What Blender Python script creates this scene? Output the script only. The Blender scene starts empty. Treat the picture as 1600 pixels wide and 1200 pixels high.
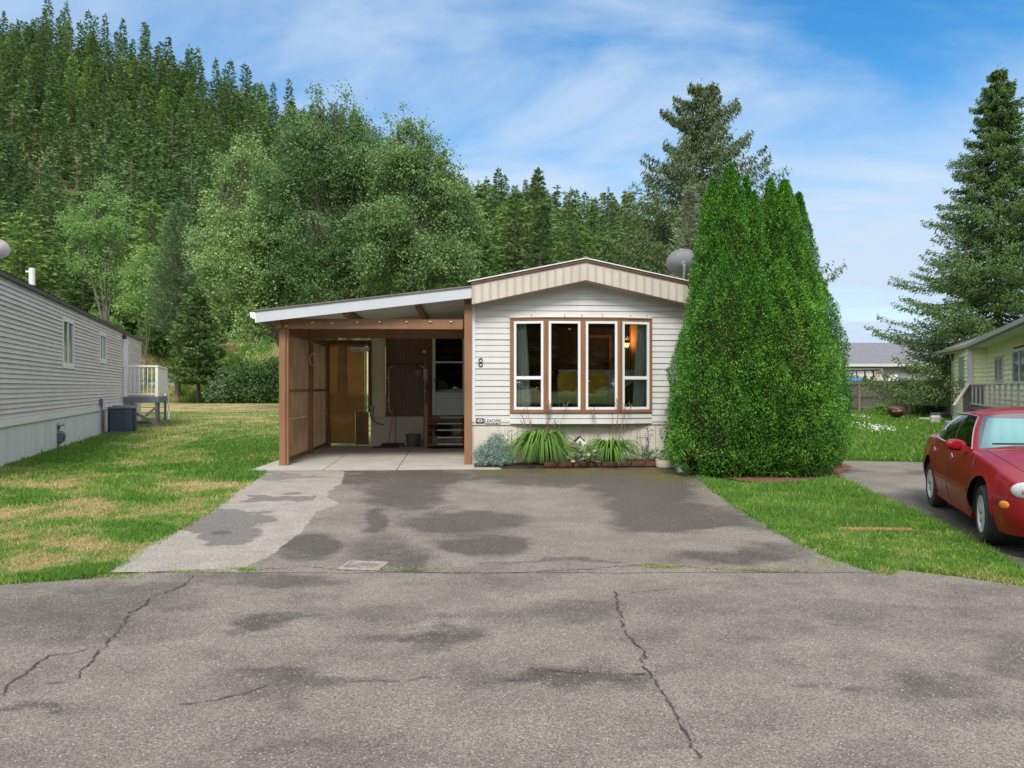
import bpy, math, random
import numpy as np
from mathutils import Matrix, Vector
R = math.radians
rng = np.random.default_rng(7)
random.seed(7)
SC = bpy.context.scene
COL = SC.collection

# ------------------------------------------------------------------ camera, sky, sun, exposure
F, CH, HZ = 1150.0, 1.7, 605.0          # focal length in photo pixels, eye height, horizon row
KK = F * CH
cam_d = bpy.data.cameras.new('camera')
cam = bpy.data.objects.new('camera', cam_d); COL.objects.link(cam)
cam.location = (0, 0, CH); cam.rotation_euler = (R(90), 0, 0)
cam_d.sensor_width = 36; cam_d.lens = 36 * F / 1600; cam_d.shift_y = (HZ - 600) / 1600
cam_d.clip_start = 0.05; cam_d.clip_end = 6000
SC.camera = cam

SUN_EL, SUN_AZ = R(50), R(186)          # azimuth measured clockwise from +Y (behind and left of the camera)
sd = bpy.data.lights.new('sun', 'SUN'); sun = bpy.data.objects.new('sun', sd); COL.objects.link(sun)
sd.energy = 2.1; sd.angle = R(18); sd.color = (1.0, 0.965, 0.91)
sv = Vector((math.sin(SUN_AZ) * math.cos(SUN_EL), math.cos(SUN_AZ) * math.cos(SUN_EL), math.sin(SUN_EL)))
sun.rotation_euler = sv.to_track_quat('Z', 'Y').to_euler()

world = bpy.data.worlds.new('World'); SC.world = world; world.use_nodes = True
wt = world.node_tree; wt.nodes.clear()
def wn(t, **k):
    n = wt.nodes.new(t)
    for a, b in k.items(): setattr(n, a, b)
    return n
sky = wn('ShaderNodeTexSky', sky_type='NISHITA', sun_disc=False, sun_elevation=SUN_EL, sun_rotation=SUN_AZ,
         altitude=400, air_density=1.25, dust_density=0.25, ozone_density=3.0)
tc = wn('ShaderNodeTexCoord'); sep = wn('ShaderNodeSeparateXYZ'); wt.links.new(tc.outputs['Generated'], sep.inputs[0])
zc = wn('ShaderNodeMath', operation='MAXIMUM'); wt.links.new(sep.outputs[2], zc.inputs[0]); zc.inputs[1].default_value = 0.0
za = wn('ShaderNodeMath', operation='ADD'); wt.links.new(zc.outputs[0], za.inputs[0]); za.inputs[1].default_value = 0.16
dx = wn('ShaderNodeMath', operation='DIVIDE'); wt.links.new(sep.outputs[0], dx.inputs[0]); wt.links.new(za.outputs[0], dx.inputs[1])
dy = wn('ShaderNodeMath', operation='DIVIDE'); wt.links.new(sep.outputs[1], dy.inputs[0]); wt.links.new(za.outputs[0], dy.inputs[1])
cb = wn('ShaderNodeCombineXYZ'); wt.links.new(dx.outputs[0], cb.inputs[0]); wt.links.new(dy.outputs[0], cb.inputs[1])
mp = wn('ShaderNodeMapping'); mp.inputs['Rotation'].default_value = (0, 0, R(-40)); mp.inputs['Scale'].default_value = (0.55, 1.15, 1)
mp.inputs['Location'].default_value = (5, -9, 0)
wt.links.new(cb.outputs[0], mp.inputs[0])
n1 = wn('ShaderNodeTexNoise'); n1.inputs['Scale'].default_value = 1.15; n1.inputs['Detail'].default_value = 9; n1.inputs['Roughness'].default_value = 0.56; n1.inputs['Distortion'].default_value = 0.55
wt.links.new(mp.outputs[0], n1.inputs['Vector'])
r1 = wn('ShaderNodeMapRange'); r1.inputs[1].default_value = 0.33; r1.inputs[2].default_value = 0.66; r1.inputs[3].default_value = 0.0; r1.inputs[4].default_value = 0.92; r1.interpolation_type = 'SMOOTHSTEP'
wt.links.new(n1.outputs[0], r1.inputs[0])
# thin veil, denser low down
vz = wn('ShaderNodeMapRange'); vz.inputs[1].default_value = 0.0; vz.inputs[2].default_value = 0.30; vz.inputs[3].default_value = 0.92; vz.inputs[4].default_value = 0.02
wt.links.new(sep.outputs[2], vz.inputs[0])
ad = wn('ShaderNodeMath', operation='ADD', use_clamp=True); wt.links.new(r1.outputs[0], ad.inputs[0]); wt.links.new(vz.outputs[0], ad.inputs[1])
hs = wn('ShaderNodeHueSaturation'); hs.inputs['Hue'].default_value = 0.497; hs.inputs['Saturation'].default_value = 1.42; hs.inputs['Value'].default_value = 1.0
wt.links.new(sky.outputs[0], hs.inputs['Color'])
mx = wn('ShaderNodeMixRGB'); wt.links.new(ad.outputs[0], mx.inputs[0]); wt.links.new(hs.outputs[0], mx.inputs[1]); mx.inputs[2].default_value = (3.5, 4.3, 5.3, 1)
# unseen bright cloud added overhead and behind the camera as soft fill light
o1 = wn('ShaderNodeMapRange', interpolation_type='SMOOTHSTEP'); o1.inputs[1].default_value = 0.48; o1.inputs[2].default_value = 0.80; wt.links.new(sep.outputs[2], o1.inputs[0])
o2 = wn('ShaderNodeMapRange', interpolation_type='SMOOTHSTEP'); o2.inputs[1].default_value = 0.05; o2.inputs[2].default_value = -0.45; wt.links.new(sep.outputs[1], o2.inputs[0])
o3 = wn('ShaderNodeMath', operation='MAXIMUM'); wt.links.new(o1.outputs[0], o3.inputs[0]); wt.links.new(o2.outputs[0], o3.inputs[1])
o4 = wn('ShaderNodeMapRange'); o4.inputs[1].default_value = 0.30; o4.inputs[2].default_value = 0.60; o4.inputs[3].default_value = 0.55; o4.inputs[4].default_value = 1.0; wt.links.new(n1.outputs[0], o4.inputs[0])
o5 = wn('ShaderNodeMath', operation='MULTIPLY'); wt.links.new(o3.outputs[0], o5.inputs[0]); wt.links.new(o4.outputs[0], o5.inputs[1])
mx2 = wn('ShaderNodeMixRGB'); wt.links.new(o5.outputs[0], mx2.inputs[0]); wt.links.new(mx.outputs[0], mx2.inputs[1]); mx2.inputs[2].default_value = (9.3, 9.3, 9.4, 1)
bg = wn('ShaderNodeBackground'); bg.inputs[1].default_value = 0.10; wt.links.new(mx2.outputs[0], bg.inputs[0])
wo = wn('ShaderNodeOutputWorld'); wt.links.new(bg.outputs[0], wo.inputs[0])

SC.view_settings.view_transform = 'Standard'; SC.view_settings.look = 'None'
SC.view_settings.exposure = 0.85; SC.view_settings.gamma = 1.0; SC.view_settings.use_curve_mapping = False
try:
    SC.cycles.max_bounces = 7; SC.cycles.transparent_max_bounces = 8; SC.cycles.diffuse_bounces = 3
    SC.cycles.glossy_bounces = 3; SC.cycles.transmission_bounces = 4
    SC.cycles.use_denoising = True
except Exception: pass

# ------------------------------------------------------------------ helpers
def gp(px, py):
    Y = KK / (py - HZ); return ((px - 800) / F * Y, Y)
def at(px, py, Y): return ((px - 800) / F * Y, Y, CH - (py - HZ) / F * Y)
def xat(px, Y): return (px - 800) / F * Y
def zat(py, Y): return CH - (py - HZ) / F * Y

# value noise in numpy
def _h(ix, iy, s):
    n = (ix.astype(np.int64) * 374761393 + iy.astype(np.int64) * 668265263 + s * 974711) & 0x7fffffff
    n = ((n ^ (n >> 13)) * 1274126177) & 0x7fffffff
    return ((n ^ (n >> 16)) & 0xffff) / 65535.0
def vnoise(x, y, s=0):
    x = np.asarray(x, float); y = np.asarray(y, float)
    ix = np.floor(x); iy = np.floor(y); fx = x - ix; fy = y - iy
    fx = fx * fx * (3 - 2 * fx); fy = fy * fy * (3 - 2 * fy)
    a = _h(ix, iy, s); b = _h(ix + 1, iy, s); c = _h(ix, iy + 1, s); d = _h(ix + 1, iy + 1, s)
    return (a * (1 - fx) + b * fx) * (1 - fy) + (c * (1 - fx) + d * fx) * fy
def fbm(x, y, s=0, o=4):
    v = 0; a = 1; t = 0
    for k in range(o):
        v = v + a * vnoise(x * 2 ** k, y * 2 ** k, s + k * 17); t += a; a *= 0.5
    return v / t
def sstep(a, b, x):
    t = np.clip((np.asarray(x, float) - a) / (b - a), 0, 1); return t * t * (3 - 2 * t)

# ---- materials
MATS = {}
def pmat(name, col, rough=0.6, col2=None, nscale=6.0, metal=0.0, bump=0.0, bscale=None, spec=0.5, stretch=None, coat=0.0, contrast=(0.35, 0.65), detail=5):
    if name in MATS: return MATS[name]
    m = bpy.data.materials.new(name); m.use_nodes = True; nt = m.node_tree; N = nt.nodes; L = nt.links
    b = N['Principled BSDF']; b.inputs['Roughness'].default_value = rough; b.inputs['Metallic'].default_value = metal
    b.inputs['Specular IOR Level'].default_value = spec
    if coat: b.inputs['Coat Weight'].default_value = coat; b.inputs['Coat Roughness'].default_value = 0.04
    c1 = tuple(col) + (1,)
    if col2 is None: col2 = tuple(min(1, c * 0.86) for c in col)
    t = N.new('ShaderNodeTexCoord'); mpn = N.new('ShaderNodeMapping'); L.new(t.outputs['Object'], mpn.inputs[0])
    if stretch: mpn.inputs['Scale'].default_value = stretch
    n = N.new('ShaderNodeTexNoise'); n.inputs['Scale'].default_value = nscale; n.inputs['Detail'].default_value = detail; n.inputs['Roughness'].default_value = 0.6
    L.new(mpn.outputs[0], n.inputs['Vector'])
    r = N.new('ShaderNodeMapRange'); r.inputs[1].default_value = contrast[0]; r.inputs[2].default_value = contrast[1]; L.new(n.outputs[0], r.inputs[0])
    mxn = N.new('ShaderNodeMixRGB'); mxn.inputs[1].default_value = c1; mxn.inputs[2].default_value = tuple(col2) + (1,)
    L.new(r.outputs[0], mxn.inputs[0]); L.new(mxn.outputs[0], b.inputs['Base Color'])
    if bump:
        n2 = N.new('ShaderNodeTexNoise'); n2.inputs['Scale'].default_value = bscale or nscale * 4; n2.inputs['Detail'].default_value = 4
        L.new(mpn.outputs[0], n2.inputs['Vector'])
        bp = N.new('ShaderNodeBump'); bp.inputs['Strength'].default_value = bump; bp.inputs['Distance'].default_value = 0.01
        L.new(n2.outputs[0], bp.inputs['Height']); L.new(bp.outputs[0], b.inputs['Normal'])
    MATS[name] = m; return m

def leafmat(name, a, b_, trans=0.35, rough=0.55):
    """foliage: colour runs from a to b with the random per-leaf tint attribute"""
    if name in MATS: return MATS[name]
    m = bpy.data.materials.new(name); m.use_nodes = True; nt = m.node_tree; N = nt.nodes; L = nt.links
    b = N['Principled BSDF']; b.inputs['Roughness'].default_value = rough; b.inputs['Specular IOR Level'].default_value = 0.35
    at_ = N.new('ShaderNodeAttribute'); at_.attribute_name = 'tint'
    mxn = N.new('ShaderNodeMixRGB'); mxn.inputs[1].default_value = tuple(a) + (1,); mxn.inputs[2].default_value = tuple(b_) + (1,)
    oi = N.new('ShaderNodeObjectInfo')
    hsn = N.new('ShaderNodeHueSaturation')
    mr = N.new('ShaderNodeMapRange'); mr.inputs[3].default_value = 0.78; mr.inputs[4].default_value = 1.25; L.new(oi.outputs['Random'], mr.inputs[0])
    mh = N.new('ShaderNodeMapRange'); mh.inputs[3].default_value = 0.515; mh.inputs[4].default_value = 0.485; L.new(oi.outputs['Random'], mh.inputs[0])
    L.new(at_.outputs['Fac'], mxn.inputs[0]); L.new(mxn.outputs[0], hsn.inputs['Color']); L.new(mr.outputs[0], hsn.inputs['Value']); L.new(mh.outputs[0], hsn.inputs['Hue'])
    L.new(hsn.outputs[0], b.inputs['Base Color'])
    tr = N.new('ShaderNodeBsdfTranslucent'); L.new(hsn.outputs[0], tr.inputs[0])
    ms = N.new('ShaderNodeMixShader'); ms.inputs[0].default_value = trans
    L.new(b.outputs[0], ms.inputs[1]); L.new(tr.outputs[0], ms.inputs[2]); L.new(ms.outputs[0], N['Material Output'].inputs[0])
    MATS[name] = m; return m

def glassmat(name, tint=(0.75, 0.8, 0.8), refl=0.12, rough=0.01):
    if name in MATS: return MATS[name]
    m = bpy.data.materials.new(name); m.use_nodes = True; nt = m.node_tree; N = nt.nodes; L = nt.links
    N.remove(N['Principled BSDF'])
    tr = N.new('ShaderNodeBsdfTransparent'); tr.inputs[0].default_value = tuple(tint) + (1,)
    gl = N.new('ShaderNodeBsdfGlossy'); gl.inputs['Roughness'].default_value = rough; gl.inputs[0].default_value = (1, 1, 1, 1)
    lw = N.new('ShaderNodeLayerWeight'); lw.inputs[0].default_value = 0.35
    mr = N.new('ShaderNodeMapRange'); mr.inputs[3].default_value = refl; mr.inputs[4].default_value = 1.0
    L.new(lw.outputs['Fresnel'], mr.inputs[0])
    ms = N.new('ShaderNodeMixShader'); L.new(mr.outputs[0], ms.inputs[0]); L.new(tr.outputs[0], ms.inputs[1]); L.new(gl.outputs[0], ms.inputs[2])
    L.new(ms.outputs[0], N['Material Output'].inputs[0])
    MATS[name] = m; return m

def emat(name, col, s):
    m = bpy.data.materials.new(name); m.use_nodes = True; b = m.node_tree.nodes['Principled BSDF']
    b.inputs['Base Color'].default_value = tuple(col) + (1,); b.inputs['Emission Color'].default_value = tuple(col) + (1,); b.inputs['Emission Strength'].default_value = s
    return m

# ---- mesh from arrays
def arr_mesh(name, V, Fq, mat, tint=None, parent=None, smooth=False, attrs=None):
    V = np.asarray(V, np.float32).reshape(-1, 3); Fq = np.asarray(Fq, np.int32)
    k = Fq.shape[1]; nf = len(Fq)
    me = bpy.data.meshes.new(name)
    me.vertices.add(len(V)); me.vertices.foreach_set('co', V.ravel())
    me.loops.add(nf * k); me.loops.foreach_set('vertex_index', Fq.ravel())
    me.polygons.add(nf); me.polygons.foreach_set('loop_start', np.arange(nf, dtype=np.int32) * k)
    if smooth: me.polygons.foreach_set('use_smooth', np.ones(nf, bool))
    me.update(calc_edges=True)
    if tint is not None:
        a = me.attributes.new('tint', 'FLOAT', 'FACE'); a.data.foreach_set('value', np.asarray(tint, np.float32))
    if attrs:
        for an, av in attrs.items():
            a = me.attributes.new(an, 'FLOAT', 'POINT'); a.data.foreach_set('value', np.asarray(av, np.float32).ravel())
    me.materials.append(mat)
    o = bpy.data.objects.new(name, me); COL.objects.link(o)
    if parent: o.parent = parent
    return o

def nrm(v): return v / (np.linalg.norm(v, axis=-1, keepdims=True) + 1e-9)
def kites(P, D, L, W, g=rng, roll=None):
    """small leaf-shaped quads: root P, direction D, length L, width W"""
    n = len(P); D = nrm(D); r = g.normal(size=(n, 3)) if roll is None else roll
    S = nrm(np.cross(D, r)); L = np.broadcast_to(L, (n,))[:, None]; W = np.broadcast_to(W, (n,))[:, None]
    V = np.stack([P, P + D * L * 0.45 + S * W * 0.5, P + D * L, P + D * L * 0.45 - S * W * 0.5], 1).reshape(-1, 3)
    Fq = np.arange(n * 4, dtype=np.int32).reshape(n, 4)
    return V, Fq

class MB:
    def __init__(s, M=None): s.v = []; s.f = []; s.M = M or Matrix()
    def add(s, vs, fs, M=None):
        b = len(s.v); T = s.M @ M if M is not None else s.M
        for p in vs: s.v.append(tuple(T @ Vector(p)))
        for f in fs: s.f.append([b + i for i in f])
        return s
    def box(s, x0, x1, y0, y1, z0, z1, M=None, bev=0.0):
        if x0 > x1: x0, x1 = x1, x0
        if y0 > y1: y0, y1 = y1, y0
        if z0 > z1: z0, z1 = z1, z0
        if bev > 0:
            e = min(bev, (x1-x0)/3, (y1-y0)/3, (z1-z0)/3)
            vs = []
            for (x, ex) in ((x0, e), (x1, -e)):
                for (y, ey) in ((y0, e), (y1, -e)):
                    for (z, ez) in ((z0, e), (z1, -e)):
                        vs += [(x, y+ey, z+ez), (x+ex, y, z+ez), (x+ex, y+ey, z)]
            def id(i, j, k, a): return (i*4 + j*2 + k) * 3 + a
            fs = []
            for i in (0, 1):
                q = [id(i,0,0,0), id(i,1,0,0), id(i,1,1,0), id(i,0,1,0)]; fs.append(q if i else q[::-1])
                q = [id(0,i,0,1), id(1,i,0,1), id(1,i,1,1), id(0,i,1,1)]; fs.append(q[::-1] if i else q)
                q = [id(0,0,i,2), id(1,0,i,2), id(1,1,i,2), id(0,1,i,2)]; fs.append(q if i else q[::-1])
            for j in (0, 1):
                for k in (0, 1):
                    q = [id(0,j,k,1), id(1,j,k,1), id(1,j,k,2), id(0,j,k,2)]; fs.append(q if (j ^ k) == 0 else q[::-1])
                    q = [id(j,0,k,0), id(j,1,k,0), id(j,1,k,2), id(j,0,k,2)]; fs.append(q[::-1] if (j ^ k) == 0 else q)
                    q = [id(j,k,0,0), id(j,k,1,0), id(j,k,1,1), id(j,k,0,1)]; fs.append(q if (j ^ k) == 0 else q[::-1])
            for i in (0, 1):
                for j in (0, 1):
                    for k in (0, 1):
                        t = [id(i,j,k,0), id(i,j,k,1), id(i,j,k,2)]; fs.append(t[::-1] if (i ^ j ^ k) else t)
            return s.add(vs, fs, M)
        vs = [(x, y, z) for x in (x0, x1) for y in (y0, y1) for z in (z0, z1)]
        fs = [(0,1,3,2), (4,6,7,5), (0,4,5,1), (2,3,7,6), (0,2,6,4), (1,5,7,3)]
        return s.add(vs, fs, M)
    def bar(s, a, b, w, h, up=(0, 0, 1)):
        """box-section bar between two points"""
        a = Vector(a); b = Vector(b); d = (b - a); L = d.length; d.normalize(); u = Vector(up)
        if abs(d.dot(u)) > 0.98: u = Vector((1, 0, 0))
        x = d.cross(u).normalized(); u = x.cross(d)
        vs = []
        for t in (0, L):
            for (i, j) in ((-1,-1), (1,-1), (1,1), (-1,1)): vs.append(tuple(a + d*t + x*(w/2*i) + u*(h/2*j)))
        return s.add(vs, [(0,1,2,3)[::-1], (4,5,6,7), (0,1,5,4), (1,2,6,5), (2,3,7,6), (3,0,4,7)])
    def tube(s, pts, rad, n=8, cap=True):
        pts = [Vector(p) for p in pts]; k = len(pts)
        if not hasattr(rad, '__len__'): rad = [rad] * k
        vs = []; ref = None
        for i, p in enumerate(pts):
            d = (pts[min(i+1, k-1)] - pts[max(i-1, 0)]).normalized()
            if ref is None:
                ref = Vector((0, 0, 1)) if abs(d.z) < 0.9 else Vector((1, 0, 0))
            x = d.cross(ref)
            if x.length < 1e-4: x = d.cross(Vector((0, 1, 0.1)))
            x.normalize(); y = d.cross(x); ref = -y if False else ref
            for j in range(n):
                a = 2*math.pi*j/n; vs.append(tuple(p + (x*math.cos(a) + y*math.sin(a)) * rad[i]))
        fs = [(i*n+j, i*n+(j+1) % n, (i+1)*n+(j+1) % n, (i+1)*n+j) for i in range(k-1) for j in range(n)]
        if cap: fs += [tuple(range(n))[::-1], tuple(range((k-1)*n, k*n))]
        return s.add(vs, fs)
    def lathe(s, prof, n=24, M=None, sx=1, sy=1):
        """prof: list of (r, z)"""
        vs = []; fs = []
        for r, z in prof:
            for j in range(n):
                a = 2*math.pi*j/n; vs.append((r*math.cos(a)*sx, r*math.sin(a)*sy, z))
        k = len(prof)
        for i in range(k-1):
            for j in range(n): fs.append((i*n+j, i*n+(j+1) % n, (i+1)*n+(j+1) % n, (i+1)*n+j))
        return s.add(vs, fs, M)
    def prism(s, poly, y0, y1, M=None):
        """polygon in xz extruded along y"""
        n = len(poly); vs = [(x, y0, z) for x, z in poly] + [(x, y1, z) for x, z in poly]
        fs = [tuple(range(n)), tuple(range(n, 2*n))[::-1]] + [(i, i+n, (i+1) % n + n, (i+1) % n) for i in range(n)]
        return s.add(vs, fs, M)
    def grid(s, P, wrap=False):
        """P[i][j] points"""
        a = len(P); b = len(P[0]); vs = [p for row in P for p in row]; fs = []
        for i in range(a-1):
            for j in range(b if wrap else b-1): fs.append((i*b+j, i*b+(j+1) % b, (i+1)*b+(j+1) % b, (i+1)*b+j))
        return s.add(vs, fs)
    def build(s, name, mat, parent=None, smooth=False):
        me = bpy.data.meshes.new(name); me.from_pydata(s.v, [], s.f); me.update()
        import bmesh
        bm = bmesh.new(); bm.from_mesh(me); bmesh.ops.recalc_face_normals(bm, faces=bm.faces); bm.to_mesh(me); bm.free()
        me.materials.append(mat)
        if smooth:
            me.polygons.foreach_set('use_smooth', np.ones(len(me.polygons), bool))
            try: me.set_sharp_from_angle(angle=R(35))
            except Exception: pass
        o = bpy.data.objects.new(name, me); COL.objects.link(o)
        if parent: o.parent = parent
        return o

def tag(o, label, cat, group=None, kind=None):
    if label: o['label'] = label
    if cat: o['category'] = cat
    if group: o['group'] = group
    if kind: o['kind'] = kind
    return o
def struct(o): o['kind'] = 'structure'; return o
def thing(name, label, cat, loc=(0, 0, 0), rz=0, group=None):
    o = bpy.data.objects.new(name, None); COL.objects.link(o); o.location = loc; o.rotation_euler = (0, 0, rz)
    o.empty_display_size = 0.2
    return tag(o, label, cat, group)
def copy_tree(o, parent=None):
    c = o.copy(); COL.objects.link(c)
    if parent: c.parent = parent
    for ch in list(o.children): copy_tree(ch, c)
    return c
def text_mesh(name, body, size, mat, M, parent, ext=0.003, width=1.0, bold=0.0):
    cu = bpy.data.curves.new(name, 'FONT'); cu.body = body; cu.size = size; cu.extrude = ext; cu.align_x = 'CENTER'; cu.align_y = 'CENTER'; cu.offset = bold
    to = bpy.data.objects.new(name, cu); COL.objects.link(to)
    bpy.context.view_layer.update()
    me = bpy.data.meshes.new_from_object(to.evaluated_get(bpy.context.evaluated_depsgraph_get()))
    bpy.data.objects.remove(to)
    me.transform(M @ Matrix.Diagonal((width, 1, 1, 1))); me.materials.clear(); me.materials.append(mat)
    o = bpy.data.objects.new(name, me); COL.objects.link(o)
    if parent: o.parent = parent
    return o
FACE = Matrix.Rotation(R(90), 4, 'X')     # text standing up, read from -y

def siding(mb, L, z0, z1, course=0.127, lip=0.02, openings=(), top=None, x0=0.0, M=None):
    """lapped boards along x, facing -y, wall plane y=0"""
    z = z0; lip0 = lip; rg = random.Random(int(L*100))
    while z < z1 - 1e-4:
        lip = lip0 * rg.uniform(.78, 1.2)
        zt = min(z + course, z1); segs = [(x0, L)]
        for (a, b, c, d) in openings:
            if min(zt, d) - max(z, c) > 0.5 * (zt - z):
                ns = []
                for (p, q) in segs:
                    if b <= p or a >= q: ns.append((p, q)); continue
                    if a > p: ns.append((p, a))
                    if b < q: ns.append((b, q))
                segs = ns
        for (p, q) in segs:
            pb, qb, pt, qt = p, q, p, q
            if top:
                lo = top(z); hi = top(zt)
                if lo is None: continue
                pb, qb = max(p, lo[0]), min(q, lo[1])
                if hi is None: hi = ((lo[0] + lo[1]) / 2,) * 2
                pt, qt = max(p, hi[0]), min(q, hi[1])
                if pb >= qb: continue
                if pt > qt: pt = qt = (pt + qt) / 2
            vs = [(pb, -lip, z), (qb, -lip, z), (qt, -0.003, zt), (pt, -0.003, zt), (pb, 0.01, z), (qb, 0.01, z), (pt, 0.01, zt), (qt, 0.01, zt)]
            fs = [(0, 1, 2, 3), (0, 4, 5, 1), (0, 3, 6, 4), (1, 5, 7, 2)]
            mb.add(vs, fs, M)
        z = zt
# ------------------------------------------------------------------ ground, road, driveways
A_ = math.atan(75 / 1150); HU = (math.cos(A_), math.sin(A_)); HV = (-math.sin(A_), math.cos(A_))
H0 = (xat(737, 16.02), 16.02)
def hu(px, v=0.0):
    p = (px - 800) / F
    return (p * (H0[1] + v * HV[1]) - H0[0] - v * HV[0]) / (HU[0] - p * HU[1])
def hz(px, py, v=0.0):
    u = hu(px, v); Y = H0[1] + u * HU[1] + v * HV[1]; return u, zat(py, Y)
def hw(u, v, z=0.0): return (H0[0] + u * HU[0] + v * HV[0], H0[1] + u * HU[1] + v * HV[1], z)

HX = [-400, -250, -140, -90, -42, -20, 20, 45, 70, 100]; HH = [112, 109, 101, 83, 62, 49, 41, 35, 9, 0]
def terrain(X, Y):
    X = np.asarray(X, float); Y = np.asarray(Y, float)
    B = 7.0 * (1 - sstep(10, 60, X))
    Hh = np.interp(X, HX, HH)
    wob = (fbm(X / 40 + 9, Y / 40, 5) - 0.5) * 9
    z = B * sstep(79, 96, Y + 2 * (fbm(X / 8, Y / 8, 3) - .5))
    t = np.clip((Y - 100) / 135, 0, 1.15)
    z = z + np.maximum(Hh - B, 0) * t ** 1.12 + wob * sstep(100, 140, Y) * (Hh > 5)
    z = z + 0.8 * sstep(56.5, 60, Y) * sstep(12, 18, X) * (1 - sstep(200, 260, Y))
    # tan hill far off to the right
    z = z + 42 * np.exp(-((X - 232) / 42) ** 2 - ((Y - 640) / 90) ** 2)
    return z

def pimg(X, Y, Z=0.0):
    Yc = np.maximum(Y, 0.3); return 800 + F * X / Yc, HZ + F * (CH - Z) / Yc
def ell(px, py, cx, cy, rx, ry, soft=0.5):
    d = np.sqrt(((px - cx) / rx) ** 2 + ((py - cy) / ry) ** 2); return 1 - sstep(1 - soft, 1 + soft, d)
def inpoly(px, py, P):
    r = np.zeros(px.shape, bool); n = len(P)
    for i in range(n):
        x1, y1 = P[i]; x2, y2 = P[(i + 1) % n]
        if y1 == y2: continue
        c = ((y1 > py) != (y2 > py)) & (px < (x2 - x1) * (py - y1) / (y2 - y1) + x1); r ^= c
    return r
DRY = [(340, 637, 150, 6, .85), (230, 634, 60, 5, .7), (330, 757, 75, 7, .9), (245, 722, 50, 6, .5), (60, 758, 110, 9, .75), (150, 790, 90, 9, .55), (60, 812, 120, 13, .8), (190, 812, 60, 7, .6),
       (100, 848, 120, 14, .85), (20, 880, 70, 14, .9), (235, 690, 90, 8, .5), (380, 655, 80, 6, .4), (20, 868, 60, 10, .7), (180, 862, 50, 8, .6)]
GRN = [(300, 735, 130, 7), (60, 712, 120, 14), (200, 775, 60, 6), (250, 830, 70, 14), (180, 690, 40, 12), (400, 700, 90, 16), (390, 735, 60, 14), (60, 785, 60, 6), (130, 900, 140, 9)]
def dryf(X, Y):
    px, py = pimg(X, Y)
    wx = px + (fbm(X * 1.3, Y * 1.3, 11) - .5) * 140; wy = py + (fbm(X * 1.1 + 40, Y * 1.1, 12) - .5) * 34 * np.clip(8 / np.maximum(Y, 1), .25, 1.2)
    d = np.zeros_like(px)
    for cx, cy, rx, ry, a in DRY: d = np.maximum(d, a * ell(wx, wy, cx, cy, rx, ry, .6))
    g = np.zeros_like(px)
    for cx, cy, rx, ry in GRN: g = np.maximum(g, ell(wx, wy, cx, cy, rx, ry, .6))
    n = sstep(.38, .66, fbm(X * 1.9, Y * 1.2, 21, 5))
    base = 0.08 + 0.36 * n + 0.34 * sstep(.45, .68, fbm(X * 5.5, Y * 4.5, 23, 4))
    v = np.clip(base + d * (0.30 + 0.62 * n) - 0.5 * g, 0, 1)
    right = X > 1.2
    v = np.where(right, 0.04 + 0.22 * sstep(.5, .75, fbm(X * 2.2, Y * 2.2, 31)), v)
    strip = right & (Y > 6) & (Y < 8.6) & (X > 2)
    v = np.where(strip, v + 0.28 * sstep(.45, .6, fbm(X * 3, Y * 3, 33)), v)
    far = sstep(30, 60, Y) * right
    v = np.clip(v + 0.25 * far, 0, 1)
    return v

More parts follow.
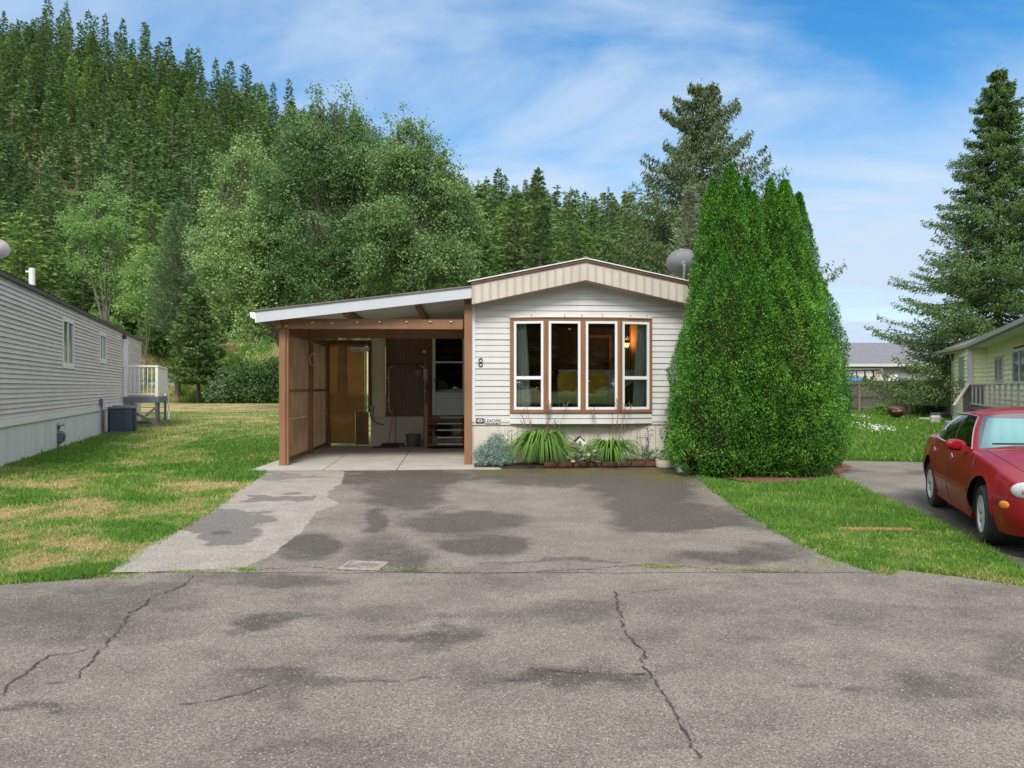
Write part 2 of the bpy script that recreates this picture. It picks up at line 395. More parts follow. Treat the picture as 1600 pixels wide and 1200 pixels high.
def attr_ground_mat(name, kind):
    m = bpy.data.materials.new(name); m.use_nodes = True; nt = m.node_tree; N = nt.nodes; L = nt.links; b = N['Principled BSDF']
    def att(n): a = N.new('ShaderNodeAttribute'); a.attribute_name = n; return a.outputs['Fac']
    def noise(s, d=6, ro=.6):
        g = N.new('ShaderNodeNewGeometry'); n = N.new('ShaderNodeTexNoise'); n.inputs['Scale'].default_value = s; n.inputs['Detail'].default_value = d; n.inputs['Roughness'].default_value = ro
        L.new(g.outputs['Position'], n.inputs['Vector']); return n.outputs[0]
    def mr(x, a, b_, c=0., d=1.): n = N.new('ShaderNodeMapRange'); n.inputs[1].default_value = a; n.inputs[2].default_value = b_; n.inputs[3].default_value = c; n.inputs[4].default_value = d; L.new(x, n.inputs[0]); return n.outputs[0]
    def mix(f, c1, c2):
        n = N.new('ShaderNodeMixRGB')
        if hasattr(f, 'links'): L.new(f, n.inputs[0])
        else: n.inputs[0].default_value = f
        for i, c in ((1, c1), (2, c2)):
            if hasattr(c, 'links'): L.new(c, n.inputs[i])
            else: n.inputs[i].default_value = tuple(c) + (1,)
        return n.outputs[0]
    def math_(op, a, b_):
        n = N.new('ShaderNodeMath'); n.operation = op
        for i, c in ((0, a), (1, b_)):
            if hasattr(c, 'links'): L.new(c, n.inputs[i])
            else: n.inputs[i].default_value = c
        return n.outputs[0]
    if kind == 'asphalt':
        fine = mr(noise(230, 3, .75), .3, .7); med = noise(22, 5); big = noise(1.3, 5)
        g = N.new('ShaderNodeNewGeometry'); vo = N.new('ShaderNodeTexVoronoi'); vo.inputs['Scale'].default_value = 135; L.new(g.outputs['Position'], vo.inputs['Vector'])
        sc = N.new('ShaderNodeSeparateColor'); L.new(vo.outputs['Color'], sc.inputs[0])
        base = mix(mr(big, .35, .65), (.148, .132, .113), (.208, .187, .162))
        stain_n = math_('ADD', att('stain'), math_('MULTIPLY', math_('SUBTRACT', noise(4.5, 9, .74), .5), 1.0))
        st = mr(stain_n, .16, .84)
        base = mix(math_('MULTIPLY', st, .86), base, (.056, .050, .041))
        pl = mr(math_('ADD', att('pale'), math_('MULTIPLY', math_('SUBTRACT', noise(14, 6), .5), .25)), .45, .55)
        pale_c = mix(mr(noise(3, 6), .35, .65), (.245, .225, .20), (.30, .28, .25))
        pale_c = mix(math_('MULTIPLY', mr(math_('ADD', att('wet'), math_('MULTIPLY', math_('SUBTRACT', noise(7, 7), .5), .3)), .42, .6), .8), pale_c, (.11, .105, .10))
        base = mix(pl, base, pale_c)
        base = mix(math_('MULTIPLY', mr(math_('ADD', att('moss'), math_('MULTIPLY', math_('SUBTRACT', noise(12, 7, .7), .5), .9)), .4, .85), .8), base, mix(mr(noise(5, 4), .4, .6), (.12, .07, .025), (.075, .09, .02)))
        sp = mix(sc.outputs[0], (.5, .5, .5), (1.55, 1.52, 1.47))
        mm = N.new('ShaderNodeMixRGB'); mm.blend_type = 'MULTIPLY'; mm.inputs[0].default_value = .95; L.new(base, mm.inputs[1]); L.new(sp, mm.inputs[2])
        mm2 = N.new('ShaderNodeMixRGB'); mm2.blend_type = 'MULTIPLY'; mm2.inputs[0].default_value = .5; L.new(mm.outputs[0], mm2.inputs[1]); L.new(mix(fine, (.6, .6, .6), (1.45, 1.42, 1.38)), mm2.inputs[2])
        # a few near white aggregate chips
        chip = mr(sc.outputs[1], .975, .985)
        L.new(mix(math_('MULTIPLY', chip, .5), mm2.outputs[0], (.6, .58, .54)), b.inputs['Base Color'])
        L.new(mr(st, 0, 1, .9, .62), b.inputs['Roughness']); b.inputs['Specular IOR Level'].default_value = .35
        bp = N.new('ShaderNodeBump'); bp.inputs['Strength'].default_value = .55; bp.inputs['Distance'].default_value = .006
        L.new(math_('ADD', sc.outputs[0], math_('MULTIPLY', fine, .8)), bp.inputs['Height']); L.new(bp.outputs[0], b.inputs['Normal'])
    else:
        d = mr(math_('ADD', att('dry'), math_('MULTIPLY', math_('SUBTRACT', noise(6, 8, .7), .5), .5)), .15, .85)
        g1 = mix(mr(noise(1.1, 5), .35, .65), (.06, .125, .02), (.09, .17, .028)); g1 = mix(mr(noise(40, 3), .35, .65), g1, (.03, .06, .012))
        s1 = mix(mr(noise(30, 4), .35, .65), (.42, .31, .17), (.28, .22, .10))
        c = mix(d, g1, s1)
        wild = mix(mr(noise(.25, 7, .65), .4, .62), (.035, .062, .014), (.17, .14, .07)); wild = mix(mr(noise(1.4, 6, .7), .4, .6), wild, (.026, .05, .012))
        c = mix(att('wild'), c, wild)
        c = mix(mr(math_('ADD', att('straw'), math_('MULTIPLY', math_('SUBTRACT', noise(.7, 7, .7), .5), .9)), .3, .8), c, mix(mr(noise(3, 5), .3, .7), (.34, .29, .15), (.19, .19, .07)))
        L.new(c, b.inputs['Base Color']); b.inputs['Roughness'].default_value = .95; b.inputs['Specular IOR Level'].default_value = .15
        bp = N.new('ShaderNodeBump'); bp.inputs['Strength'].default_value = .5; bp.inputs['Distance'].default_value = .04
        L.new(noise(35, 4), bp.inputs['Height']); L.new(bp.outputs[0], b.inputs['Normal'])
    return m
M_ASPH = attr_ground_mat('old_asphalt', 'asphalt'); M_GRND = attr_ground_mat('grass_ground', 'grass')

def sheet(name, XS, YS, z, mat, attrs):
    nx, ny = XS.shape[1], XS.shape[0]
    V = np.stack([XS, YS, np.broadcast_to(z, XS.shape)], -1).reshape(-1, 3)
    i = np.arange(ny - 1)[:, None] * nx + np.arange(nx - 1)[None]
    Fq = np.stack([i, i + 1, i + nx + 1, i + nx], -1).reshape(-1, 4)
    return struct(arr_mesh(name, V, Fq, mat, smooth=True, attrs=attrs))

# --- the terrain
def axis(parts):
    r = []
    for a, b, s in parts: r += list(np.arange(a, b, s))
    return np.array(r + [parts[-1][1]], float)
xs = axis([(-2600, -400, 200), (-400, -200, 16), (-200, -40, 4), (-40, -14, 1), (-14, 14, .3), (14, 40, 1), (40, 120, 4), (120, 400, 14), (400, 2600, 200)])
ys = axis([(-2600, -100, 250), (-100, -8, 10), (-8, 4, 2), (4, 26, .3), (26, 76, 1.2), (76, 110, 1.2), (110, 260, 4), (260, 800, 18), (800, 2600, 200)])
XS, YS = np.meshgrid(xs, ys); ZS = terrain(XS, YS)
wild = np.where(YS > 78, sstep(80, 88, YS) * (1 - sstep(12, 22, XS) * (1 - sstep(100, 180, YS))), 0)
pxg, pyg = pimg(XS, YS, ZS)
straw = (sstep(81, 84, YS) * (1 - sstep(95, 99, YS))) * (1 - sstep(-15, 5, XS)) * .9
straw = np.maximum(straw, .9 * ell(pxg, pyg, 80, 235, 90, 30) * (YS > 100)); straw = np.maximum(straw, (YS > 520) * (XS > 120) * 1.2)
sheet('ground', XS, YS, ZS, M_GRND, {'dry': dryf(XS, YS) * (1 - sstep(78, 82, YS)), 'wild': wild, 'straw': straw})

# --- road
LE = [(725, 436), (735, 420), (745, 405), (770, 366), (800, 330), (850, 240), (880, 190), (903, 150), (930, 110)]
RE = [(725, 1066), (735, 1076), (745, 1088), (752, 1100), (770, 1120), (790, 1148), (835, 1222), (868, 1290), (885, 1338), (900, 1390)]
ROADSTAIN = [(60, 970, 170, 40, .62), (200, 935, 120, 22, .55), (430, 975, 70, 9, .8), (660, 990, 120, 9, .7), (470, 1065, 130, 20, .62), (560, 1052, 60, 8, .7), (430, 1095, 40, 12, .6), (900, 955, 110, 26, .6), (900, 1062, 130, 14, .72),
             (1265, 1070, 80, 8, .9), (1460, 1072, 130, 13, .7), (1300, 960, 330, 20, .5), (1580, 1030, 60, 25, .6), (1500, 930, 120, 14, .4), (790, 1065, 60, 22, .5), (60, 1118, 90, 10, .8), (480, 1170, 150, 14, .5), (1100, 1165, 180, 10, .5),
             (400, 905, 120, 14, .6), (1210, 990, 90, 14, .45), (1550, 1110, 90, 12, .5), (680, 960, 200, 10, .4)]
def roadattr(X, Y):
    px, py = pimg(X, Y)
    wx = px + (fbm(X * 2.2, Y * 2.2, 41, 5) - .5) * 190; wy = py + (fbm(X * 2 + 7, Y * 3.2, 42, 5) - .5) * 70 * np.clip(5 / np.maximum(Y, 1), .3, 1.4)
    s = np.zeros_like(px)
    for cx, cy, rx, ry, a in ROADSTAIN: s = np.maximum(s, a * ell(wx, wy, cx, cy, rx, ry, .6))
    far = (np.abs(X) > 6) | (Y < 2.6)
    s = s + .5 * (fbm(X * .45, Y * 1.1, 47, 5) - .42); s = np.where(far, .6 * sstep(.52, .66, fbm(X * .7, Y * 1.6, 43, 5)), np.maximum(s, .35 * sstep(.5, .7, fbm(X * 1.2, Y * 3, 44, 5))))
    return s
rx_ = axis([(-60, -9, 1.5), (-9, 9, .045), (9, 60, 1.5)])
edge_px = [(-9, 6.2), (-4.4, 6.35), (-3.67, 6.55), (-3.2, 6.9), (-1, 7.0), (2.8, 7.02), (3.27, 6.92), (3.7, 6.75), (4.36, 6.27), (4.6, 6.15), (9, 6.0), (60, 5)]
ed = np.interp(rx_, [p[0] for p in edge_px], [p[1] for p in edge_px]) + (fbm(rx_ * 3, rx_ * 0, 51) - .5) * .12
tt = np.concatenate([np.linspace(0, .35, 8), np.linspace(.36, 1, 105)])
XR = np.broadcast_to(rx_, (len(tt), len(rx_))); YR = -5 + (ed + 5)[None] * tt[:, None]
zero = np.zeros_like(YR)
sheet('road', XR, YR, .005, M_ASPH, {'stain': roadattr(XR, YR), 'pale': zero, 'wet': zero, 'moss': zero})

# --- the home's driveway
def edge_x(E, Y): return np.interp(KK / np.maximum(Y, .1) + HZ, [e[0] for e in E], [e[1] for e in E])
Yd = np.linspace(KK / (896 - HZ), 15.95, 250)
lx = xat(edge_x(LE, Yd), Yd) + (fbm(Yd * 2.5, Yd * 0, 61) - .5) * .22; rx2 = xat(edge_x(RE, Yd), Yd) + (fbm(Yd * 2.5, Yd * 0 + 5, 62) - .5) * .24
s_ = np.linspace(0, 1, 280)
XD = lx[:, None] * (1 - s_) + rx2[:, None] * s_; YD = np.broadcast_to(Yd[:, None], XD.shape).copy()
YD[0] += (fbm(XD[0] * 2, XD[0] * 0, 63) - .5) * .06
pxd, pyd = pimg(XD, YD)
wx = pxd + (fbm(XD * 2.3, YD * 2.3, 64, 5) - .5) * 60; wy = pyd + (fbm(XD * 2.3 + 9, YD * 2.3, 65, 5) - .5) * 26
ST = np.zeros_like(wx)
for cx, cy, rx, ry, a in [(640, 775, 68, 26, .8), (730, 815, 95, 20, .78), (760, 852, 68, 18, 1), (485, 850, 42, 17, 1), (600, 745, 120, 14, .7), (900, 745, 190, 16, .95), (1010, 765, 85, 30, .95), (1030, 805, 90, 26, .9), (1120, 815, 70, 20, .7), (1150, 872, 110, 12, .72),
                          (590, 815, 22, 22, .7), (600, 865, 60, 22, .55), (640, 880, 20, 14, .6), (680, 745, 60, 14, .8), (470, 868, 40, 10, .6), (1220, 860, 50, 10, .5), (880, 880, 120, 3, .5)]:
    ST = np.maximum(ST, a * ell(wx, wy, cx, cy, rx, ry, .45))
ST = ST + .10 + .40 * (fbm(XD * .8, YD * .8, 68, 5) - .4); ST = ST * (1 - .8 * ell(wx, wy, 1140, 838, 75, 9, .5)) * (1 - .85 * ell(wx, wy, 775, 775, 70, 20, .5)) * (1 - .85 * ell(wx, wy, 895, 815, 60, 42, .5))
PALE = [(300, 728), (536, 733), (538, 745), (532, 757), (513, 768), (512, 778), (532, 788), (495, 800), (478, 822), (462, 840), (436, 858), (430, 866), (370, 893), (100, 908), (100, 800)]
jx = pxd + (fbm(XD * 6, YD * 6, 66) - .5) * 8; jy = pyd + (fbm(XD * 6 + 3, YD * 6, 67) - .5) * 5
PL = inpoly(jx, jy, PALE).astype(float)
WT = np.maximum(ell(wx, wy, 340, 812, 88, 20, .4), ell(wx, wy, 440, 778, 55, 6, .4)); WT = np.maximum(WT, .55 * ell(wx, wy, 440, 745, 90, 10, .5)); WT = np.maximum(WT, .8 * ell(wx, wy, 360, 838, 60, 12, .4))
MO = np.maximum(ell(wx, wy, 900, 734, 190, 7, .5), ell(wx, wy, 1040, 742, 60, 10, .5)); MO = np.maximum(MO, .5 * ell(wx, wy, 830, 752, 60, 6)); MO = np.maximum(MO, .5 * ell(pxd, pyd, 1040, 888, 40, 4))
sheet('driveway', XD, YD, .009, M_ASPH, {'stain': ST, 'pale': PL, 'wet': WT, 'moss': MO})

# --- the neighbour's driveway
NE = [(714, 1268), (725, 1280), (745, 1305), (762, 1342), (790, 1400), (815, 1460), (852, 1530), (897, 1600), (920, 1632)]
Yn = np.linspace(6.05, 17.0, 170); ln = xat(edge_x(NE, Yn), Yn) + (fbm(Yn * 3, Yn * 0, 71) - .5) * .12
rn = np.interp(Yn, [6, 10, 17], [9.5, 13, 15]); XN = ln[:, None] * (1 - s_[::2]) + rn[:, None] * s_[::2]
YN = np.broadcast_to(Yn[:, None], XN.shape) + np.linspace(0, 1, 170)[:, None] ** 3 * (.55 - .09 * XN)
pn, qn = pimg(XN, YN)
SN = .95 * sstep(.40, .62, fbm(XN * .8, YN * .8, 72, 5)); SN = np.maximum(SN, .95 * ell(pn, qn, 1390, 790, 110, 22, .6)); SN = np.maximum(SN * (1 - .7 * ell(pn, qn, 1380, 728, 90, 8)), .9 * ell(pn, qn, 1560, 860, 70, 40)) * .8
SN = SN * (1 - .85 * ell(pn, qn, 1368, 768, 24, 4, .5))
zn = np.zeros_like(SN)
sheet('neighbour_driveway', XN, YN, .007, M_ASPH, {'stain': SN, 'pale': zn, 'wet': zn, 'moss': zn})

# --- cracks and the worn seam between road and driveway
M_CR = pmat('crack_fill', (.035, .03, .025), .95, (.06, .05, .035), 20)
def crack(name, pts, w, seed, z=.013, jit=.012):
    g = random.Random(seed); W = [gp(*p) for p in pts]; P = []
    for (a, b) in zip(W[:-1], W[1:]):
        n = max(2, int(math.hypot(b[0]-a[0], b[1]-a[1]) / .035))
        for k in range(n): t = k / n; P.append((a[0]+(b[0]-a[0])*t + g.gauss(0, jit), a[1]+(b[1]-a[1])*t + g.gauss(0, jit)))
    P.append(W[-1]); vs = []
    for i, p in enumerate(P):
        q = P[min(i+1, len(P)-1)]; o = P[max(i-1, 0)]; dx, dy = q[0]-o[0], q[1]-o[1]; l = math.hypot(dx, dy) + 1e-6
        ww = w * g.uniform(.08, 1.25) * (.25 if i in (0, len(P)-1) else 1); vs += [(p[0]-dy/l*ww, p[1]+dx/l*ww, z), (p[0]+dy/l*ww, p[1]-dx/l*ww, z)]
    mb = MB(); mb.add(vs, [(2*i, 2*i+1, 2*i+3, 2*i+2) for i in range(len(P)-1)])
    return struct(mb.build(name, M_CR))
crack('road_crack', [(370, 894), (480, 887), (540, 893), (640, 895), (760, 899), (900, 892), (1010, 884), (1080, 888), (1200, 896), (1300, 893)], 0.0066, 1)
crack('road_crack', [(0, 1090), (20, 1068), (60, 1040), (75, 1028), (150, 1014)], 0.0066, 2)
crack('road_crack', [(60, 1075), (120, 1062), (145, 1035), (170, 1005), (200, 965), (240, 935), (290, 915), (305, 900)], 0.0072, 3)
crack('road_crack', [(960, 925), (972, 978), (985, 1000), (1002, 1020), (1012, 1050), (1030, 1080), (1050, 1110), (1064, 1140), (1090, 1190)], 0.0072, 4)
crack('road_crack', [(1012, 1052), (960, 1056), (880, 1052), (820, 1048)], 0.0060, 5)
crack('road_crack', [(270, 1104), (330, 1100), (390, 1082), (430, 1068)], 0.0050, 6)
crack('road_crack', [(530, 1068), (620, 1066), (700, 1060), (760, 1069), (830, 1064)], 0.0033, 7)
crack('road_crack', [(960, 932), (1000, 927), (1060, 922)], 0.0044, 8)
crack('road_crack', [(1475, 922), (1500, 930), (1520, 942)], 0.0033, 9)
crack('road_crack', [(640, 838), (760, 838), (850, 826), (905, 823)], 0.0022, 10, .014)
crack('road_crack', [(150, 903), (220, 897), (300, 893), (370, 891)], 0.0077, 11, .014)

# --- drain cover in the driveway mouth
dc = thing('drain_cover', 'small rectangular drain cover in a pale chipped concrete frame in the driveway mouth', 'drain cover', (*gp(568, 886), .012), R(-8))
m = MB()
for (a, b, c, d) in [(-.20, .20, -.16, -.115), (-.20, .20, .115, .16), (-.20, -.155, -.114, .114), (.155, .20, -.114, .114)]: m.box(a, b, c, d, -.01, .010, bev=.006)
m.build('frame', pmat('conc_pale', (.30, .255, .23), .9, (.18, .155, .14), 12, bump=.4), dc)
m = MB(); m.box(-.153, .153, -.112, .112, -.01, .002)
for k in range(6): m.box(-.13 + k*.045, -.11 + k*.045, -.08, .08, .0021, .006)
m.build('lid', pmat('rust_lid', (.11, .09, .075), .7, (.28, .25, .22), 9, bump=.4), dc)
mc = thing('valve_lid', 'small round iron valve lid worn into the dark pale edged puddle stain on the left', 'valve lid', (*gp(345, 834), .012))
m = MB(); m.lathe([(0, .006), (.07, .006), (.085, .004), (.09, 0)], 20); m.build('lid', pmat('iron', (.05, .05, .05), .6, (.1, .08, .06), 20), mc)
m = MB(); m.lathe([(.092, 0), (.094, .004), (.12, .004), (.125, -.002)], 20); m.build('collar', pmat('iron2', (.10, .095, .09), .8), mc)

# --- bark mulch under the thujas, soil strip under the flowers, the carport slab
M_MULCH = pmat('bark_mulch', (.20, .085, .045), .95, (.09, .045, .025), 30, bump=1.0, bscale=60)
def patch(name, pts, z, mat, wob=.08, seed=0):
    g = random.Random(seed); W = [gp(*p) for p in pts]; P = []
    for i in range(len(W)):
        a, b = W[i], W[(i+1) % len(W)]
        for k in range(8): t = k/8; P.append((a[0]+(b[0]-a[0])*t+g.uniform(-wob, wob), a[1]+(b[1]-a[1])*t+g.uniform(-wob, wob), z))
    mb = MB(); cx = sum(p[0] for p in P)/len(P); cy = sum(p[1] for p in P)/len(P)
    mb.add(P + [(cx, cy, z)], [(i, (i+1) % len(P), len(P)) for i in range(len(P))]); return struct(mb.build(name, mat))
patch('mulch_bed', [(1085, 738), (1130, 748), (1180, 756), (1250, 757), (1310, 746), (1330, 730), (1250, 700), (1100, 700)], .02, M_MULCH, .05, 3)
M_SOIL = pmat('soil', (.075, .045, .028), .95, (.035, .022, .015), 25, bump=.8)
mb = MB(); mb.M = Matrix.Translation((H0[0], H0[1], 0)) @ Matrix.Rotation(A_, 4, 'Z'); mb.box(.05, 4.6, -.72, .1, -.05, .05); struct(mb.build('flower_bed_soil', M_SOIL))
M_CONC = pmat('concrete_slab', (.40, .375, .33), .85, (.31, .29, .25), 2.2, bump=.3, bscale=60, contrast=(.3, .7))
HM = Matrix.Translation((H0[0], H0[1], 0)) @ Matrix.Rotation(A_, 4, 'Z')
mb = MB(HM)
j1a, j1b, j2a, j2b = hu(505, -.95), hu(562, 5.2), hu(620, -.95), hu(646, 5.2)
def slab(q, z0, z1): mb.add([(x, y, z) for z in (z0, z1) for (x, y) in q], [(0, 1, 2, 3)[::-1], (4, 5, 6, 7), (0, 1, 5, 4), (1, 2, 6, 5), (2, 3, 7, 6), (3, 0, 4, 7)])
for (a, b, c, d) in [(-4.5, j1a-.008, j1b-.008, -4.2), (j1a+.008, j2a-.008, j2b-.008, j1b+.008), (j2a+.008, .62, .02, j2b+.008)]:
    e = (lambda y0, y1: None)
    def lx_(y): return a + (d - a) * (y + .95) / 6.2
    def rx_2(y): return b + (c - b) * (y + .95) / 6.2
    for (y0, y1) in [(-.95, 1.9), (1.915, 5.25)]:
        slab([(lx_(y0), y0), (rx_2(y0) if not (b > 0 and y0 > 0) else 0, y0), (rx_2(y1) if b < .5 else (.0 if y1 > 0 else b), y1), (lx_(y1), y1)] if b < .5 else [(lx_(y0), y0), (.6 if y0 < -.5 else .0, y0), (.0 if y1 > 0 else .6, y1), (lx_(y1), y1)], -.1, .03)
struct(mb.build('carport_slab', M_CONC))
mb = MB(HM); mb.box(-4.6, .1, -.99, 5.3, -.12, .012); struct(mb.build('slab_bedding', pmat('joint_dirt', (.07, .06, .045), .95)))

# --- grass blades: stuff
def blades(name, label, poly, n, hgt, wid, seed, tintshift=0.0, mat=None, keep=None):
    g = np.random.default_rng(seed); P = np.array(poly, float); x0, y0 = P.min(0); x1, y1 = P.max(0)
    px = g.uniform(x0, x1, n * 3); py = y0 + (y1 - y0) * g.uniform(0, 1, n * 3) ** .85
    k = inpoly(px, py, poly); px, py = px[k][:n], py[k][:n]
    Y = KK / (py - HZ); X = (px - 800) / F * Y
    k = np.ones(len(X), bool) if keep is None else keep(X, Y); X, Y = X[k], Y[k]
    X = X + g.normal(0, .035, len(X)); d = dryf(X, Y); n = len(X); sc = np.clip(Y / 8, 1, 6) ** .9
    clump = .6 + .9 * fbm(X * 5, Y * 5, seed)
    h = hgt * (1.15 - .55 * d) * clump * np.where(g.random(n) < .035, 1.9, 1) * g.uniform(.5, 1.3, n) * np.clip(sc, 1, 1.6)
    D = np.stack([g.normal(0, .55, n), g.normal(0, .55, n), np.ones(n)], 1)
    V, Fq = kites(np.stack([X, Y, terrain(X, Y) - .004], 1), D, h, wid * sc, g)
    t = np.clip(d * .88 + g.normal(0, .10 + .22 * np.clip(d * 2, 0, 1), n) + tintshift, 0, 1)
    return tag(arr_mesh(name, V, Fq, mat or M_BLADE, tint=t), label, 'grass', kind='stuff')
def blademat(name):
    m = bpy.data.materials.new(name); m.use_nodes = True; nt = m.node_tree; N = nt.nodes; L = nt.links; b = N['Principled BSDF']; b.inputs['Roughness'].default_value = .6; b.inputs['Specular IOR Level'].default_value = .3
    a = N.new('ShaderNodeAttribute'); a.attribute_name = 'tint'; r = N.new('ShaderNodeValToRGB'); L.new(a.outputs['Fac'], r.inputs[0]); e = r.color_ramp.elements
    e[0].position = 0; e[0].color = (.095, .21, .028, 1); e[1].position = 1; e[1].color = (.58, .44, .25, 1)
    for p, c in ((.22, (.165, .33, .042, 1)), (.45, (.27, .36, .08, 1)), (.68, (.38, .32, .14, 1))): x = e.new(p); x.color = c
    L.new(r.outputs[0], b.inputs['Base Color']); t = N.new('ShaderNodeBsdfTranslucent'); L.new(r.outputs[0], t.inputs[0])
    ms = N.new('ShaderNodeMixShader'); ms.inputs[0].default_value = .3; L.new(b.outputs[0], ms.inputs[1]); L.new(t.outputs[0], ms.inputs[2]); L.new(ms.outputs[0], N['Material Output'].inputs[0]); return m
M_BLADE = blademat('grass_blade')
def ep(E, a, b): return [(x, y) for y, x in E if a <= y <= b]
left_poly = [(-120, 640), (437, 628)] + [(x + 3, y) for x, y in ep(LE, 725, 905)] + [(140, 905), (0, 915), (-120, 917)]
def outside_house(X, Y):   # not inside the grey home or under the carport
    lx_ = X + 10.78; ly_ = Y - 15.5; n = lx_ * .938 + ly_ * .3467
    ux = (X - H0[0]) * HU[0] + (Y - H0[1]) * HU[1]; vy = (X - H0[0]) * HV[0] + (Y - H0[1]) * HV[1]
    return (n > .02) & ~((ux > -4.45) & (ux < 5) & (vy > -1) & (vy < 18))
blades('lawn_grass', 'patchy green and straw coloured mown grass between the grey home and the driveway', left_poly, 230000, .045, .0085, 3, keep=outside_house)
strip_poly = [(x - 3, y) for x, y in ep(RE, 745, 900)] + [(1400, 888), (1500, 901), (1600, 916), (1640, 924)] + [(x + 2, y) for x, y in ep(NE, 745, 915)][::-1] + [(1240, 757), (1150, 757)]
blades('verge_grass', 'bright green grass strip between the two driveways', strip_poly, 130000, .045, .0085, 4, -.02)
blades('back_lawn_grass', 'lush green lawn beyond the neighbouring driveway up to the wooden fence', [(1270, 640), (1500, 640), (1620, 650), (1620, 732), (1440, 723), (1270, 717)], 70000, .075, .011, 5, -.02)
# broader weed tufts and dry clippings where the verge is rough
g = np.random.default_rng(9); n = 9000
px = g.uniform(1180, 1560, n); py = 845 + g.normal(0, 16, n); k = inpoly(px, py, strip_poly); px, py = px[k], py[k]; Y = KK/(py-HZ); X = (px-800)/F*Y; n = len(X)
V, Fq = kites(np.stack([X, Y, np.full(n, .01)], 1), np.stack([g.normal(0, 1, n), g.normal(0, 1, n), g.uniform(.1, .8, n)], 1), g.uniform(.03, .07, n), .012, g)
tag(arr_mesh('clover_and_clippings', V, Fq, M_BLADE, tint=np.clip(g.uniform(0, .8, n) ** 1.3, 0, 1)), 'rough weeds and dry clippings on the near part of the grass strip', 'weeds', kind='stuff')
# white clover flowers
g = np.random.default_rng(10); P = []
for cx, cy, rx, ry, k in [(1372, 672, 15, 5, 80), (1392, 674, 18, 5, 30), (1328, 651, 8, 4, 26), (1352, 653, 12, 3, 18), (1345, 666, 18, 5, 16)]:
    a = g.normal(0, .55, (k, 2)); P += [gp(cx + rx*p, cy + ry*q) for p, q in a]
P = np.array(P); n = len(P); mb = MB()
for x, y in P:
    z = float(terrain(x, y)) + g.uniform(.06, .12); r = g.uniform(.02, .042); mb.add([(x-r, y, z), (x, y-r, z), (x+r, y, z), (x, y+r, z), (x, y, z+r), (x, y, z-r)], [(0,1,4), (1,2,4), (2,3,4), (3,0,4), (1,0,5), (2,1,5), (3,2,5), (0,3,5)])
tag(mb.build('clover_flowers', pmat('white_petal', (.75, .75, .70), .8)), 'small white clover flowers scattered over the lawn in front of the wooden fence', 'flowers', kind='stuff')
# landscape timber sunk in the verge
x, y = gp(1370, 831); lt = tag(MB(Matrix.Translation((x, y, 0)) @ Matrix.Rotation(R(-2), 4, 'Z')).box(-.42, .42, -.05, .05, -.02, .045, bev=.012).build('landscape_timber', pmat('old_red_timber', (.36, .15, .08), .9, (.2, .09, .05), 14, bump=.5)), 'reddish weathered timber board sunk flat in the grass strip', 'timber')

# grit and small weeds on the paving
g = np.random.default_rng(21); n = 1700; px = g.uniform(0, 1600, n); py = 900 + 290 * g.random(n) ** 1.3; k = g.random(n) < .25; py[k] = 893 + g.normal(0, 3, k.sum()); Y = KK/(py-HZ); X = (px-800)/F*Y; mb = MB()
for x, y in zip(X, Y):
    r = g.uniform(.002, .0055); mb.add([(x-r, y, .012), (x, y-r*.8, .012), (x+r, y, .012), (x, y+r*.8, .012), (x, y, .012+r), (x, y, .008)], [(0,1,4), (1,2,4), (2,3,4), (3,0,4), (1,0,5), (2,1,5), (3,2,5), (0,3,5)])
tag(mb.build('road_grit', pmat('grit', (.42, .39, .35), .9, (.16, .14, .12), 60)), 'loose pale grit scattered over the asphalt', 'grit', kind='stuff')
n = 2600; c_ = [(1035, 888, 30, 2), (385, 892, 16, 2), (300, 895, 60, 2), (1180, 893, 60, 2), (900, 736, 140, 3), (1060, 744, 40, 3), (1100, 760, 20, 12), (640, 892, 60, 1.5), (180, 903, 40, 3), (1300, 880, 30, 8)]; i_ = g.integers(0, len(c_), n); c_ = np.array(c_)[i_]
px = c_[:, 0] + g.normal(0, .6, n)*c_[:, 2]; py = c_[:, 1] + g.normal(0, .6, n)*c_[:, 3]; Y = KK/(py-HZ); X = (px-800)/F*Y
V, Fq = kites(np.stack([X, Y, np.full(n, .012)], 1), np.stack([g.normal(0, .8, n), g.normal(0, .8, n), np.ones(n)], 1), g.uniform(.008, .03, n), .008, g)
tag(arr_mesh('crack_weeds', V, Fq, M_BLADE, tint=g.uniform(.05, .7, n)), 'tiny weeds and moss along the cracks and edges of the paving', 'weeds', kind='stuff')
# ------------------------------------------------------------------ buildings
M_SIDE = pmat('vinyl_siding', (.565, .56, .54), .55, (.495, .49, .468), 1.6, stretch=(1, 1, .4), bump=.06, bscale=30)
M_SKIRT = pmat('beige_skirting', (.62, .57, .49), .7, (.52, .475, .40), 1.8, bump=.12)
M_WHITE = pmat('white_trim', (.72, .72, .72), .4, (.67, .67, .67), 3)
M_FASC = pmat('beige_fascia', (.55, .50, .43), .5, (.48, .435, .37), 2.4)
M_RIB = pmat('fascia_rib', (.42, .37, .305), .55, (.35, .31, .25), 3)
M_CAP = pmat('brown_roof_edge', (.09, .035, .028), .5, (.13, .06, .045), 5)
M_ROOF = pmat('roof_sheet', (.20, .17, .15), .7, (.13, .11, .10), 4, bump=.3)
M_BRN = pmat('brown_paint', (.255, .125, .060), .55, (.205, .098, .046), 4, bump=.2, bscale=30, stretch=(1, 1, .3))
M_BRND = pmat('dark_brown_wood', (.19, .085, .045), .6, (.13, .058, .03), 5, bump=.2, stretch=(1, 1, .3))
M_GLASS = glassmat('window_glass', (.93, .95, .94), .07)
M_ANX = pmat('cream_siding', (.74, .71, .54), .6, (.66, .63, .47), 2, bump=.06)
W = 4.8; ZE, ZP = 3.50, 4.03
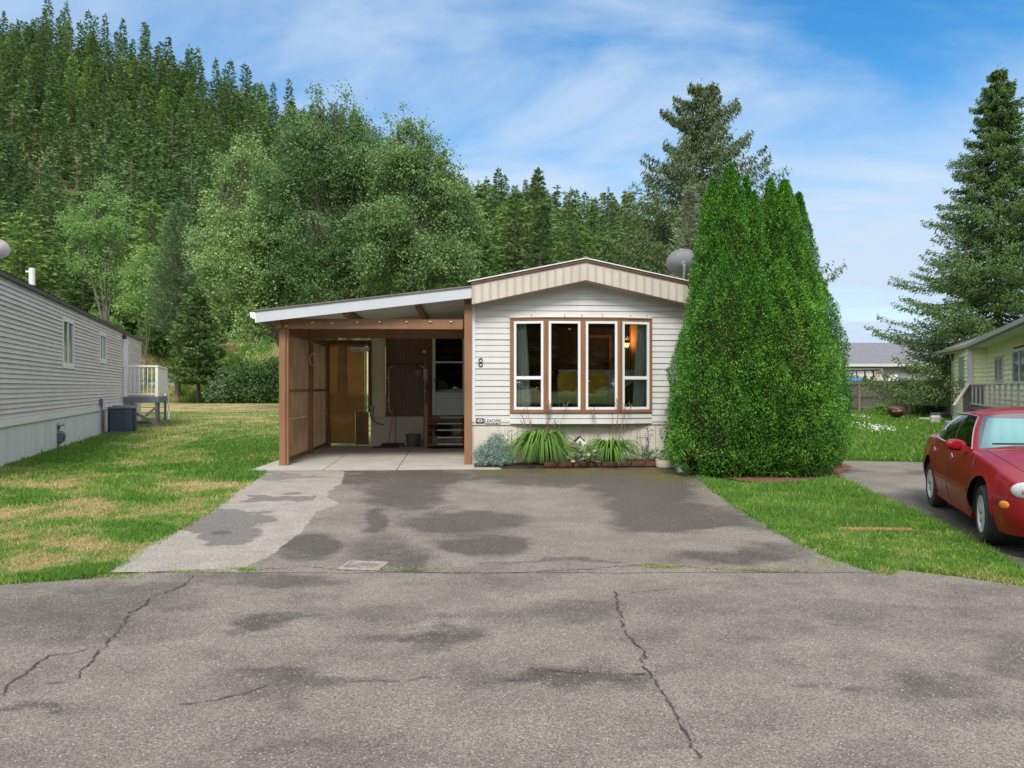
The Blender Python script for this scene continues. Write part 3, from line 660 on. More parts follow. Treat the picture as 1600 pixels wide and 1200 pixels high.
home = thing('mobile_home', 'white sided mobile home with a low gable roof, brown framed bay window and carport', 'mobile home', (H0[0], H0[1], 0), A_)
def soff(u): return ZE + (ZP - ZE) * (1 - abs(u - W/2) / (W/2))
bu0, bu1 = hu(797, -.02), hu(1018, -.02); BV = -.20; ba, bb = hu(853, BV), hu(968.5, BV)
def topf(z):
    if z <= ZE: return (0, W)
    if z >= ZP: return None
    h = W/2 * (ZP - z) / (ZP - ZE); return (W/2 - h, W/2 + h)
mb = MB(); siding(mb, W, .965, ZP, top=topf, openings=[(bu0, bu1, .965, 3.25)]); mb.build('gable_siding', M_SIDE, home)
mb = MB(); mb.box(-.012, 0.0, .02, 17.5, .97, ZE+.2); mb.box(W, W+.012, .02, 17.5, .97, ZE+.2); mb.box(.0, W, 17.5, 17.52, 0, ZE); mb.build('side_wall', M_ANX, home)
for q_ in ((0, .075, -.034, -.0205), (-.03, -.0125, -.034, .07), (W-.075, W, -.034, -.0205)): MB().box(*q_, .955, ZE+.03).build('corner_trim', M_WHITE, home)
# skirting with seams and its band
mb = MB(); u = -.02
while u < W: mb.box(u+.004, min(u+1.02, W)-.004, .004, .03, -.05, .875); u += 1.02
mb.box(-.02, -.006, .03, 5.1, -.05, .875); mb.box(W-.01, W+.01, .03, 17.5, -.05, .96)
mb.box(-.03, W+.01, -.022, .03, .878, .962); mb.box(-.03, W+.01, -.034, -.0225, .935, .958)
mb.build('skirting', M_SKIRT, home)
# fascia
FL, FR = -.0, 4.92; PK = 2.45; VF = -.32
def ft(u): return 3.89 + (4.40 - 3.89) * (1 - abs(u - PK) / PK)
def fb(u): return 3.47 + (4.01 - 3.47) * (1 - abs(u - PK) / PK)
mb = MB(); us = [FL + i*(PK-FL)/14 for i in range(15)] + [PK + i*(FR-PK)/14 for i in range(1, 15)]
for a, b in zip(us[:-1], us[1:]): mb.prism([(a, fb(a)), (b, fb(b)), (b, ft(b)), (a, ft(a))], VF, VF+.02)
f_ = mb.build('fascia', M_FASC, home)
mb = MB()
for a, b in zip(us[:-1], us[1:]):
    for c in (a + .02, a + (b-a)*.30):
        mb.prism([(c, fb(c)), (c+.011, fb(c+.011)), (c+.011, ft(c+.011)), (c, ft(c))], VF-.013, VF-.001)
mb.build('rib', M_RIB, f_)
mb = MB()
for a, b in ((FL-.02, PK), (PK, FR+.02)): mb.prism([(a, ft(a)+.002), (b, ft(b)+.002), (b, ft(b)+.062), (a, ft(a)+.062)], VF-.03, VF+.03)
for a, b in ((FL, PK), (PK, FR)): mb.prism([(a, fb(a)-.028), (b, fb(b)-.028), (b, fb(b)-.002), (a, fb(a)-.002)], VF-.008, VF+.03)
mb.build('fascia_cap', M_CAP, home)
mb = MB()
for a, b in ((FL-.08, PK), (PK, FR+.08)): mb.prism([(a, ft(a)+.064), (b, ft(b)+.064), (b, ft(b)+.085), (a, ft(a)+.085)], VF-.05, VF-.01)
mb.build('drip_edge', M_WHITE, home)
mb = MB()
for a, b in ((FL-.10, PK), (PK, FR+.10)): mb.prism([(a, ft(a)+.066), (b, ft(b)+.066), (b, ft(b)+.098), (a, ft(a)+.098)], VF-.008, 17.8)
mb.box(PK-.05, PK+.05, VF-.03, 17.8, ft(PK)+.09, ft(PK)+.125)
rf = mb.build('roof', M_ROOF, home)
mb = MB()
for a, b in ((FL, PK), (PK, FR)): mb.prism([(a, fb(a)-.001), (b, fb(b)-.001), (b, fb(b)+.02), (a, fb(a)+.02)], VF+.0305, .03)
mb.build('soffit', M_FASC, home)
# bay window
BT, BB = 3.215, 1.15
facets = [((bu0, -.02), (ba, BV), [(0.075, None)], True), ((ba, BV), (bb, BV), None, False), ((bb, BV), (bu1, -.02), None, True)]
cas = MB(); low = MB(); wins = []
for fi, (p, q, _, rail) in enumerate(facets):
    L = math.hypot(q[0]-p[0], q[1]-p[1]); ang = math.atan2(q[1]-p[1], q[0]-p[0]); M = Matrix.Translation((p[0], p[1], 0)) @ Matrix.Rotation(ang, 4, 'Z')
    if fi == 1: w = [(.055, L/2-.055), (L/2+.055, L-.055)]
    else: w = [(.085, L-.05)] if fi == 0 else [(.05, L-.06)]
    xs_ = [0] + [v for a in w for v in a] + [L]
    for i in range(0, len(xs_), 2): cas.box(xs_[i]+(.0 if i else .002), xs_[i+1]-.0, -.03, .02, BB, BT, M)
    for a, b in w: cas.box(a, b, -.028, .02, BB, 1.21, M); cas.box(a, b, -.028, .02, 3.14, BT, M)
    cas.box(0, L, -.045, .02, BB-.0, BB+.028, M); cas.box(.0, L, -.042, .02, BT-.025, BT, M)
    siding(low, L, .905, BB-.003, course=.122, lip=.02, M=M)
    for a, b in w: wins.append((M, a, b, rail))
low.add([(bu0, 0, .904), (ba, BV, .904), (bb, BV, .904), (bu1, 0, .904)], [(0, 1, 2, 3)])
low.build('bay_siding', M_SIDE, home); low = MB()
# small sloping cap over the bay
cp = [(bu0-.02, -.025), (ba-.01, BV-.03), (bb+.01, BV-.03), (bu1+.02, -.025)]
low.add([(x, y, BT+.004) for x, y in cp] + [(bu0-.02, -.022, BT+.03), (ba, BV-.01, BT+.028), (bb, BV-.01, BT+.028), (bu1+.02, -.022, BT+.03), (ba+.1, -.021, BT+.10), (bb-.1, -.021, BT+.10)], [(0,1,5,4), (1,2,6,5), (2,3,7,6), (4,5,8), (5,6,9,8), (6,7,9), (0,3,2,1)])
cas.build('bay_casing', M_BRN, home); low.build('bay_cap', M_SIDE, home)
for (M, a, b, rail) in wins:
    m = MB(M); t = .055
    m.box(a+.003, a+t, -.022, .04, 1.213, 3.137); m.box(b-t, b-.003, -.022, .04, 1.213, 3.137); m.box(a+t, b-t, -.022, .04, 1.213, 1.213+t); m.box(a+t, b-t, -.022, .04, 3.137-t, 3.137)
    if rail: m.box(a+t, b-t, -.020, .035, 1.87, 1.94)
    wf = m.build('window', M_WHITE, home); g_ = MB(M); g_.box(a+t, b-t, .004, .010, 1.213+t, 3.137-t); g_.build('pane', M_GLASS, wf)
# little hooks over the bay
for px in (831, 882, 909, 941, 986, 1012): u = hu(px, BV); mb = MB(); mb.box(u-.008, u+.008, BV-.05 if ba < u < bb else -.15, BV-.03 if ba < u < bb else -.12, BT+.03, BT+.06); mb.build('light_hook', M_BRN, home)
# room behind the glass
M_PAN = pmat('wood_panelling', (.13, .085, .055), .6, (.09, .058, .038), 3, stretch=(6, 1, .4)); M_FLR = pmat('room_floor', (.14, .10, .07), .6)
mb = MB(); r0, r1, d1, zf, zc_ = .10, W-.10, 4.9, .98, 3.42
mb.add([(r0, .03, zf), (r1, .03, zf), (r1, d1, zf), (r0, d1, zf), (r0, .03, zc_), (r1, .03, zc_), (r1, d1, zc_), (r0, d1, zc_)], [(3, 2, 6, 7), (0, 3, 7, 4), (2, 1, 5, 6), (4, 7, 6, 5)]); mb.build('room_panelling', M_PAN, home)
mb = MB(); mb.box(r0, r1, .03, d1, zf-.03, zf-.002); mb.build('room_floor', M_FLR, home)
mb = MB(); ws_ = [(bu0+.12, .06), (ba+.03, BV+.07), (bb-.03, BV+.07), (bu1-.12, .06)]; mb.add([(x, y, z) for z in (1.08, 1.13) for x, y in ws_], [(0, 1, 2, 3), (4, 5, 6, 7), (0, 1, 5, 4), (1, 2, 6, 5), (2, 3, 7, 6), (3, 0, 4, 7)]); mb.build('window_seat', M_WHITE, home)
mb = MB(); u_ = hu(941, 4.6)
for uu in (u_-.50, u_+.22): mb.box(uu, uu+.1, 4.75, 4.86, zf, 3.1)
mb.box(u_-.50, u_+.32, 4.75, 4.87, 3.1, 3.2); MB().box(hu(985, 3.2), hu(985, 3.2)+.25, 3.1, 3.3, zf, 3.4).build('wall_post', pmat('orange_wood', (.42, .17, .06), .45, (.30, .12, .04), 4, stretch=(1, 1, .3)), home); mb.build('door_frame', pmat('orange_wood', (.42, .17, .06), .45, (.30, .12, .04), 4, stretch=(1, 1, .3)), home)
# house number and sign
u, z = hz(751, 567, -.03); M_BLK = pmat('black_metal', (.02, .02, .02), .5, (.035, .035, .035), 8)
text_mesh('house_number', '8', .29, M_BLK, Matrix.Translation((u, -.032, z)) @ FACE, home, .006, .80, -.004)
u, z = hz(769.5, 657.5, -.04); u2, _ = hz(750, 657, -.04)
mb = MB(); mb.box(u-.165, u+.165, -.045, -.036, z-.055, z+.055, bev=.003); sg = mb.build('sign_plate', M_WHITE, home)
text_mesh('lettering', 'LEADER', .098, M_BLK, Matrix.Translation((u, -.047, z-.004)) @ FACE, sg, .001, .98, .0015)
mb = MB(); mb.box(u-.172, u+.172, -.0405, -.0355, z-.062, z+.062); mb.build('sign_border', pmat('grey_border', (.25, .25, .25), .6), sg)
mb = MB(); mb.box(u2-.085, u2+.085, -.045, -.036, z-.045, z+.055, bev=.003); sg2 = mb.build('emblem_plate', pmat('charcoal_plate', (.05, .055, .065), .5), home)
mb = MB(); n = 28
for k in range(n):
    def pt(a, r): return (u2 + math.cos(a)*.056*r, -.0475, z+.005 + math.sin(a)*.030*r*(1 if abs(math.cos(a)) < .7 else .9))
    a, b = 2*math.pi*k/n, 2*math.pi*(k+1)/n; mb.add([pt(a, 1), pt(b, 1), pt(b, .55), pt(a, .55)], [(0, 1, 2, 3)])
mb.add([(u2-.075, -.0475, z+.005), (u2-.05, -.0475, z+.016), (u2-.05, -.0475, z-.006)], [(0, 1, 2)]); mb.add([(u2+.075, -.0475, z+.005), (u2+.05, -.0475, z+.016), (u2+.05, -.0475, z-.006)], [(0, 1, 2)])
mb.build('emblem', M_WHITE, sg2)
mb = MB(); mb.tube([(-.02, -.06, .03), (-.02, -.06, .98)], .018, 8); mb.lathe([(.03, .0), (.035, .03), (.02, .06)], 10, Matrix.Translation((-.02, -.06, .03))); mb.build('standpipe', pmat('pinkish_pipe', (.55, .44, .38), .6), home)

# --- the rear entry room at the end of the carport (part of the home)
AV = 5.25; aw = MB(); sL = hu(580, AV); sR = hu(601.5, AV)
siding(aw, sR-.03, .86, 3.7, x0=sL, M=Matrix.Translation((0, AV, 0)), course=.125)
aw.box(-.1, 0, AV-.02, AV+.0, .8, 3.7); aw.box(sL-.01, 0, AV+.02, 9, 3.4, 3.7); aw.box(sL-.012, sL+.01, AV, 9, .0, 3.6)
aw.build('entry_siding', M_ANX, home)
mb = MB(); mb.box(sL, .0, AV+.0, AV+.03, 0.02, .80); mb.box(sL-.02, .0, AV-.025, AV+.03, .80, .86)
for px in (604, 640): u = hu(px, AV); mb.box(u-.006, u+.006, AV-.004, AV, .03, .8)
mb.build('entry_skirting', M_SKIRT, home)
mb = MB(); mb.box(sR-.03, sR+.015, AV-.035, AV+.02, .86, 3.6); mb.build('entry_trim', M_FASC, home)
pL, pR = hu(603.5, AV), hu(664, AV); dL, dR = hu(675.5, AV), hu(726, AV)
mb = MB(); mid = (pL+pR)/2; mb.box(pL+.05, mid-.006, AV+.03, AV+.05, .98, 3.5); mb.box(mid+.006, pR-.04, AV+.03, AV+.05, .98, 3.5)
pn = mb.build('brown_panel', pmat('brown_panel', (.19, .10, .058), .5, (.13, .068, .04), 3, stretch=(7, 1, .3)), home)
mb = MB(); mb.box(pL, pL+.05, AV-.03, AV+.05, .86, 3.5); mb.box(pR-.04, dL-.0, AV-.05, AV+.05, .0, 3.5); mb.box(pL+.05, pR-.04, AV-.04, AV+.05, .86, .98); mb.box(mid-.02, mid+.02, AV+.015, AV+.03, .98, 3.5); mb.build('panel_frame', M_BRND, home)
fl = MB(); fl.box(sL+.02, -.02, AV+.05, 8.9, .80, .86); fl.build('entry_floor', M_FLR, home)
bw = MB(); bw.add([(sL+.03, 8.9, .86), (-.02, 8.9, .86), (-.02, 8.9, 3.4), (sL+.03, 8.9, 3.4)], [(0, 1, 2, 3)]); bw.build('entry_back_wall', pmat('dark_wallpaper', (.09, .08, .06), .8, (.16, .14, .11), 3), home)
# door
M_DOOR = pmat('door_white', (.74, .77, .80), .45, (.66, .69, .72), 3)
m = MB(); zd0, zd1, zr1, zk = .89, 3.25, zat(566, 21.25), zat(613, 21.25)
m.box(dL, dL+.085, AV-.02, AV+.03, zd0, zd1); m.box(dR-.06, dR, AV-.02, AV+.03, zd0, zd1); m.box(dL+.085, dR-.06, AV-.018, AV+.03, zr1-.022, zr1+.022); m.box(dL+.085, dR-.06, AV-.018, AV+.03, zd1-.1, zd1)
door = m.build('door', M_DOOR, home)
m = MB(); m.box(dL+.09, dR-.062, AV-.012, AV+.03, zd0+.0, zk, bev=.006); m.build('kick_panel', pmat('kick_panel', (.60, .68, .76), .45, (.55, .62, .70), 2), door)
m = MB(); m.box(dL+.085, dR-.06, AV+.008, AV+.012, zk, zr1-.022); m.box(dL+.085, dR-.06, AV+.008, AV+.012, zr1+.022, zd1-.1); m.build('pane', glassmat('door_glass', (.75, .78, .76), .02), door)
m = MB(); m.tube([(dL+.05, AV-.07, 1.86), (dL+.05, AV-.07, 1.98)], .012, 6); m.tube([(dL+.05, AV-.07, 1.92), (dL+.05, AV-.02, 1.92)], .014, 6); m.build('handle', M_BLK, door)

# --- carport
cpt = thing('carport', 'brown painted timber carport with a sloping white edged roof and tan translucent side panels', 'carport', (H0[0], H0[1], 0), A_)
UL = hu(437, 0); M_FIB = bpy.data.materials.new('tan_fibreglass'); M_FIB.use_nodes = True
_nt = M_FIB.node_tree; _b = _nt.nodes['Principled BSDF']; _b.inputs['Roughness'].default_value = .35; _b.inputs['Base Color'].default_value = (.50, .28, .125, 1)
_tc = _nt.nodes.new('ShaderNodeTexCoord'); _n = _nt.nodes.new('ShaderNodeTexNoise'); _n.inputs['Scale'].default_value = 1.7; _n.inputs['Detail'].default_value = 8; _nt.links.new(_tc.outputs['Object'], _n.inputs[0])
_mx = _nt.nodes.new('ShaderNodeMixRGB'); _mx.inputs[1].default_value = (.40, .25, .145, 1); _mx.inputs[2].default_value = (.29, .175, .10, 1); _mr = _nt.nodes.new('ShaderNodeMapRange'); _mr.inputs[1].default_value = .38; _mr.inputs[2].default_value = .62; _nt.links.new(_n.outputs[0], _mr.inputs[0]); _nt.links.new(_mr.outputs[0], _mx.inputs[0])
_nt.links.new(_mx.outputs[0], _b.inputs['Base Color']); _t = _nt.nodes.new('ShaderNodeBsdfTranslucent'); _t.inputs[0].default_value = (.56, .33, .18, 1); _nt.links.new(_mx.outputs[0], _t.inputs[0])
_ms = _nt.nodes.new('ShaderNodeMixShader'); _ms.inputs[0].default_value = .55; _nt.links.new(_b.outputs[0], _ms.inputs[1]); _nt.links.new(_t.outputs[0], _ms.inputs[2]); _nt.links.new(_ms.outputs[0], _nt.nodes['Material Output'].inputs[0])
M_FIB2 = M_FIB.copy(); M_FIB2.name = 'amber_clear_panel'; _nt = M_FIB2.node_tree; _out = _nt.nodes['Material Output']; _ms = [x for x in _nt.nodes if x.type == 'MIX_SHADER'][0]
_tp = _nt.nodes.new('ShaderNodeBsdfTransparent'); _tp.inputs[0].default_value = (.80, .62, .42, 1); _m2 = _nt.nodes.new('ShaderNodeMixShader'); _m2.inputs[0].default_value = .34; _nt.links.new(_ms.outputs[0], _m2.inputs[1]); _nt.links.new(_tp.outputs[0], _m2.inputs[2]); _nt.links.new(_m2.outputs[0], _out.inputs[0])
def post(u, v, w, d, z1=2.95): m = MB(); m.box(u, u+w, v, v+d, .03, z1, bev=.006); return m.build('post', M_BRN, cpt)
post(UL, -.06, .135, .11); m = MB(); m.box(UL+.14, UL+.19, -.02, .06, .03, 2.95, bev=.004); m.build('post', M_BRN, cpt)
post(UL, 2.75, .13, .12); post(UL, 5.05, .12, .12, 3.0); post(hu(725.5, -.1), -.12, .16, .10, 3.60)
m = MB(); m.box(UL-.02, -.19, -.07, -.02, 2.95, 3.165, bev=.006); m.build('beam', M_BRN, cpt)
m = MB(); m.box(UL+.0, 0, 2.72, 2.82, 2.94, 3.15); m.build('beam', M_BRN, cpt)
m = MB(); m.box(UL-.06, UL+.06, -.16, 5.3, 2.955, 3.12, bev=.006); m.build('side_beam', M_BRN, cpt)
m = MB(); m.box(UL+.1, sL, 5.15, 5.25, 2.97, 3.04); m.build('beam', M_BRND, cpt)
RL, RR0, RV = -4.50, -.005, -.36
def rz_(u, t=0): return 3.05 + (3.60 - 3.05) * (u - RL) / (RR0 - RL) + t
m = MB(); m.prism([(RL, rz_(RL)), (RR0, rz_(RR0)), (RR0, rz_(RR0, .235)), (RL, rz_(RL, .235))], RV, RV+.03); m.build('fascia', pmat('bluish_white_paint', (.50, .53, .56), .4, (.46, .49, .53), 2), cpt)
m = MB(); m.prism([(RL-.02, rz_(RL, .236)), (RR0, rz_(RR0, .236)), (RR0, rz_(RR0, .262)), (RL-.02, rz_(RL, .262))], RV-.03, 5.9); m.build('roof_sheet', M_ROOF, cpt)
m = MB(); rows = []
for i in range(121):
    v = RV+.031 + i/120*(5.8-RV); z = .012*math.cos(i*math.pi/1.5*1.0); rows.append([(RL+.02, v, rz_(RL, .10)+z), (RR0-.01, v, rz_(RR0, .10)+z)])
m.grid(rows); m.build('ceiling_sheet', pmat('grey_ceiling', (.50, .49, .44), .6, (.42, .41, .37), 1.5), cpt)
up_ = hu(541, -.1)
for k, uu in enumerate((up_, up_+1.5)):
    m = MB(); m.box(uu-.05, uu+.07, -.28 if k == 0 else .1, 5.6, rz_(uu)-.06 + (0 if k == 0 else .03), rz_(uu)+.06); m.build('purlin', M_BRN, cpt)
m = MB(); m.box(RL-.02, RL, RV, 5.8, rz_(RL), rz_(RL)+.2); rows = []
for v in (RV+.02, 5.8): rows.append([(RL-.025, v, 3.27), (RL-.14, v, 3.27), (RL-.12, v, 3.16), (RL-.06, v, 3.13), (RL-.025, v, 3.13)])
m.grid(rows); m.add(rows[0], [(0, 1, 2, 3, 4)]); m.build('gutter', M_WHITE, cpt)
# side wall panels and rails
for (v0, v1) in ((.04, 2.75), (2.87, 5.05)):
    for (z0, z1) in ((.10, .98), (.985, 1.60), (1.64, 2.94)):
        m = MB(); rows = []; n = 70
        for i in range(n+1): v = v0 + (v1-v0)*i/n; rows.append([(UL+.03+.006*math.cos(i*math.pi/1.0), v, z0), (UL+.03+.006*math.cos(i*math.pi), v, z1)])
        m.grid(rows); m.build('wall_panel', M_FIB, cpt)
    m = MB(); m.box(UL+.045, UL+.09, v0, v1, 1.59, 1.65); m.build('rail', M_BRN, cpt); m = MB(); m.box(UL+.01, UL+.09, v0, v1, .06, .13); m.build('rail', M_BRND, cpt)
    m = MB(); m.box(UL+.01, UL+.08, v0, v1, 2.86, 2.95); m.build('rail', M_BRN, cpt)
eL, eR = hu(512, 5.2), hu(575, 5.2); eM = hu(555, 5.2)
m = MB(); m.box(eL, eR-.09, 5.19, 5.195, .985, 2.93); bp_ = m.build('end_panel', M_FIB2, cpt)
m = MB(); m.box(eL, eM, 5.19, 5.195, .10, .98); m.build('end_panel', M_FIB2, cpt)
m = MB(); m.box(eM+.01, eR+.02, 5.18, 5.19, .06, .98); m.build('plywood_patch', M_FIB, cpt)
m = MB(); m.box(eL-.05, eL+.05, 5.16, 5.24, .03, 2.97); m.box(eL, eR+.1, 5.16, 5.2, 2.93, 2.99); m.box(eR+.01, eR+.10, 5.17, 5.25, .98, 2.97); m.box(eL, eR, 5.175, 5.189, .975, .99); m.build('end_frame', M_BRND, cpt)
m = MB(); m.box(eR-.08, eR-.035, 5.165, 5.18, .99, 2.75); m.build('worn_white_strip', pmat('worn_white', (.55, .52, .45), .8, (.30, .25, .18), 14), cpt)
# string lights on the front beam
for k, (px, py) in enumerate([(447, 509), (488, 504), (519, 505), (558, 504), (593, 503), (635, 503), (672, 503), (704, 503), (733, 503)]):
    u, z = hz(px, py, -.09); m = MB(); m.tube([(u-.02, -.085, z-.01), (u, -.095, z+.004), (u+.035, -.10, z+.01)], [.010, .016, .006], 6)
    o = m.build('string_light_bulb', pmat('bulb_cream', (.75, .66, .45), .3)); o.matrix_world = HM
    tag(o, 'tiny cream light bulb clipped along the front beam of the carport', 'light bulb', 'light bulbs on the carport beam')

# --- porch steps
stp = thing('porch_steps', 'brown open wooden steps with white nosings leading up to the entry door in the carport', 'steps', hw(-.6, 4.6, .03), A_)
m = MB(); s0, s1 = hu(669, 4.5)+.6, hu(724, 4.5)+.6
TZ = [(.81, .50), (.65, .26), (.48, .02), (.29, -.20), (.12, -.42)]
for z, y in TZ: t_ = MB(); t_.box(s0, s1, y, y+.27, z-.035, z); t = t_.build('tread', M_BRN, stp); n_ = MB(); n_.box(s0+.30 if z > .7 else s0+.26, s1-.02, y-.014, y+.04, z-.028, z+.006); n_.build('nosing', M_WHITE, t)
for x in (s0+.01, s1-.05): m = MB(); m.bar((x+.02, -.42, .0), (x+.02, .62, .74), .05, .16); m.build('stringer', M_BRND, stp)
m = MB(); m.box(s0, s1, .52, .55, .62, .77); m.build('riser', M_BRN, stp)
m = MB(); m.box(s0-.10, s0, -.40, -.30, -.03, 1.22, bev=.01); m.build('rail_post', M_BRN, stp)
m = MB(); m.bar((s0-.05, -.35, 1.18), (s0-.05, .58, 1.78), .045, .09); m.box(s0-.09, s0-.01, .52, .60, .0, 1.85); m.build('handrail', M_BRN, stp)
m = MB(); m.box(s0+.0, s1, -.50, -.1, -.03, .0); m.build('dark_mat', pmat('rubber', (.03, .03, .03), .9), stp)

# ------------------------------------------------------------------ the grey home on the left
LX, LY = -10.78, 15.5; LD = (-.3467, .938); LA = math.atan2(LD[1], LD[0])
def lt_(px): p = (px-800)/F; return (LX - p*LY) / (LD[1]*p - LD[0])
def lpt(t, n=0.0, z=0.0): return (LX + LD[0]*t + LD[1]*n, LY + LD[1]*t - LD[0]*n, z)
def lz(px, py): t = lt_(px); return zat(py, LY + LD[1]*t)
# local frame: x along the wall away from the camera, -y outwards (to the right), z up
lh = thing('mobile_home', 'long lavender grey sided mobile home with white skirting', 'mobile home', (LX, LY, 0), LA)
LE_ = 23.5; M_LAV = pmat('lavender_siding', (.63, .56, .535), .55, (.54, .485, .47), 1.2, stretch=(1, 1, 3), bump=.05)
wl = [(96, 113, 494, 575), (154.5, 164, 518, 567)]; ops = []
for (a, b, c, d) in wl: ops.append((lt_(a), lt_(b), lz(a, d), lz(a, c)))
dt0, dt1 = lt_(192), lt_(198); dz1 = lz(193, 529); ops.append((dt0, dt1, 1.0, dz1))
mb = MB(); siding(mb, LE_, 1.02, 4.06, course=.11, lip=.036, x0=-3.5, openings=ops); mb.build('wall_siding', M_LAV, lh)
mb = MB(); mb.box(-3.5, LE_, 4.6, 4.62, 0, 4.1); mb.box(LE_-.02, LE_, .0, 4.6, 0, 4.1); mb.box(-3.52, -3.5, 0, 4.6, 0, 4.1); mb.build('other_walls', M_LAV, lh)
mb = MB(); x = -3.5
while x < LE_: mb.box(x+.004, min(x+1.2, LE_)-.004, .0, .02, -.05, .84); x += 1.2
mb.build('skirting', pmat('white_skirting', (.68, .67, .65), .6, (.58, .57, .56), 1.5, stretch=(2, 1, .3)), lh)
mb = MB(); mb.box(-3.5, LE_, -.045, .02, .845, 1.01, bev=.01); mb.build('skirting_band', M_WHITE, lh)
mb = MB(); mb.box(-3.6, LE_+.15, -.09, -.03, 4.03, 4.12); mb.add([(-3.6, -.10, 4.13), (LE_+.15, -.10, 4.13), (LE_+.15, 2.3, 4.55), (-3.6, 2.3, 4.55), (-3.6, 4.7, 4.13), (LE_+.15, 4.7, 4.13)], [(0, 1, 2, 3), (3, 2, 5, 4)]); mb.build('roof', pmat('dark_roof', (.07, .065, .06), .8, (.11, .10, .09), 5), lh)
for i, (x0, x1, z0, z1) in enumerate(ops[:2]):
    m = MB(); t = .085 if i == 0 else .07; tb = .16
    m.box(x0, x0+t, -.05, .03, z0, z1); m.box(x1-t, x1, -.05, .03, z0, z1); m.box(x0+t, x1-t, -.05, .03, z0, z0+tb); m.box(x0+t, x1-t, -.05, .03, z1-tb*.8, z1); xm = (x0+x1)/2; m.box(xm-.05, xm+.05, -.04, .03, z0+tb, z1-tb*.8)
    wf = m.build('window', M_WHITE, lh); m = MB(); m.box(x0+t, x1-t, -.01, -.004, z0+tb, z1-tb*.8); m.build('pane', pmat('dark_glass', (.05, .06, .07), .08, (.10, .12, .13), 2), wf)
m = MB(); m.box(dt0, dt0+.1, -.06, .03, 1.02, dz1); m.box(dt1-.1, dt1, -.06, .03, 1.02, dz1); m.box(dt0+.1, dt1-.1, -.05, .03, dz1-.1, dz1); dr = m.build('door_frame', M_WHITE, lh)
m = MB(); m.box(dt0+.1, dt1-.1, -.035, .03, 1.02, dz1-.1); m.build('door_leaf', pmat('door_pale', (.7, .7, .68), .5), dr)
m = MB(); xx = lt_(191); m.box(xx-.12, xx+.12, -.16, -.02, lz(192, 530)+.0, lz(192, 525)+.05, bev=.02); m.build('porch_light', M_BLK, lh)
# vent pipe
x, y = xat(50, 19.5)-.6, 19.5
xv = lt_(50)+1.2; m = MB(); m.tube([(0, 0, 0), (0, 0, 1.05)], .07, 12); m.box(-.13, -.02, -.05, .05, .78, .88)
vp = m.build('vent_pipe', M_WHITE); _p = lpt(lt_(50)+.9, -.9, 4.2); vp.location = (xat(50, _p[1]), _p[1], 4.25); vp.parent = lh; vp.matrix_parent_inverse = (Matrix.Translation((LX, LY, 0)) @ Matrix.Rotation(LA, 4, 'Z')).inverted()
vp.scale = (1, 1, (zat(419, _p[1]) - 4.25) / 1.05)

# deck
dk = thing('deck', 'small raised white railed deck at the far door of the grey home', 'deck', lpt(dt0-.1, 0, 0), LA)
DW, DL, DZ = 1.38, 4.2, lz(193, 620); RT = lz(193, 573.5)
m = MB(); m.box(0, DL, -DW, -.02, DZ-.04, DZ, bev=.005); m.build('floor', pmat('deck_grey', (.22, .23, .25), .7, (.16, .17, .18), 4), dk)
m = MB(); m.box(-.03, 0.0, -DW-.03, -.02, DZ-.26, DZ-.001); m.box(0.0, DL, -DW-.03, -DW, DZ-.26, DZ-.001); m.build('rim_board', pmat('deck_rim', (.13, .15, .19), .7), dk)
for x, y in ((.0, -.14), (0, -DW), (DL-.1, -DW)): m = MB(); m.box(x, x+.11, y, y+.11, DZ+.001, RT, bev=.008); m.build('rail_post', M_WHITE, dk)
m = MB(); m.box(-.02, .13, -DW-.02, -.03, RT, RT+.07, bev=.008); m.box(.131, DL, -DW-.02, -DW+.12, RT, RT+.07, bev=.008); m.box(.03, .08, -DW+.11, -.14, DZ+.09, DZ+.16); m.build('top_rail', M_WHITE, dk)
k = 6
for i in range(k): y = -.14 - (DW-.25)*(i+.9)/(k+.8); m = MB(); m.box(.035, .075, y-.03, y, DZ+.161, RT-.001); m.build('baluster', M_WHITE, dk)
m = MB(); m.box(.111, DL-.1, -DW+.02, -DW+.05, DZ+.12, RT-.03); m.build('solid_panel', M_WHITE, dk)
M_GW = pmat('grey_wood', (.21, .19, .17), .9, (.13, .12, .11), 7, bump=.4)
for x, y in ((.02, -DW+.02), (.9, -DW+.02), (DL-.1, -DW+.02), (.02, -.4)): m = MB(); m.box(x, x+.1, y, y+.1, 0, DZ-.04); m.build('leg', M_GW, dk)
m = MB(); m.bar((.0, -.2, .75), (.0, -DW+.1, .12), .04, .12); m.bar((-.045, -.9, .45), (-.045, -DW+.1, .8), .04, .10); m.bar((.0, -.2, .05), (0, -DW, .05), .08, .08); m.bar((0, -DW-.02, .05), (DL, -DW-.02, .05), .08, .08); m.build('brace', M_GW, dk)
m = MB(); m.bar((DL, -DW, RT), (DL+1.2, -DW, .5), .05, .08); m.bar((DL+1.2, -DW, 0), (DL+1.2, -DW, .95), .06, .06)
for i in range(4): m.box(DL+.28*i, DL+.28*i+.27, -DW, -.2, DZ-.28*(i+1)-.03, DZ-.28*(i+1))
m.build('stair', M_WHITE, dk)

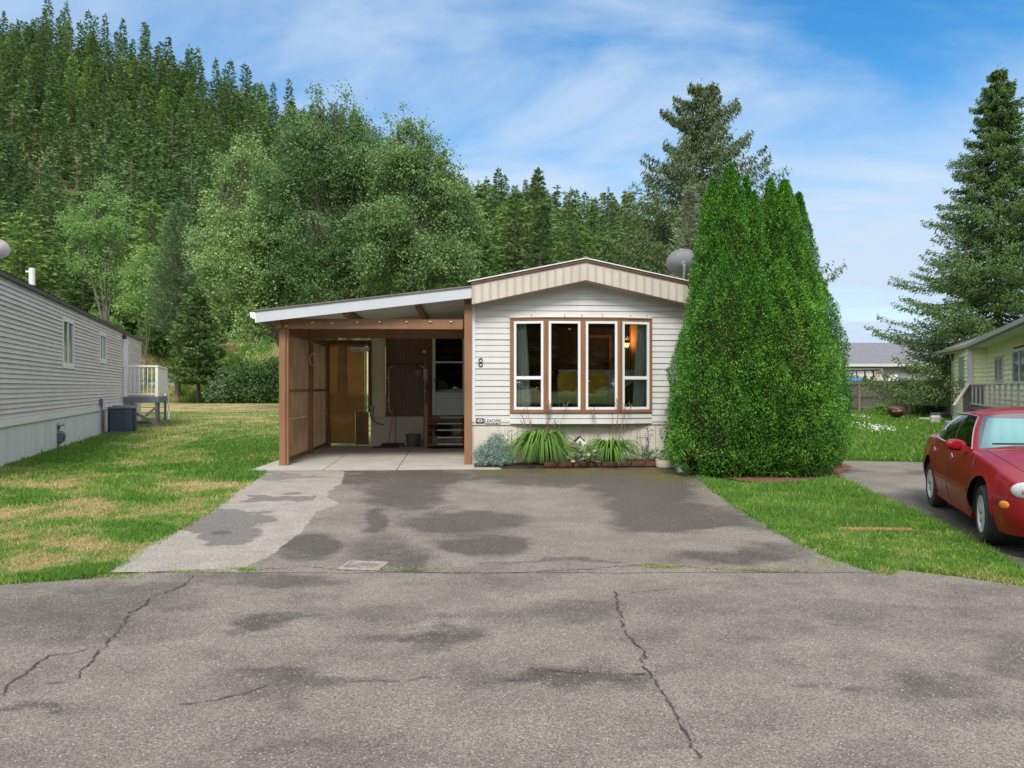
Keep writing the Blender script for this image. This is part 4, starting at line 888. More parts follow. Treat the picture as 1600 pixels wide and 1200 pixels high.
# ------------------------------------------------------------------ pale yellow house on the right
yh = thing('mobile_home', 'pale yellow lap sided house with a long gutter behind the red car', 'house', (0, 0, 0))
M_YEL = pmat('yellow_siding', (.86, .83, .58), .6, (.80, .78, .52), 1.2, bump=.05); M_YT = pmat('grey_trim', (.50, .50, .48), .6, (.42, .42, .40), 4); M_GUT = pmat('old_gutter', (.42, .41, .38), .5, (.30, .29, .26), 8, stretch=(1, 1, 4))
a1 = (xat(1490, 39), 39); a2 = (xat(1513.5, 34.6), 34.6)
c1 = (22.15, 34.25); cdir = (-.44, -.898); c2 = (c1[0]+cdir[0]*17, c1[1]+cdir[1]*17)
def wallM(p, q): return Matrix.Translation((p[0], p[1], 0)) @ Matrix.Rotation(math.atan2(q[1]-p[1], q[0]-p[0]), 4, 'Z'), math.hypot(q[0]-p[0], q[1]-p[1])
mb = MB(); M1, L1 = wallM(a1, a2); siding(mb, L1, .2, 3.6, course=.2, lip=.045, M=M1)
M2, L2 = wallM(a2, c1); siding(mb, L2, .2, 3.62, course=.2, lip=.045, M=M2)
M3, L3 = wallM(c1, c2)
def cs(px): p = (px-800)/F; return (c1[0]-p*c1[1])/(p*cdir[1]-cdir[0])
w1a, w1b, w2a, w2b = cs(1556), cs(1569), cs(1583), cs(1606)
zc1, zc0 = zat(559, 32), zat(598, 32); siding(mb, L3, .2, 3.62, course=.2, lip=.045, M=M3, openings=[(w1a, w1b, zc0, zc1), (w2a, w2b, zc0-.1, zc1+.15)])
mb.build('wall_siding', M_YEL, yh)
for q_, M_ in (((L1-.08, L1+.03, -.06, .0, .1, 3.6), M1), ((-.02, .16, -.065, -.046, .1, 3.6), M2), ((-.06, .06, -.06, .0, .1, 3.6), M1)): MB().box(*q_, M_).build('corner_board', pmat('pale_corner', (.66, .68, .66), .6), yh)
for (a, b, z0, z1) in ((w1a, w1b, zc0, zc1), (w2a, w2b, zc0-.1, zc1+.15)):
    m = MB(M3); t = .12; m.box(a, a+t, -.05, .02, z0, z1); m.box(b-t, b, -.05, .02, z0, z1); m.box(a+t, b-t, -.05, .02, z0, z0+t); m.box(a+t, b-t, -.05, .02, z1-t, z1); m.box((a+b)/2-.05, (a+b)/2+.05, -.045, .02, z0+t, z1-t)
    wf = m.build('window', M_YT if a == w1a else M_WHITE, yh); m = MB(M3); m.box(a+t, b-t, -.01, -.004, z0+t, z1-t); m.build('pane', pmat('dark_glass', (.05, .06, .07), .08), wf)
m = MB(M1); m.box(L1*.45, L1*.78, -.06, -.0, zat(606, 36), zat(557, 36)); m.build('shutter', pmat('grey_green_shutter', (.28, .33, .30), .6, (.25, .30, .27), 2), yh)
# roof: eaves from far to near
E0 = (xat(1467, 40), 40, 3.65); E1 = (xat(1511, 34.9), 34.9, 3.68); E2 = (E1[0]-.4957*22, E1[1]-22*1.0, 3.70); rid = lambda p, d, z: (p[0]+d, p[1]+d*.45, z)
mb = MB(); mb.grid([[E0, E1, E2], [rid(E0, 3.5, 4.9), rid(E1, 3.8, 4.95), rid(E2, 4.0, 5.0)], [rid(E0, 7, 3.7), rid(E1, 7.6, 3.7), rid(E2, 8, 3.7)]]); mb.build('roof', pmat('brown_shingle', (.20, .18, .15), .9, (.12, .11, .10), 5), yh)
mb = MB()
for p, q in ((E0, E1), (E1, E2)):
    for off, w, h, dz in ((0, .12, .13, -.06), ): mb.bar((p[0]-.05, p[1], p[2]+dz), (q[0]-.05, q[1], q[2]+dz), w, h)
    mb.bar((p[0]-.10, p[1], p[2]+.0), (q[0]-.10, q[1], q[2]+.0), .03, .03); mb.bar((p[0]+.06, p[1], p[2]-.15), (q[0]+.06, q[1], q[2]-.15), .05, .18)
mb.tube([(a1[0]-.35, a1[1]-.3, 3.5), (a1[0]-.3, a1[1]-.2, 3.3), (a1[0]-.1, a1[1]-.05, 3.1), (a1[0]-.1, a1[1]-.05, .2)], .05, 8); mb.build('gutter', M_GUT, yh)
mb = MB(); mb.add([E0, E1, E2, (E2[0]+3.5, E2[1]+.3, 3.62), (E1[0]+1.5, E1[1]+.3, 3.62), (E0[0]+1.2, E0[1]+.3, 3.6)], [(0, 1, 4, 5), (1, 2, 3, 4)]); 
for v in range(len(mb.v)): mb.v[v] = (mb.v[v][0], mb.v[v][1], mb.v[v][2]-.1)
mb.build('soffit', pmat('soffit_yellow', (.78, .79, .55), .7), yh)
# porch rail in front of wall C
pr = thing('porch', 'raised porch with grey wooden railing in front of the pale yellow house', 'porch', (0, 0, 0))
PA = (xat(1517, 32.5), 32.5); PB = (PA[0]-.4957*16*.92, PA[1]-16)
MP, LP = wallM(PA, PB); zt_ = 1.86; zd = .85
m = MB(MP); m.box(0, LP, .0, 1.2, zd-.12, zd); m.build('floor', M_GW, pr)
m = MB(MP); m.box(-.05, LP, -.06, .06, zt_-.05, zt_); m.box(0, LP, -.03, .03, zd+.1, zd+.16); m.build('top_rail', M_YT, pr)
x = .45; i = 0
while x < LP: m = MB(MP); m.box(x-.07, x+.07, -.025, .025, zd+.161, zt_-.051); m.build('baluster', M_YT, pr); x += 1.05
m = MB(MP); m.box(-.06, .04, -.3, .5, .05, zt_-.06); m.build('end_panel', M_GW, pr)
m = MB(MP); m.bar((.1, -.1, zt_-.02), (1.0, -.75, .9), .14, .05); m.build('stair_rail', pmat('pinkish_board', (.52, .45, .40), .7), pr)
m = MB(MP)
for i in range(3): m.box(.0, 1.2, -.1-.3*(i+1), -.1-.3*i, 0, .60-.2*i)
m.build('step', M_YT, pr)

# ------------------------------------------------------------------ fence, garage building
F1 = (xat(1345, 52.5), 52.5); F2 = (xat(1425, 46.5), 46.5); fd = Vector((F2[0]-F1[0], F2[1]-F1[1])).normalized()
FS = (F1[0]-fd.x*9, F1[1]-fd.y*9); FE = (F1[0]+fd.x*24, F1[1]+fd.y*24); MF, LF = wallM(FS, FE)
fn = thing('wooden_fence', 'weathered grey brown board fence with two rails behind the far lawn', 'fence', (FS[0], FS[1], 0), math.atan2(fd.y, fd.x))
M_FB = pmat('weathered_board', (.36, .31, .26), .95, (.19, .16, .135), 3.0, stretch=(9, 9, .5), bump=.5, bscale=12); gg = random.Random(3)
m = MB(); x = 0
while x < LF: h = 2.14 + gg.uniform(-.03, .03); m.box(x+.006, x+.134, .0, .022, .03, h); x += .142
m.build('boards', M_FB, fn)
m = MB(); m.box(0, LF, -.05, -.001, 1.02, 1.12); m.box(0, LF, -.05, -.001, 1.90, 1.99); m.box(0, LF, -.05, -.001, .2, .3); m.build('rails', pmat('rail_wood', (.30, .25, .20), .95, (.2, .17, .14), 5), fn)
def ft_(px): p = (px-800)/F; return (FS[0]-p*FS[1])/(p*fd.y-fd.x)
for x in [ft_(1345), ft_(1425), ft_(1345)-4, ft_(1425)+4.9, ft_(1425)+9.5]: m = MB(); m.box(x-.09, x+.09, -.16, -.051, 0, 2.06, bev=.01); m.build('post', pmat('post_wood', (.33, .26, .20), .9, (.22, .17, .13), 5), fn)

gb = thing('garage_building', 'low grey garage with a pale shingle roof beyond the wooden fence', 'garage', (0, 0, 0))
Y = 74; gz0, gz1 = zat(568, Y), zat(535.5, Y+4); x0, x1 = xat(1225, Y), xat(1500, Y)
m = MB(); m.box(x0, x1, Y, Y+.2, .5, gz0); m.build('wall', pmat('grey_wall', (.24, .23, .23), .8, (.20, .19, .19), 2), gb)
m = MB(); m.add([(x0-.5, Y-.6, gz0-.08), (x1+.5, Y-.6, gz0-.08), (x1+.5, Y+4, gz1), (x0-.5, Y+4, gz1), (x0-.5, Y+9, gz0), (x1+.5, Y+9, gz0)], [(0, 1, 2, 3), (3, 2, 5, 4)]); m.build('roof', pmat('pale_shingle', (.155, .16, .18), .9, (.125, .13, .15), 3, bump=.3), gb)
m = MB(); m.box(x0-.5, x1+.5, Y-.66, Y-.6, gz0-.32, gz0-.05); m.build('fascia', pmat('light_grey_trim', (.5, .5, .5), .6), gb)
ga, gc = xat(1300, Y), xat(1379, Y); m = MB(); zt2 = zat(578, Y)
for k in range(4): m.box(ga+.02, gc-.3, Y-.05, Y-.001, .9+(zt2-.9)*k/4+.015, .9+(zt2-.9)*(k+1)/4-.015)
gd = m.build('garage_door', pmat('pale_door', (.62, .60, .60), .6), gb); m = MB(); m.box(ga-.2, gc, Y-.09, Y-.0, zt2, zt2+.16); m.box(gc-.28, gc, Y-.09, Y-.001, .8, zt2); m.build('door_trim', M_WHITE, gb)
m = MB(); m.box(xat(1388, Y), xat(1402, Y), Y-.06, Y-.0, .9, zat(585, Y)); m.build('side_door', M_WHITE, gb)
# ------------------------------------------------------------------ vegetation
def lm(px):
    for lim, b in ((30, 'beyond the small white edged dish'), (105, 'above the vent pipe'), (150, 'left of the pale aspen'), (205, 'above the pale aspen'), (250, 'above the small birch'), (300, 'above the long needle pine'), (345, 'beside the first cottonwood'),
                   (400, 'behind the left side of the first cottonwood'), (460, 'behind the first cottonwood'), (520, 'left of the tallest cottonwood top'), (575, 'right of the tallest cottonwood top'), (640, 'behind the leaning cottonwood'), (710, 'beside the leaning cottonwood'), (765, 'above the carport roof end'),
                   (830, 'left of the gable peak'), (890, 'just before the gable peak'), (940, 'right of the gable peak'), (1200, 'beside the drooping spruce')):
        if px < lim: return b
    return 'beside the drooping spruce'
M_BARK = pmat('bark', (.13, .10, .075), .95, (.06, .045, .035), 12, bump=.8, stretch=(1, 1, .25))
M_BARKL = pmat('bark_pale', (.16, .14, .11), .9, (.07, .06, .05), 7, bump=.6, stretch=(1, 1, .4))
L_HILL = leafmat('hill_needles', (0.056, 0.103, 0.029), (0.168, 0.267, 0.075), 0.3)
L_HILL2 = leafmat('hill_needles_bright', (0.078, 0.157, 0.035), (0.233, 0.365, 0.084), 0.32)
L_FAR = leafmat('distant_needles', (.045, .08, .05), (.085, .13, .075), .25)
L_SPR = leafmat('spruce_needles', (.036, .064, .020), (.13, .19, .065), .22)
L_SPR2 = leafmat('spruce_green', (.055, .108, .024), (.20, .31, .075), .28)
L_BLUE = leafmat('blue_spruce_needles', (0.132, 0.187, 0.099), (0.299, 0.368, 0.207), 0.2)
L_PINE = leafmat('pine_needles', (0.101, 0.168, 0.076), (0.235, 0.336, 0.151), 0.3)
L_COT = leafmat('cottonwood_leaves', (0.061, 0.117, 0.030), (0.275, 0.431, 0.155), 0.34)
L_COTB = leafmat('cottonwood_leaves_bright', (0.082, 0.151, 0.039), (0.313, 0.475, 0.173), 0.36)
L_ASP = leafmat('aspen_leaves', (0.149, 0.283, 0.067), (0.356, 0.535, 0.178), 0.42)
L_SHR = leafmat('shrub_leaves', (0.079, 0.176, 0.032), (0.264, 0.440, 0.088), 0.38)
L_HEDGE = leafmat('hedge_leaves', (0.037, 0.093, 0.024), (0.128, 0.221, 0.060), 0.3)
L_THU = leafmat('thuja_sprays', (0.02, 0.085, 0.01), (0.17, 0.42, 0.045), 0.22)
L_THUD = leafmat('thuja_core', (0.014, 0.030, 0.010), (0.024, 0.042, 0.012), 0)
L_ART = leafmat('silver_foliage', (.17, .26, .22), (.38, .50, .43), .2)
L_LILY = leafmat('lily_blades', (.06, .16, .022), (.20, .38, .06), .35)
L_HOSTA = leafmat('hosta_leaves', (.07, .18, .03), (.62, .68, .48), .3)

def conifer_arrays(seed, h, r, levels, per, k, spray, droop=.25, base=.12, up=.25, shape=1.0, irr=.35, width=.34, hang=.0, side_f=.75, rfun=None, fluff=.12):
    g = np.random.default_rng(seed); P = []; D = []; Ls = []; T = []; B = []
    for i in range(levels):
        f = (i + g.uniform(-.4, .4)) / levels; f = min(max(f, 0), .985); z = h * (base + (1 - base) * f)
        rr = r * ((1 - f) ** shape * .94 + .06) if rfun is None else rfun(f)
        nb = max(4, int(per * (.5 + .5 * (1 - f))))
        for j in range(nb):
            az = 2*math.pi*(j + g.uniform(-.45, .45))/nb + i*1.7; L = rr * g.uniform(1 - irr, 1 + irr*.6)
            kk = max(4, int(k * (.35 + .65 * L / r))); t = g.uniform(.10, 1, kk) ** .75
            out = np.stack([np.full(kk, math.cos(az)), np.full(kk, math.sin(az)), np.zeros(kk)], 1)
            side = np.stack([-out[:, 1], out[:, 0], out[:, 2]], 1)
            slope0 = up - droop * 1.2; zc = L * (slope0 * t * .5 - droop * np.sin(t * 2.2) * .55 + up * .45 * t ** 3)
            sw = g.normal(0, 1, kk) * L * .17 * (1.15 - t)
            pos = out * (L * t)[:, None] + side * sw[:, None]; pos[:, 2] += z + zc + g.normal(0, fluff, kk) * spray
            d = out * g.uniform(.3, 1, kk)[:, None] + side * (np.sign(sw) * g.uniform(.1, side_f * 1.3, kk))[:, None]; d[:, 2] += g.uniform(-.55, .3, kk) - hang * g.uniform(.3, 1.6, kk)
            P.append(pos); D.append(d); Ls.append(spray * g.uniform(.6, 1.35, kk)); T.append(np.clip(.48 + g.normal(0, .12) + g.normal(0, .2, kk), 0, 1))
            if j % 2 == 0: B.append((z, az, L, slope0, droop, up))
    # leader
    n = 24; t = g.uniform(.93, 1.01, n); P.append(np.stack([g.normal(0, .03, n)*h*.06, g.normal(0, .03, n)*h*.06, t*h], 1)); D.append(np.stack([g.normal(0, .4, n), g.normal(0, .4, n), g.uniform(.3, 1.2, n)], 1)); Ls.append(spray*g.uniform(.5, 1, n)); T.append(g.uniform(.3, .8, n))
    P = np.concatenate(P); D = np.concatenate(D); Ls = np.concatenate(Ls); T = np.concatenate(T)
    V, Fq = kites(P, D, Ls, Ls * width, g)
    return V, Fq, T, B
def trunk_mb(h, r, lean=0, B=(), br=.05, n=7):
    m = MB(); m.tube([(0, 0, -.6), (0, 0, h*.1), (lean*.3, 0, h*.4), (lean*.7, 0, h*.75), (lean, 0, h*.98)], [r*1.25, r, r*.75, r*.4, r*.08], n)
    for (z, az, L, s0, dr, up) in B:
        pts = []
        for t in (0, .35, .7, .95): zc = L * (s0*t*.5 - dr*math.sin(t*2.2)*.55 + up*.45*t**3); pts.append((math.cos(az)*L*t, math.sin(az)*L*t, z+zc))
        m.tube(pts, [br, br*.7, br*.4, br*.15], 4, cap=False)
    return m
def conifer(name, label, loc, seed, h, r, mat, group=None, rz=0, cat='tree', br=.05, **kw):
    V, Fq, T, B = conifer_arrays(seed, h, r, **kw)
    t = thing(name, label, cat, loc, rz, group)
    arr_mesh('crown', V, Fq, mat, tint=T, parent=t); trunk_mb(h, h*.011+.06, 0, B, br).build('trunk', M_BARK, t, True)
    return t

def lump(seed, lobes, n, leaf, clump=.45, per=26, up=0.0, wid=.62, sub=0):
    """leaf clusters through ellipsoidal lobes (cx,cy,cz,rx,ry,rz,weight)"""
    g = np.random.default_rng(seed)
    if sub:
        ex = []
        for l in lobes:
            ex.append(tuple(l[:6]) + (l[3]*l[4]*l[5]**.5*.45,))
            for k in range(sub):
                dd = nrm(g.normal(size=3)); dd[2] = abs(dd[2])*1.1-.25; q = g.uniform(.32, .5)
                ex.append((l[0]+dd[0]*l[3]*.9, l[1]+dd[1]*l[4]*.9, l[2]+dd[2]*l[5]*.95, l[3]*q, l[4]*q, l[5]*q*1.25, l[3]*l[4]*l[5]**.5*.55/sub*1.4))
        lobes = ex
    w = np.array([l[6] if len(l) > 6 else l[3]*l[4]*l[5] ** .5 for l in lobes], float); w /= w.sum(); P = []; T = []; C = []
    for l, ww in zip(lobes, w):
        nc = max(3, int(n * ww / per)); d = nrm(g.normal(size=(nc, 3))); rad = g.uniform(.12, 1, nc) ** .42
        c = np.array(l[:3]) + d * rad[:, None] * np.array(l[3:6]) * g.uniform(.82, 1.12, nc)[:, None]; ct = np.clip(.48 + g.normal(0, .17, nc), 0, 1); sz = g.uniform(.5, 1.3, nc)
        cnt = (per * g.uniform(.5, 1.5, nc)).astype(int); idx = np.repeat(np.arange(nc), cnt)
        P.append(c[idx] + g.normal(0, clump, (len(idx), 3)) * sz[idx][:, None] * np.array([1, 1, .75])); T.append(np.clip(ct[idx] + g.normal(0, .2, len(idx)), 0, 1)); C.append(c)
    P = np.concatenate(P); T = np.concatenate(T); D = g.normal(size=P.shape); D[:, 2] += up
    L = leaf * g.uniform(.6, 1.3, len(P)); V, Fq = kites(P, D, L, L * wid, g)
    return V, Fq, T, C
def broadleaf(name, label, loc, seed, h, lobes, n, leaf, mat, bark, clump=.45, per=26, tr=.25, group=None, base=(0, 0), lean=None, cat='tree', up=.0, twigs=5):
    V, Fq, T, C = lump(seed, lobes, n, leaf, clump, per, up, .62, 5)
    t = thing(name, label, cat, loc, 0, group); arr_mesh('crown', V, Fq, mat, tint=T, parent=t)
    g = random.Random(seed); m = MB(); fork = h * .28; bx, by = base; mid = lean or (bx*.3, by*.3)
    m.tube([(bx, by, -.5), (bx*.9+mid[0]*.1, by, fork*.4), (mid[0], mid[1], fork)], [tr*1.25, tr, tr*.85], 9)
    for i, l in enumerate(lobes):
        e = Vector(l[:3]); s = Vector((mid[0], mid[1], fork)); tp = e + Vector((0, 0, l[5]*.6))
        q = s.lerp(e, .5) + Vector((g.uniform(-.4, .4), g.uniform(-.4, .4), h*.04))
        m.tube([s, q, e, tp], [tr*.55, tr*.42, tr*.28, tr*.06], 6)
        for k in range(min(twigs, len(C[i]))):
            c = Vector(C[i][g.randrange(len(C[i]))]); a = s.lerp(e, g.uniform(.5, 1)) if k % 2 else e
            m.tube([a, a.lerp(c, .5) + Vector((0, 0, .2)), c], [tr*.16, tr*.1, tr*.03], 4, cap=False)
    m.build('trunk', bark, t, True)
    return t

def placed(px, Y, z=None):
    x = xat(px, Y); return (x, Y, float(terrain(x, Y)) if z is None else z)
def H_at(py, px, Y): return zat(py, Y) - placed(px, Y)[2]

# --- the big trees behind the home
def lob(px, py, r, rz, Y, px0, dy=0, w=None):
    x = xat(px, Y) - xat(px0, Y); z = zat(py, Y); t = (x, dy, z, r, r, rz); return t + ((w,) if w else ())
Y = 56
broadleaf('cottonwood_tree', 'pale green cottonwood with a forked spiky top, left one of the three behind the carport', (xat(430, Y), Y, 0), 31, 19,
    [lob(352, 300, 1.3, 3.2, Y, 430), lob(385, 275, 1.3, 3.4, Y, 430), lob(415, 290, 1.2, 2.8, Y, 430), lob(350, 380, 2.4, 2.8, Y, 430), lob(405, 370, 2.9, 3.4, Y, 430), lob(375, 440, 3.0, 2.6, Y, 430, -1), lob(440, 430, 3, 3.2, Y, 430), lob(410, 490, 2.8, 1.8, Y, 430, -1), lob(335, 330, 1.1, 1.6, Y, 430), lob(410, 535, 1.0, 1.6, Y, 430, -2)],
    62000, .19, L_COTB, M_BARKL, .34, 44, .30, group='cottonwoods behind the home', base=(2.6, 0), lean=(.2, 0), up=-.25)
Y = 54
broadleaf('cottonwood_tree', 'tallest and widest cottonwood, its crown rising in the middle behind the carport roof', (xat(535, Y), Y, 0), 32, 22,
    [lob(505, 195, 1.2, 2.6, Y, 535), lob(535, 200, 1.3, 2.4, Y, 535), lob(470, 225, 1.8, 1.8, Y, 535), lob(565, 215, 1.5, 2.0, Y, 535), lob(520, 270, 3.4, 2.8, Y, 535), lob(460, 300, 2.4, 2.6, Y, 535), lob(570, 300, 2.6, 2.8, Y, 535), lob(500, 370, 3.6, 3.2, Y, 535), lob(560, 400, 3, 3, Y, 535), lob(480, 440, 3, 2.6, Y, 535), lob(550, 470, 3.2, 2, Y, 535)],
    95000, .18, L_COT, M_BARKL, .34, 44, .36, group='cottonwoods behind the home', up=-.25)
Y = 51
broadleaf('cottonwood_tree', 'cottonwood with a leaning feathery crown, right one of the three, meeting the dark conifers', (xat(640, Y), Y, 0), 33, 20,
    [lob(622, 215, .8, 2.2, Y, 640), lob(645, 225, 1.0, 1.9, Y, 640), lob(672, 240, 1.1, 1.4, Y, 640), lob(690, 262, 1.0, .9, Y, 640), lob(600, 270, 2.0, 2.2, Y, 640), lob(650, 290, 2.8, 2.2, Y, 640), lob(700, 310, 1.8, 1.8, Y, 640), lob(640, 360, 3.4, 2.8, Y, 640), lob(700, 370, 2.2, 2.4, Y, 640), lob(610, 420, 2.8, 2.4, Y, 640), lob(675, 430, 2.8, 2.2, Y, 640, -1), lob(715, 420, 1.4, 1.4, Y, 640, -1)],
    88000, .17, L_COT, M_BARKL, .34, 44, .32, group='cottonwoods behind the home', up=-.25)
Y = 86
broadleaf('aspen_tree', 'slim pale green aspen standing alone above the grey roof', placed(165, Y), 34, 19,
    [lob(168, 345, 1.3, 2.2, Y, 165), lob(150, 365, 1.6, 1.6, Y, 165), lob(190, 362, 1.2, 1.4, Y, 165), lob(120, 385, 1.6, 1.3, Y, 165), lob(165, 400, 2.6, 2.2, Y, 165), lob(135, 410, 2.0, 1.8, Y, 165), lob(160, 450, 2.8, 2.2, Y, 165), lob(180, 480, 2.4, 2.4, Y, 165)],
    15000, .27, L_ASP, M_BARKL, .45, 22, .2)
Y = 84
broadleaf('birch_tree', 'small yellow green birch right of the aspen above the grey roof end', placed(228, Y), 35, 13,
    [lob(228, 430, 1.3, 1.9, Y, 228), lob(222, 465, 2.0, 2.2, Y, 228), lob(240, 495, 1.9, 1.8, Y, 228), lob(212, 500, 1.6, 1.6, Y, 228)],
    9000, .24, L_ASP, M_BARKL, .4, 22, .13)
Y = 82
pt = conifer('long_needle_pine', 'soft grey green pine with long needles left of the cottonwoods', placed(278, Y), 41, zat(308, Y)-1, 3.3, L_PINE, br=.06, levels=34, per=10, k=70, spray=.55, droop=.1, base=.32, up=.55, shape=.55, irr=.3, width=.16, hang=-.5)
Y = 79
conifer('young_pine', 'small dark green pine with a bare lower stem at the far lawn edge', placed(310, Y), 42, H_at(445, 310, Y), 3.6, L_HEDGE, levels=24, per=9, k=90, spray=.5, droop=.12, base=.17, up=.30, shape=.7, irr=.45, width=.36)
# hedge row behind the lawn
for i, (px, py, w, lab) in enumerate([(352, 580, 1.6, 'loose grey green shrub beside the young pine at the lawn edge'), (376, 562, 1.35, 'dark rounded cedar in the hedge, second bush from the young pine'), (400, 570, 1.25, 'dark cedar in the middle of the hedge seen left of the carport'), (426, 558, 1.6, 'brightest cedar of the hedge, touching the carport post in view'), (450, 562, 1.5, 'cedar at the hedge end hidden behind the tan carport panels')]):
    Y = 77.5; h = zat(py, Y); V, Fq, T, C = lump(60+i, [(0, 0, h*.38, w, 1.2, h*.42), (0, 0, h*.7, w*.62, .9, h*.36), (w*.5, 0, h*.25, w*.7, 1, h*.3), (-w*.5, 0, h*.25, w*.7, 1, h*.3)], 5200, .26 if i else .3, .28, 20, .5)
    t = thing('shrub' if i == 0 else 'cedar_shrub', lab, 'shrub', placed(px, Y), 0, 'hedge at the far lawn edge'); arr_mesh('foliage', V, Fq, L_PINE if i == 0 else L_HEDGE, tint=T, parent=t)
    MB().tube([(0, 0, -.3), (0, 0, h*.6)], [.09, .04], 6).build('stem', M_BARK, t)
# bright shrubs on the bank
def ray_ground(px, py):
    for Y in np.arange(82, 240, .5):
        x = xat(px, Y)
        if float(terrain(x, Y)) >= zat(py, Y): return (x, float(Y), float(terrain(x, Y)))
    return (xat(px, 100), 100., float(terrain(xat(px, 100), 100)))
g = random.Random(5); bank = [(20, 470), (60, 455), (98, 440), (75, 490), (130, 480), (110, 520), (200, 520), (262, 500), (285, 520), (335, 500), (350, 470), (250, 545), (60, 520), (190, 475), (15, 430), (40, 415), (120, 455), (300, 545), (430, 520), (395, 500), (230, 520), (160, 530), (90, 470), (5, 500), (25, 395), (85, 405), (140, 430), (210, 440), (255, 455), (60, 380), (170, 520), (215, 470), (320, 470), (290, 440), (10, 360), (110, 360), (240, 400)]
lbl = ['bright green bush on the slope above the grey roof', 'darker bush on the slope above the grey roof', 'pale green bush on the slope behind the lawn']
protos = []
for s in range(3):
    V, Fq, T, C = lump(80+s, [(0, 0, 1.4, 2.1, 1.8, 1.5), (1.0, 0, 2.1, 1.2, 1.2, 1.1), (-1.1, 0, 1.9, 1.3, 1.2, 1.2)], 5200, .30, .36, 22, .1); protos.append((V, Fq, T))
pm = {}
for i, (px, py) in enumerate(bank):
    x, Y, _zz = ray_ground(px, py + 14); s = (0, 2, 0, 1)[i % 4]
    t = thing('wild_bush', lbl[s].split(' on ')[0] + (' high' if Y > 118 else ' low') + ' on the slope ' + lm(px), 'bush', (x, Y, float(terrain(x, Y))), g.uniform(0, 6), 'wild bushes on the bank'); sc = g.uniform(.9, 1.6) * (Y/90)**.6; t.scale = (sc, sc, sc * g.uniform(.8, 1.3))
    if s in pm: o = pm[s].copy(); COL.objects.link(o); o.parent = t
    else: o = arr_mesh('foliage', *protos[s][:2], [L_SHR, L_HEDGE, L_ASP][s] if s != 1 else L_SHR, tint=protos[s][2], parent=t); pm[s] = o

# --- the forest on the hill
PROTO = []
for s, (h, r, mt, kw) in enumerate([
    (24, 3.5, L_HILL, dict(levels=34, per=8, k=24, spray=.66, droop=.2, base=.14, up=.15, shape=.8, irr=.45)),
    (22, 3.9, L_HILL2, dict(levels=32, per=8, k=24, spray=.70, droop=.12, base=.10, up=.2, shape=.65, irr=.4)),
    (26, 3.0, L_HILL, dict(levels=34, per=8, k=22, spray=.64, droop=.25, base=.24, up=.1, shape=.7, irr=.5)),
    (20, 3.6, L_HILL2, dict(levels=28, per=8, k=26, spray=.70, droop=.05, base=.2, up=.35, shape=.5, irr=.4)),
    (25, 3.3, L_HILL, dict(levels=28, per=7, k=20, spray=.66, droop=.15, base=.3, up=.2, shape=.6, irr=.55))]):
    V, Fq, T, B = conifer_arrays(100+s, h, r, width=.42, **kw)
    tm = trunk_mb(h, .26, 0, (), n=6); base = len(V); me_v = np.concatenate([V, np.array(tm.v)])
    faces = [list(f) for f in Fq] + [[base+i for i in f] for f in tm.f]
    me = bpy.data.meshes.new('hill_conifer'); me.from_pydata(me_v.tolist(), [], faces); me.materials.append(mt); me.materials.append(M_BARK)
    me.polygons.foreach_set('material_index', np.array([0]*len(Fq) + [1]*len(tm.f), np.int32))
    a = me.attributes.new('tint', 'FLOAT', 'FACE'); a.data.foreach_set('value', np.concatenate([T, np.zeros(len(tm.f))]).astype(np.float32)); me.update()
    PROTO.append((me, h, r, V, Fq, T))
# a dead snag prototype
sm = MB(); gg = random.Random(4); sm.tube([(0, 0, -1), (0, 0, 8), (.2, 0, 15), (.1, 0, 20)], [.22, .18, .1, .03], 6)
for k in range(60):
    z = gg.uniform(5, 19); a = gg.uniform(0, 6.28); L = (21-z)*.16*gg.uniform(.5, 1.3)+.3
    sm.tube([(0, 0, z), (math.cos(a)*L*.6, math.sin(a)*L*.6, z-.1), (math.cos(a)*L, math.sin(a)*L, z+.25)], [.05, .035, .01], 3, cap=False)
snag = sm.build('dead_conifer', pmat('dead_wood', (.22, .18, .15), .9, (.12, .09, .07), 8), None)
g = random.Random(12); pts = []; cell = {}
tries = 0
while tries < 90000 and len(pts) < 1800:
    tries += 1; Yy = 99 + (252-99) * g.random() ** .9; px = g.uniform(-260, 1075); x = xat(px, Yy)
    if np.interp(x, HX, HH) < 12: continue
    if Yy > 215 and x > 60: continue
    dmin = (4.7 if Yy < 200 else 4.3)
    if 40 < px < 130 and 150 < Yy < 172: continue        # the bare scar
    if px < 320 and Yy < 138 and g.random() < .85: continue      # bushy foot of the slope
    cx, cy = int(x//6), int(Yy//6); ok = True
    for i in (-1, 0, 1):
        for j in (-1, 0, 1):
            for q in cell.get((cx+i, cy+j), ()):
                if (q[0]-x)**2 + (q[1]-Yy)**2 < dmin*dmin: ok = False
    if not ok: continue
    cell.setdefault((cx, cy), []).append((x, Yy)); pts.append((x, Yy, px))
def showing(p):       # how large it shows: apparent size, less where the cottonwoods or the home stand in front
    x, Yy, px = p; z = float(terrain(x, Yy)); top = HZ - (z + 22 - CH) * F / Yy; sc = 100 / Yy
    if 320 < px < 730 and top > 190: sc *= .12
    if px > 980: sc *= .4
    if px < -40: sc *= .3
    if Yy > 195: sc *= 1.9
    return sc
pts.sort(key=lambda p: -showing(p)); indiv, rest = pts[:262], pts[262:]
def zone(p):
    x, Yy, px = p
    a = 'hilltop edge' if Yy > 215 else 'upper slope' if Yy > 185 else 'middle slope' if Yy > 150 else 'lower slope' if Yy > 120 else 'foot of the hill'
    return a + ' ' + lm(px)
KIND = ['dark dense', 'mid green bushy', 'narrow dark', 'light green rounded', 'thin bare stemmed']
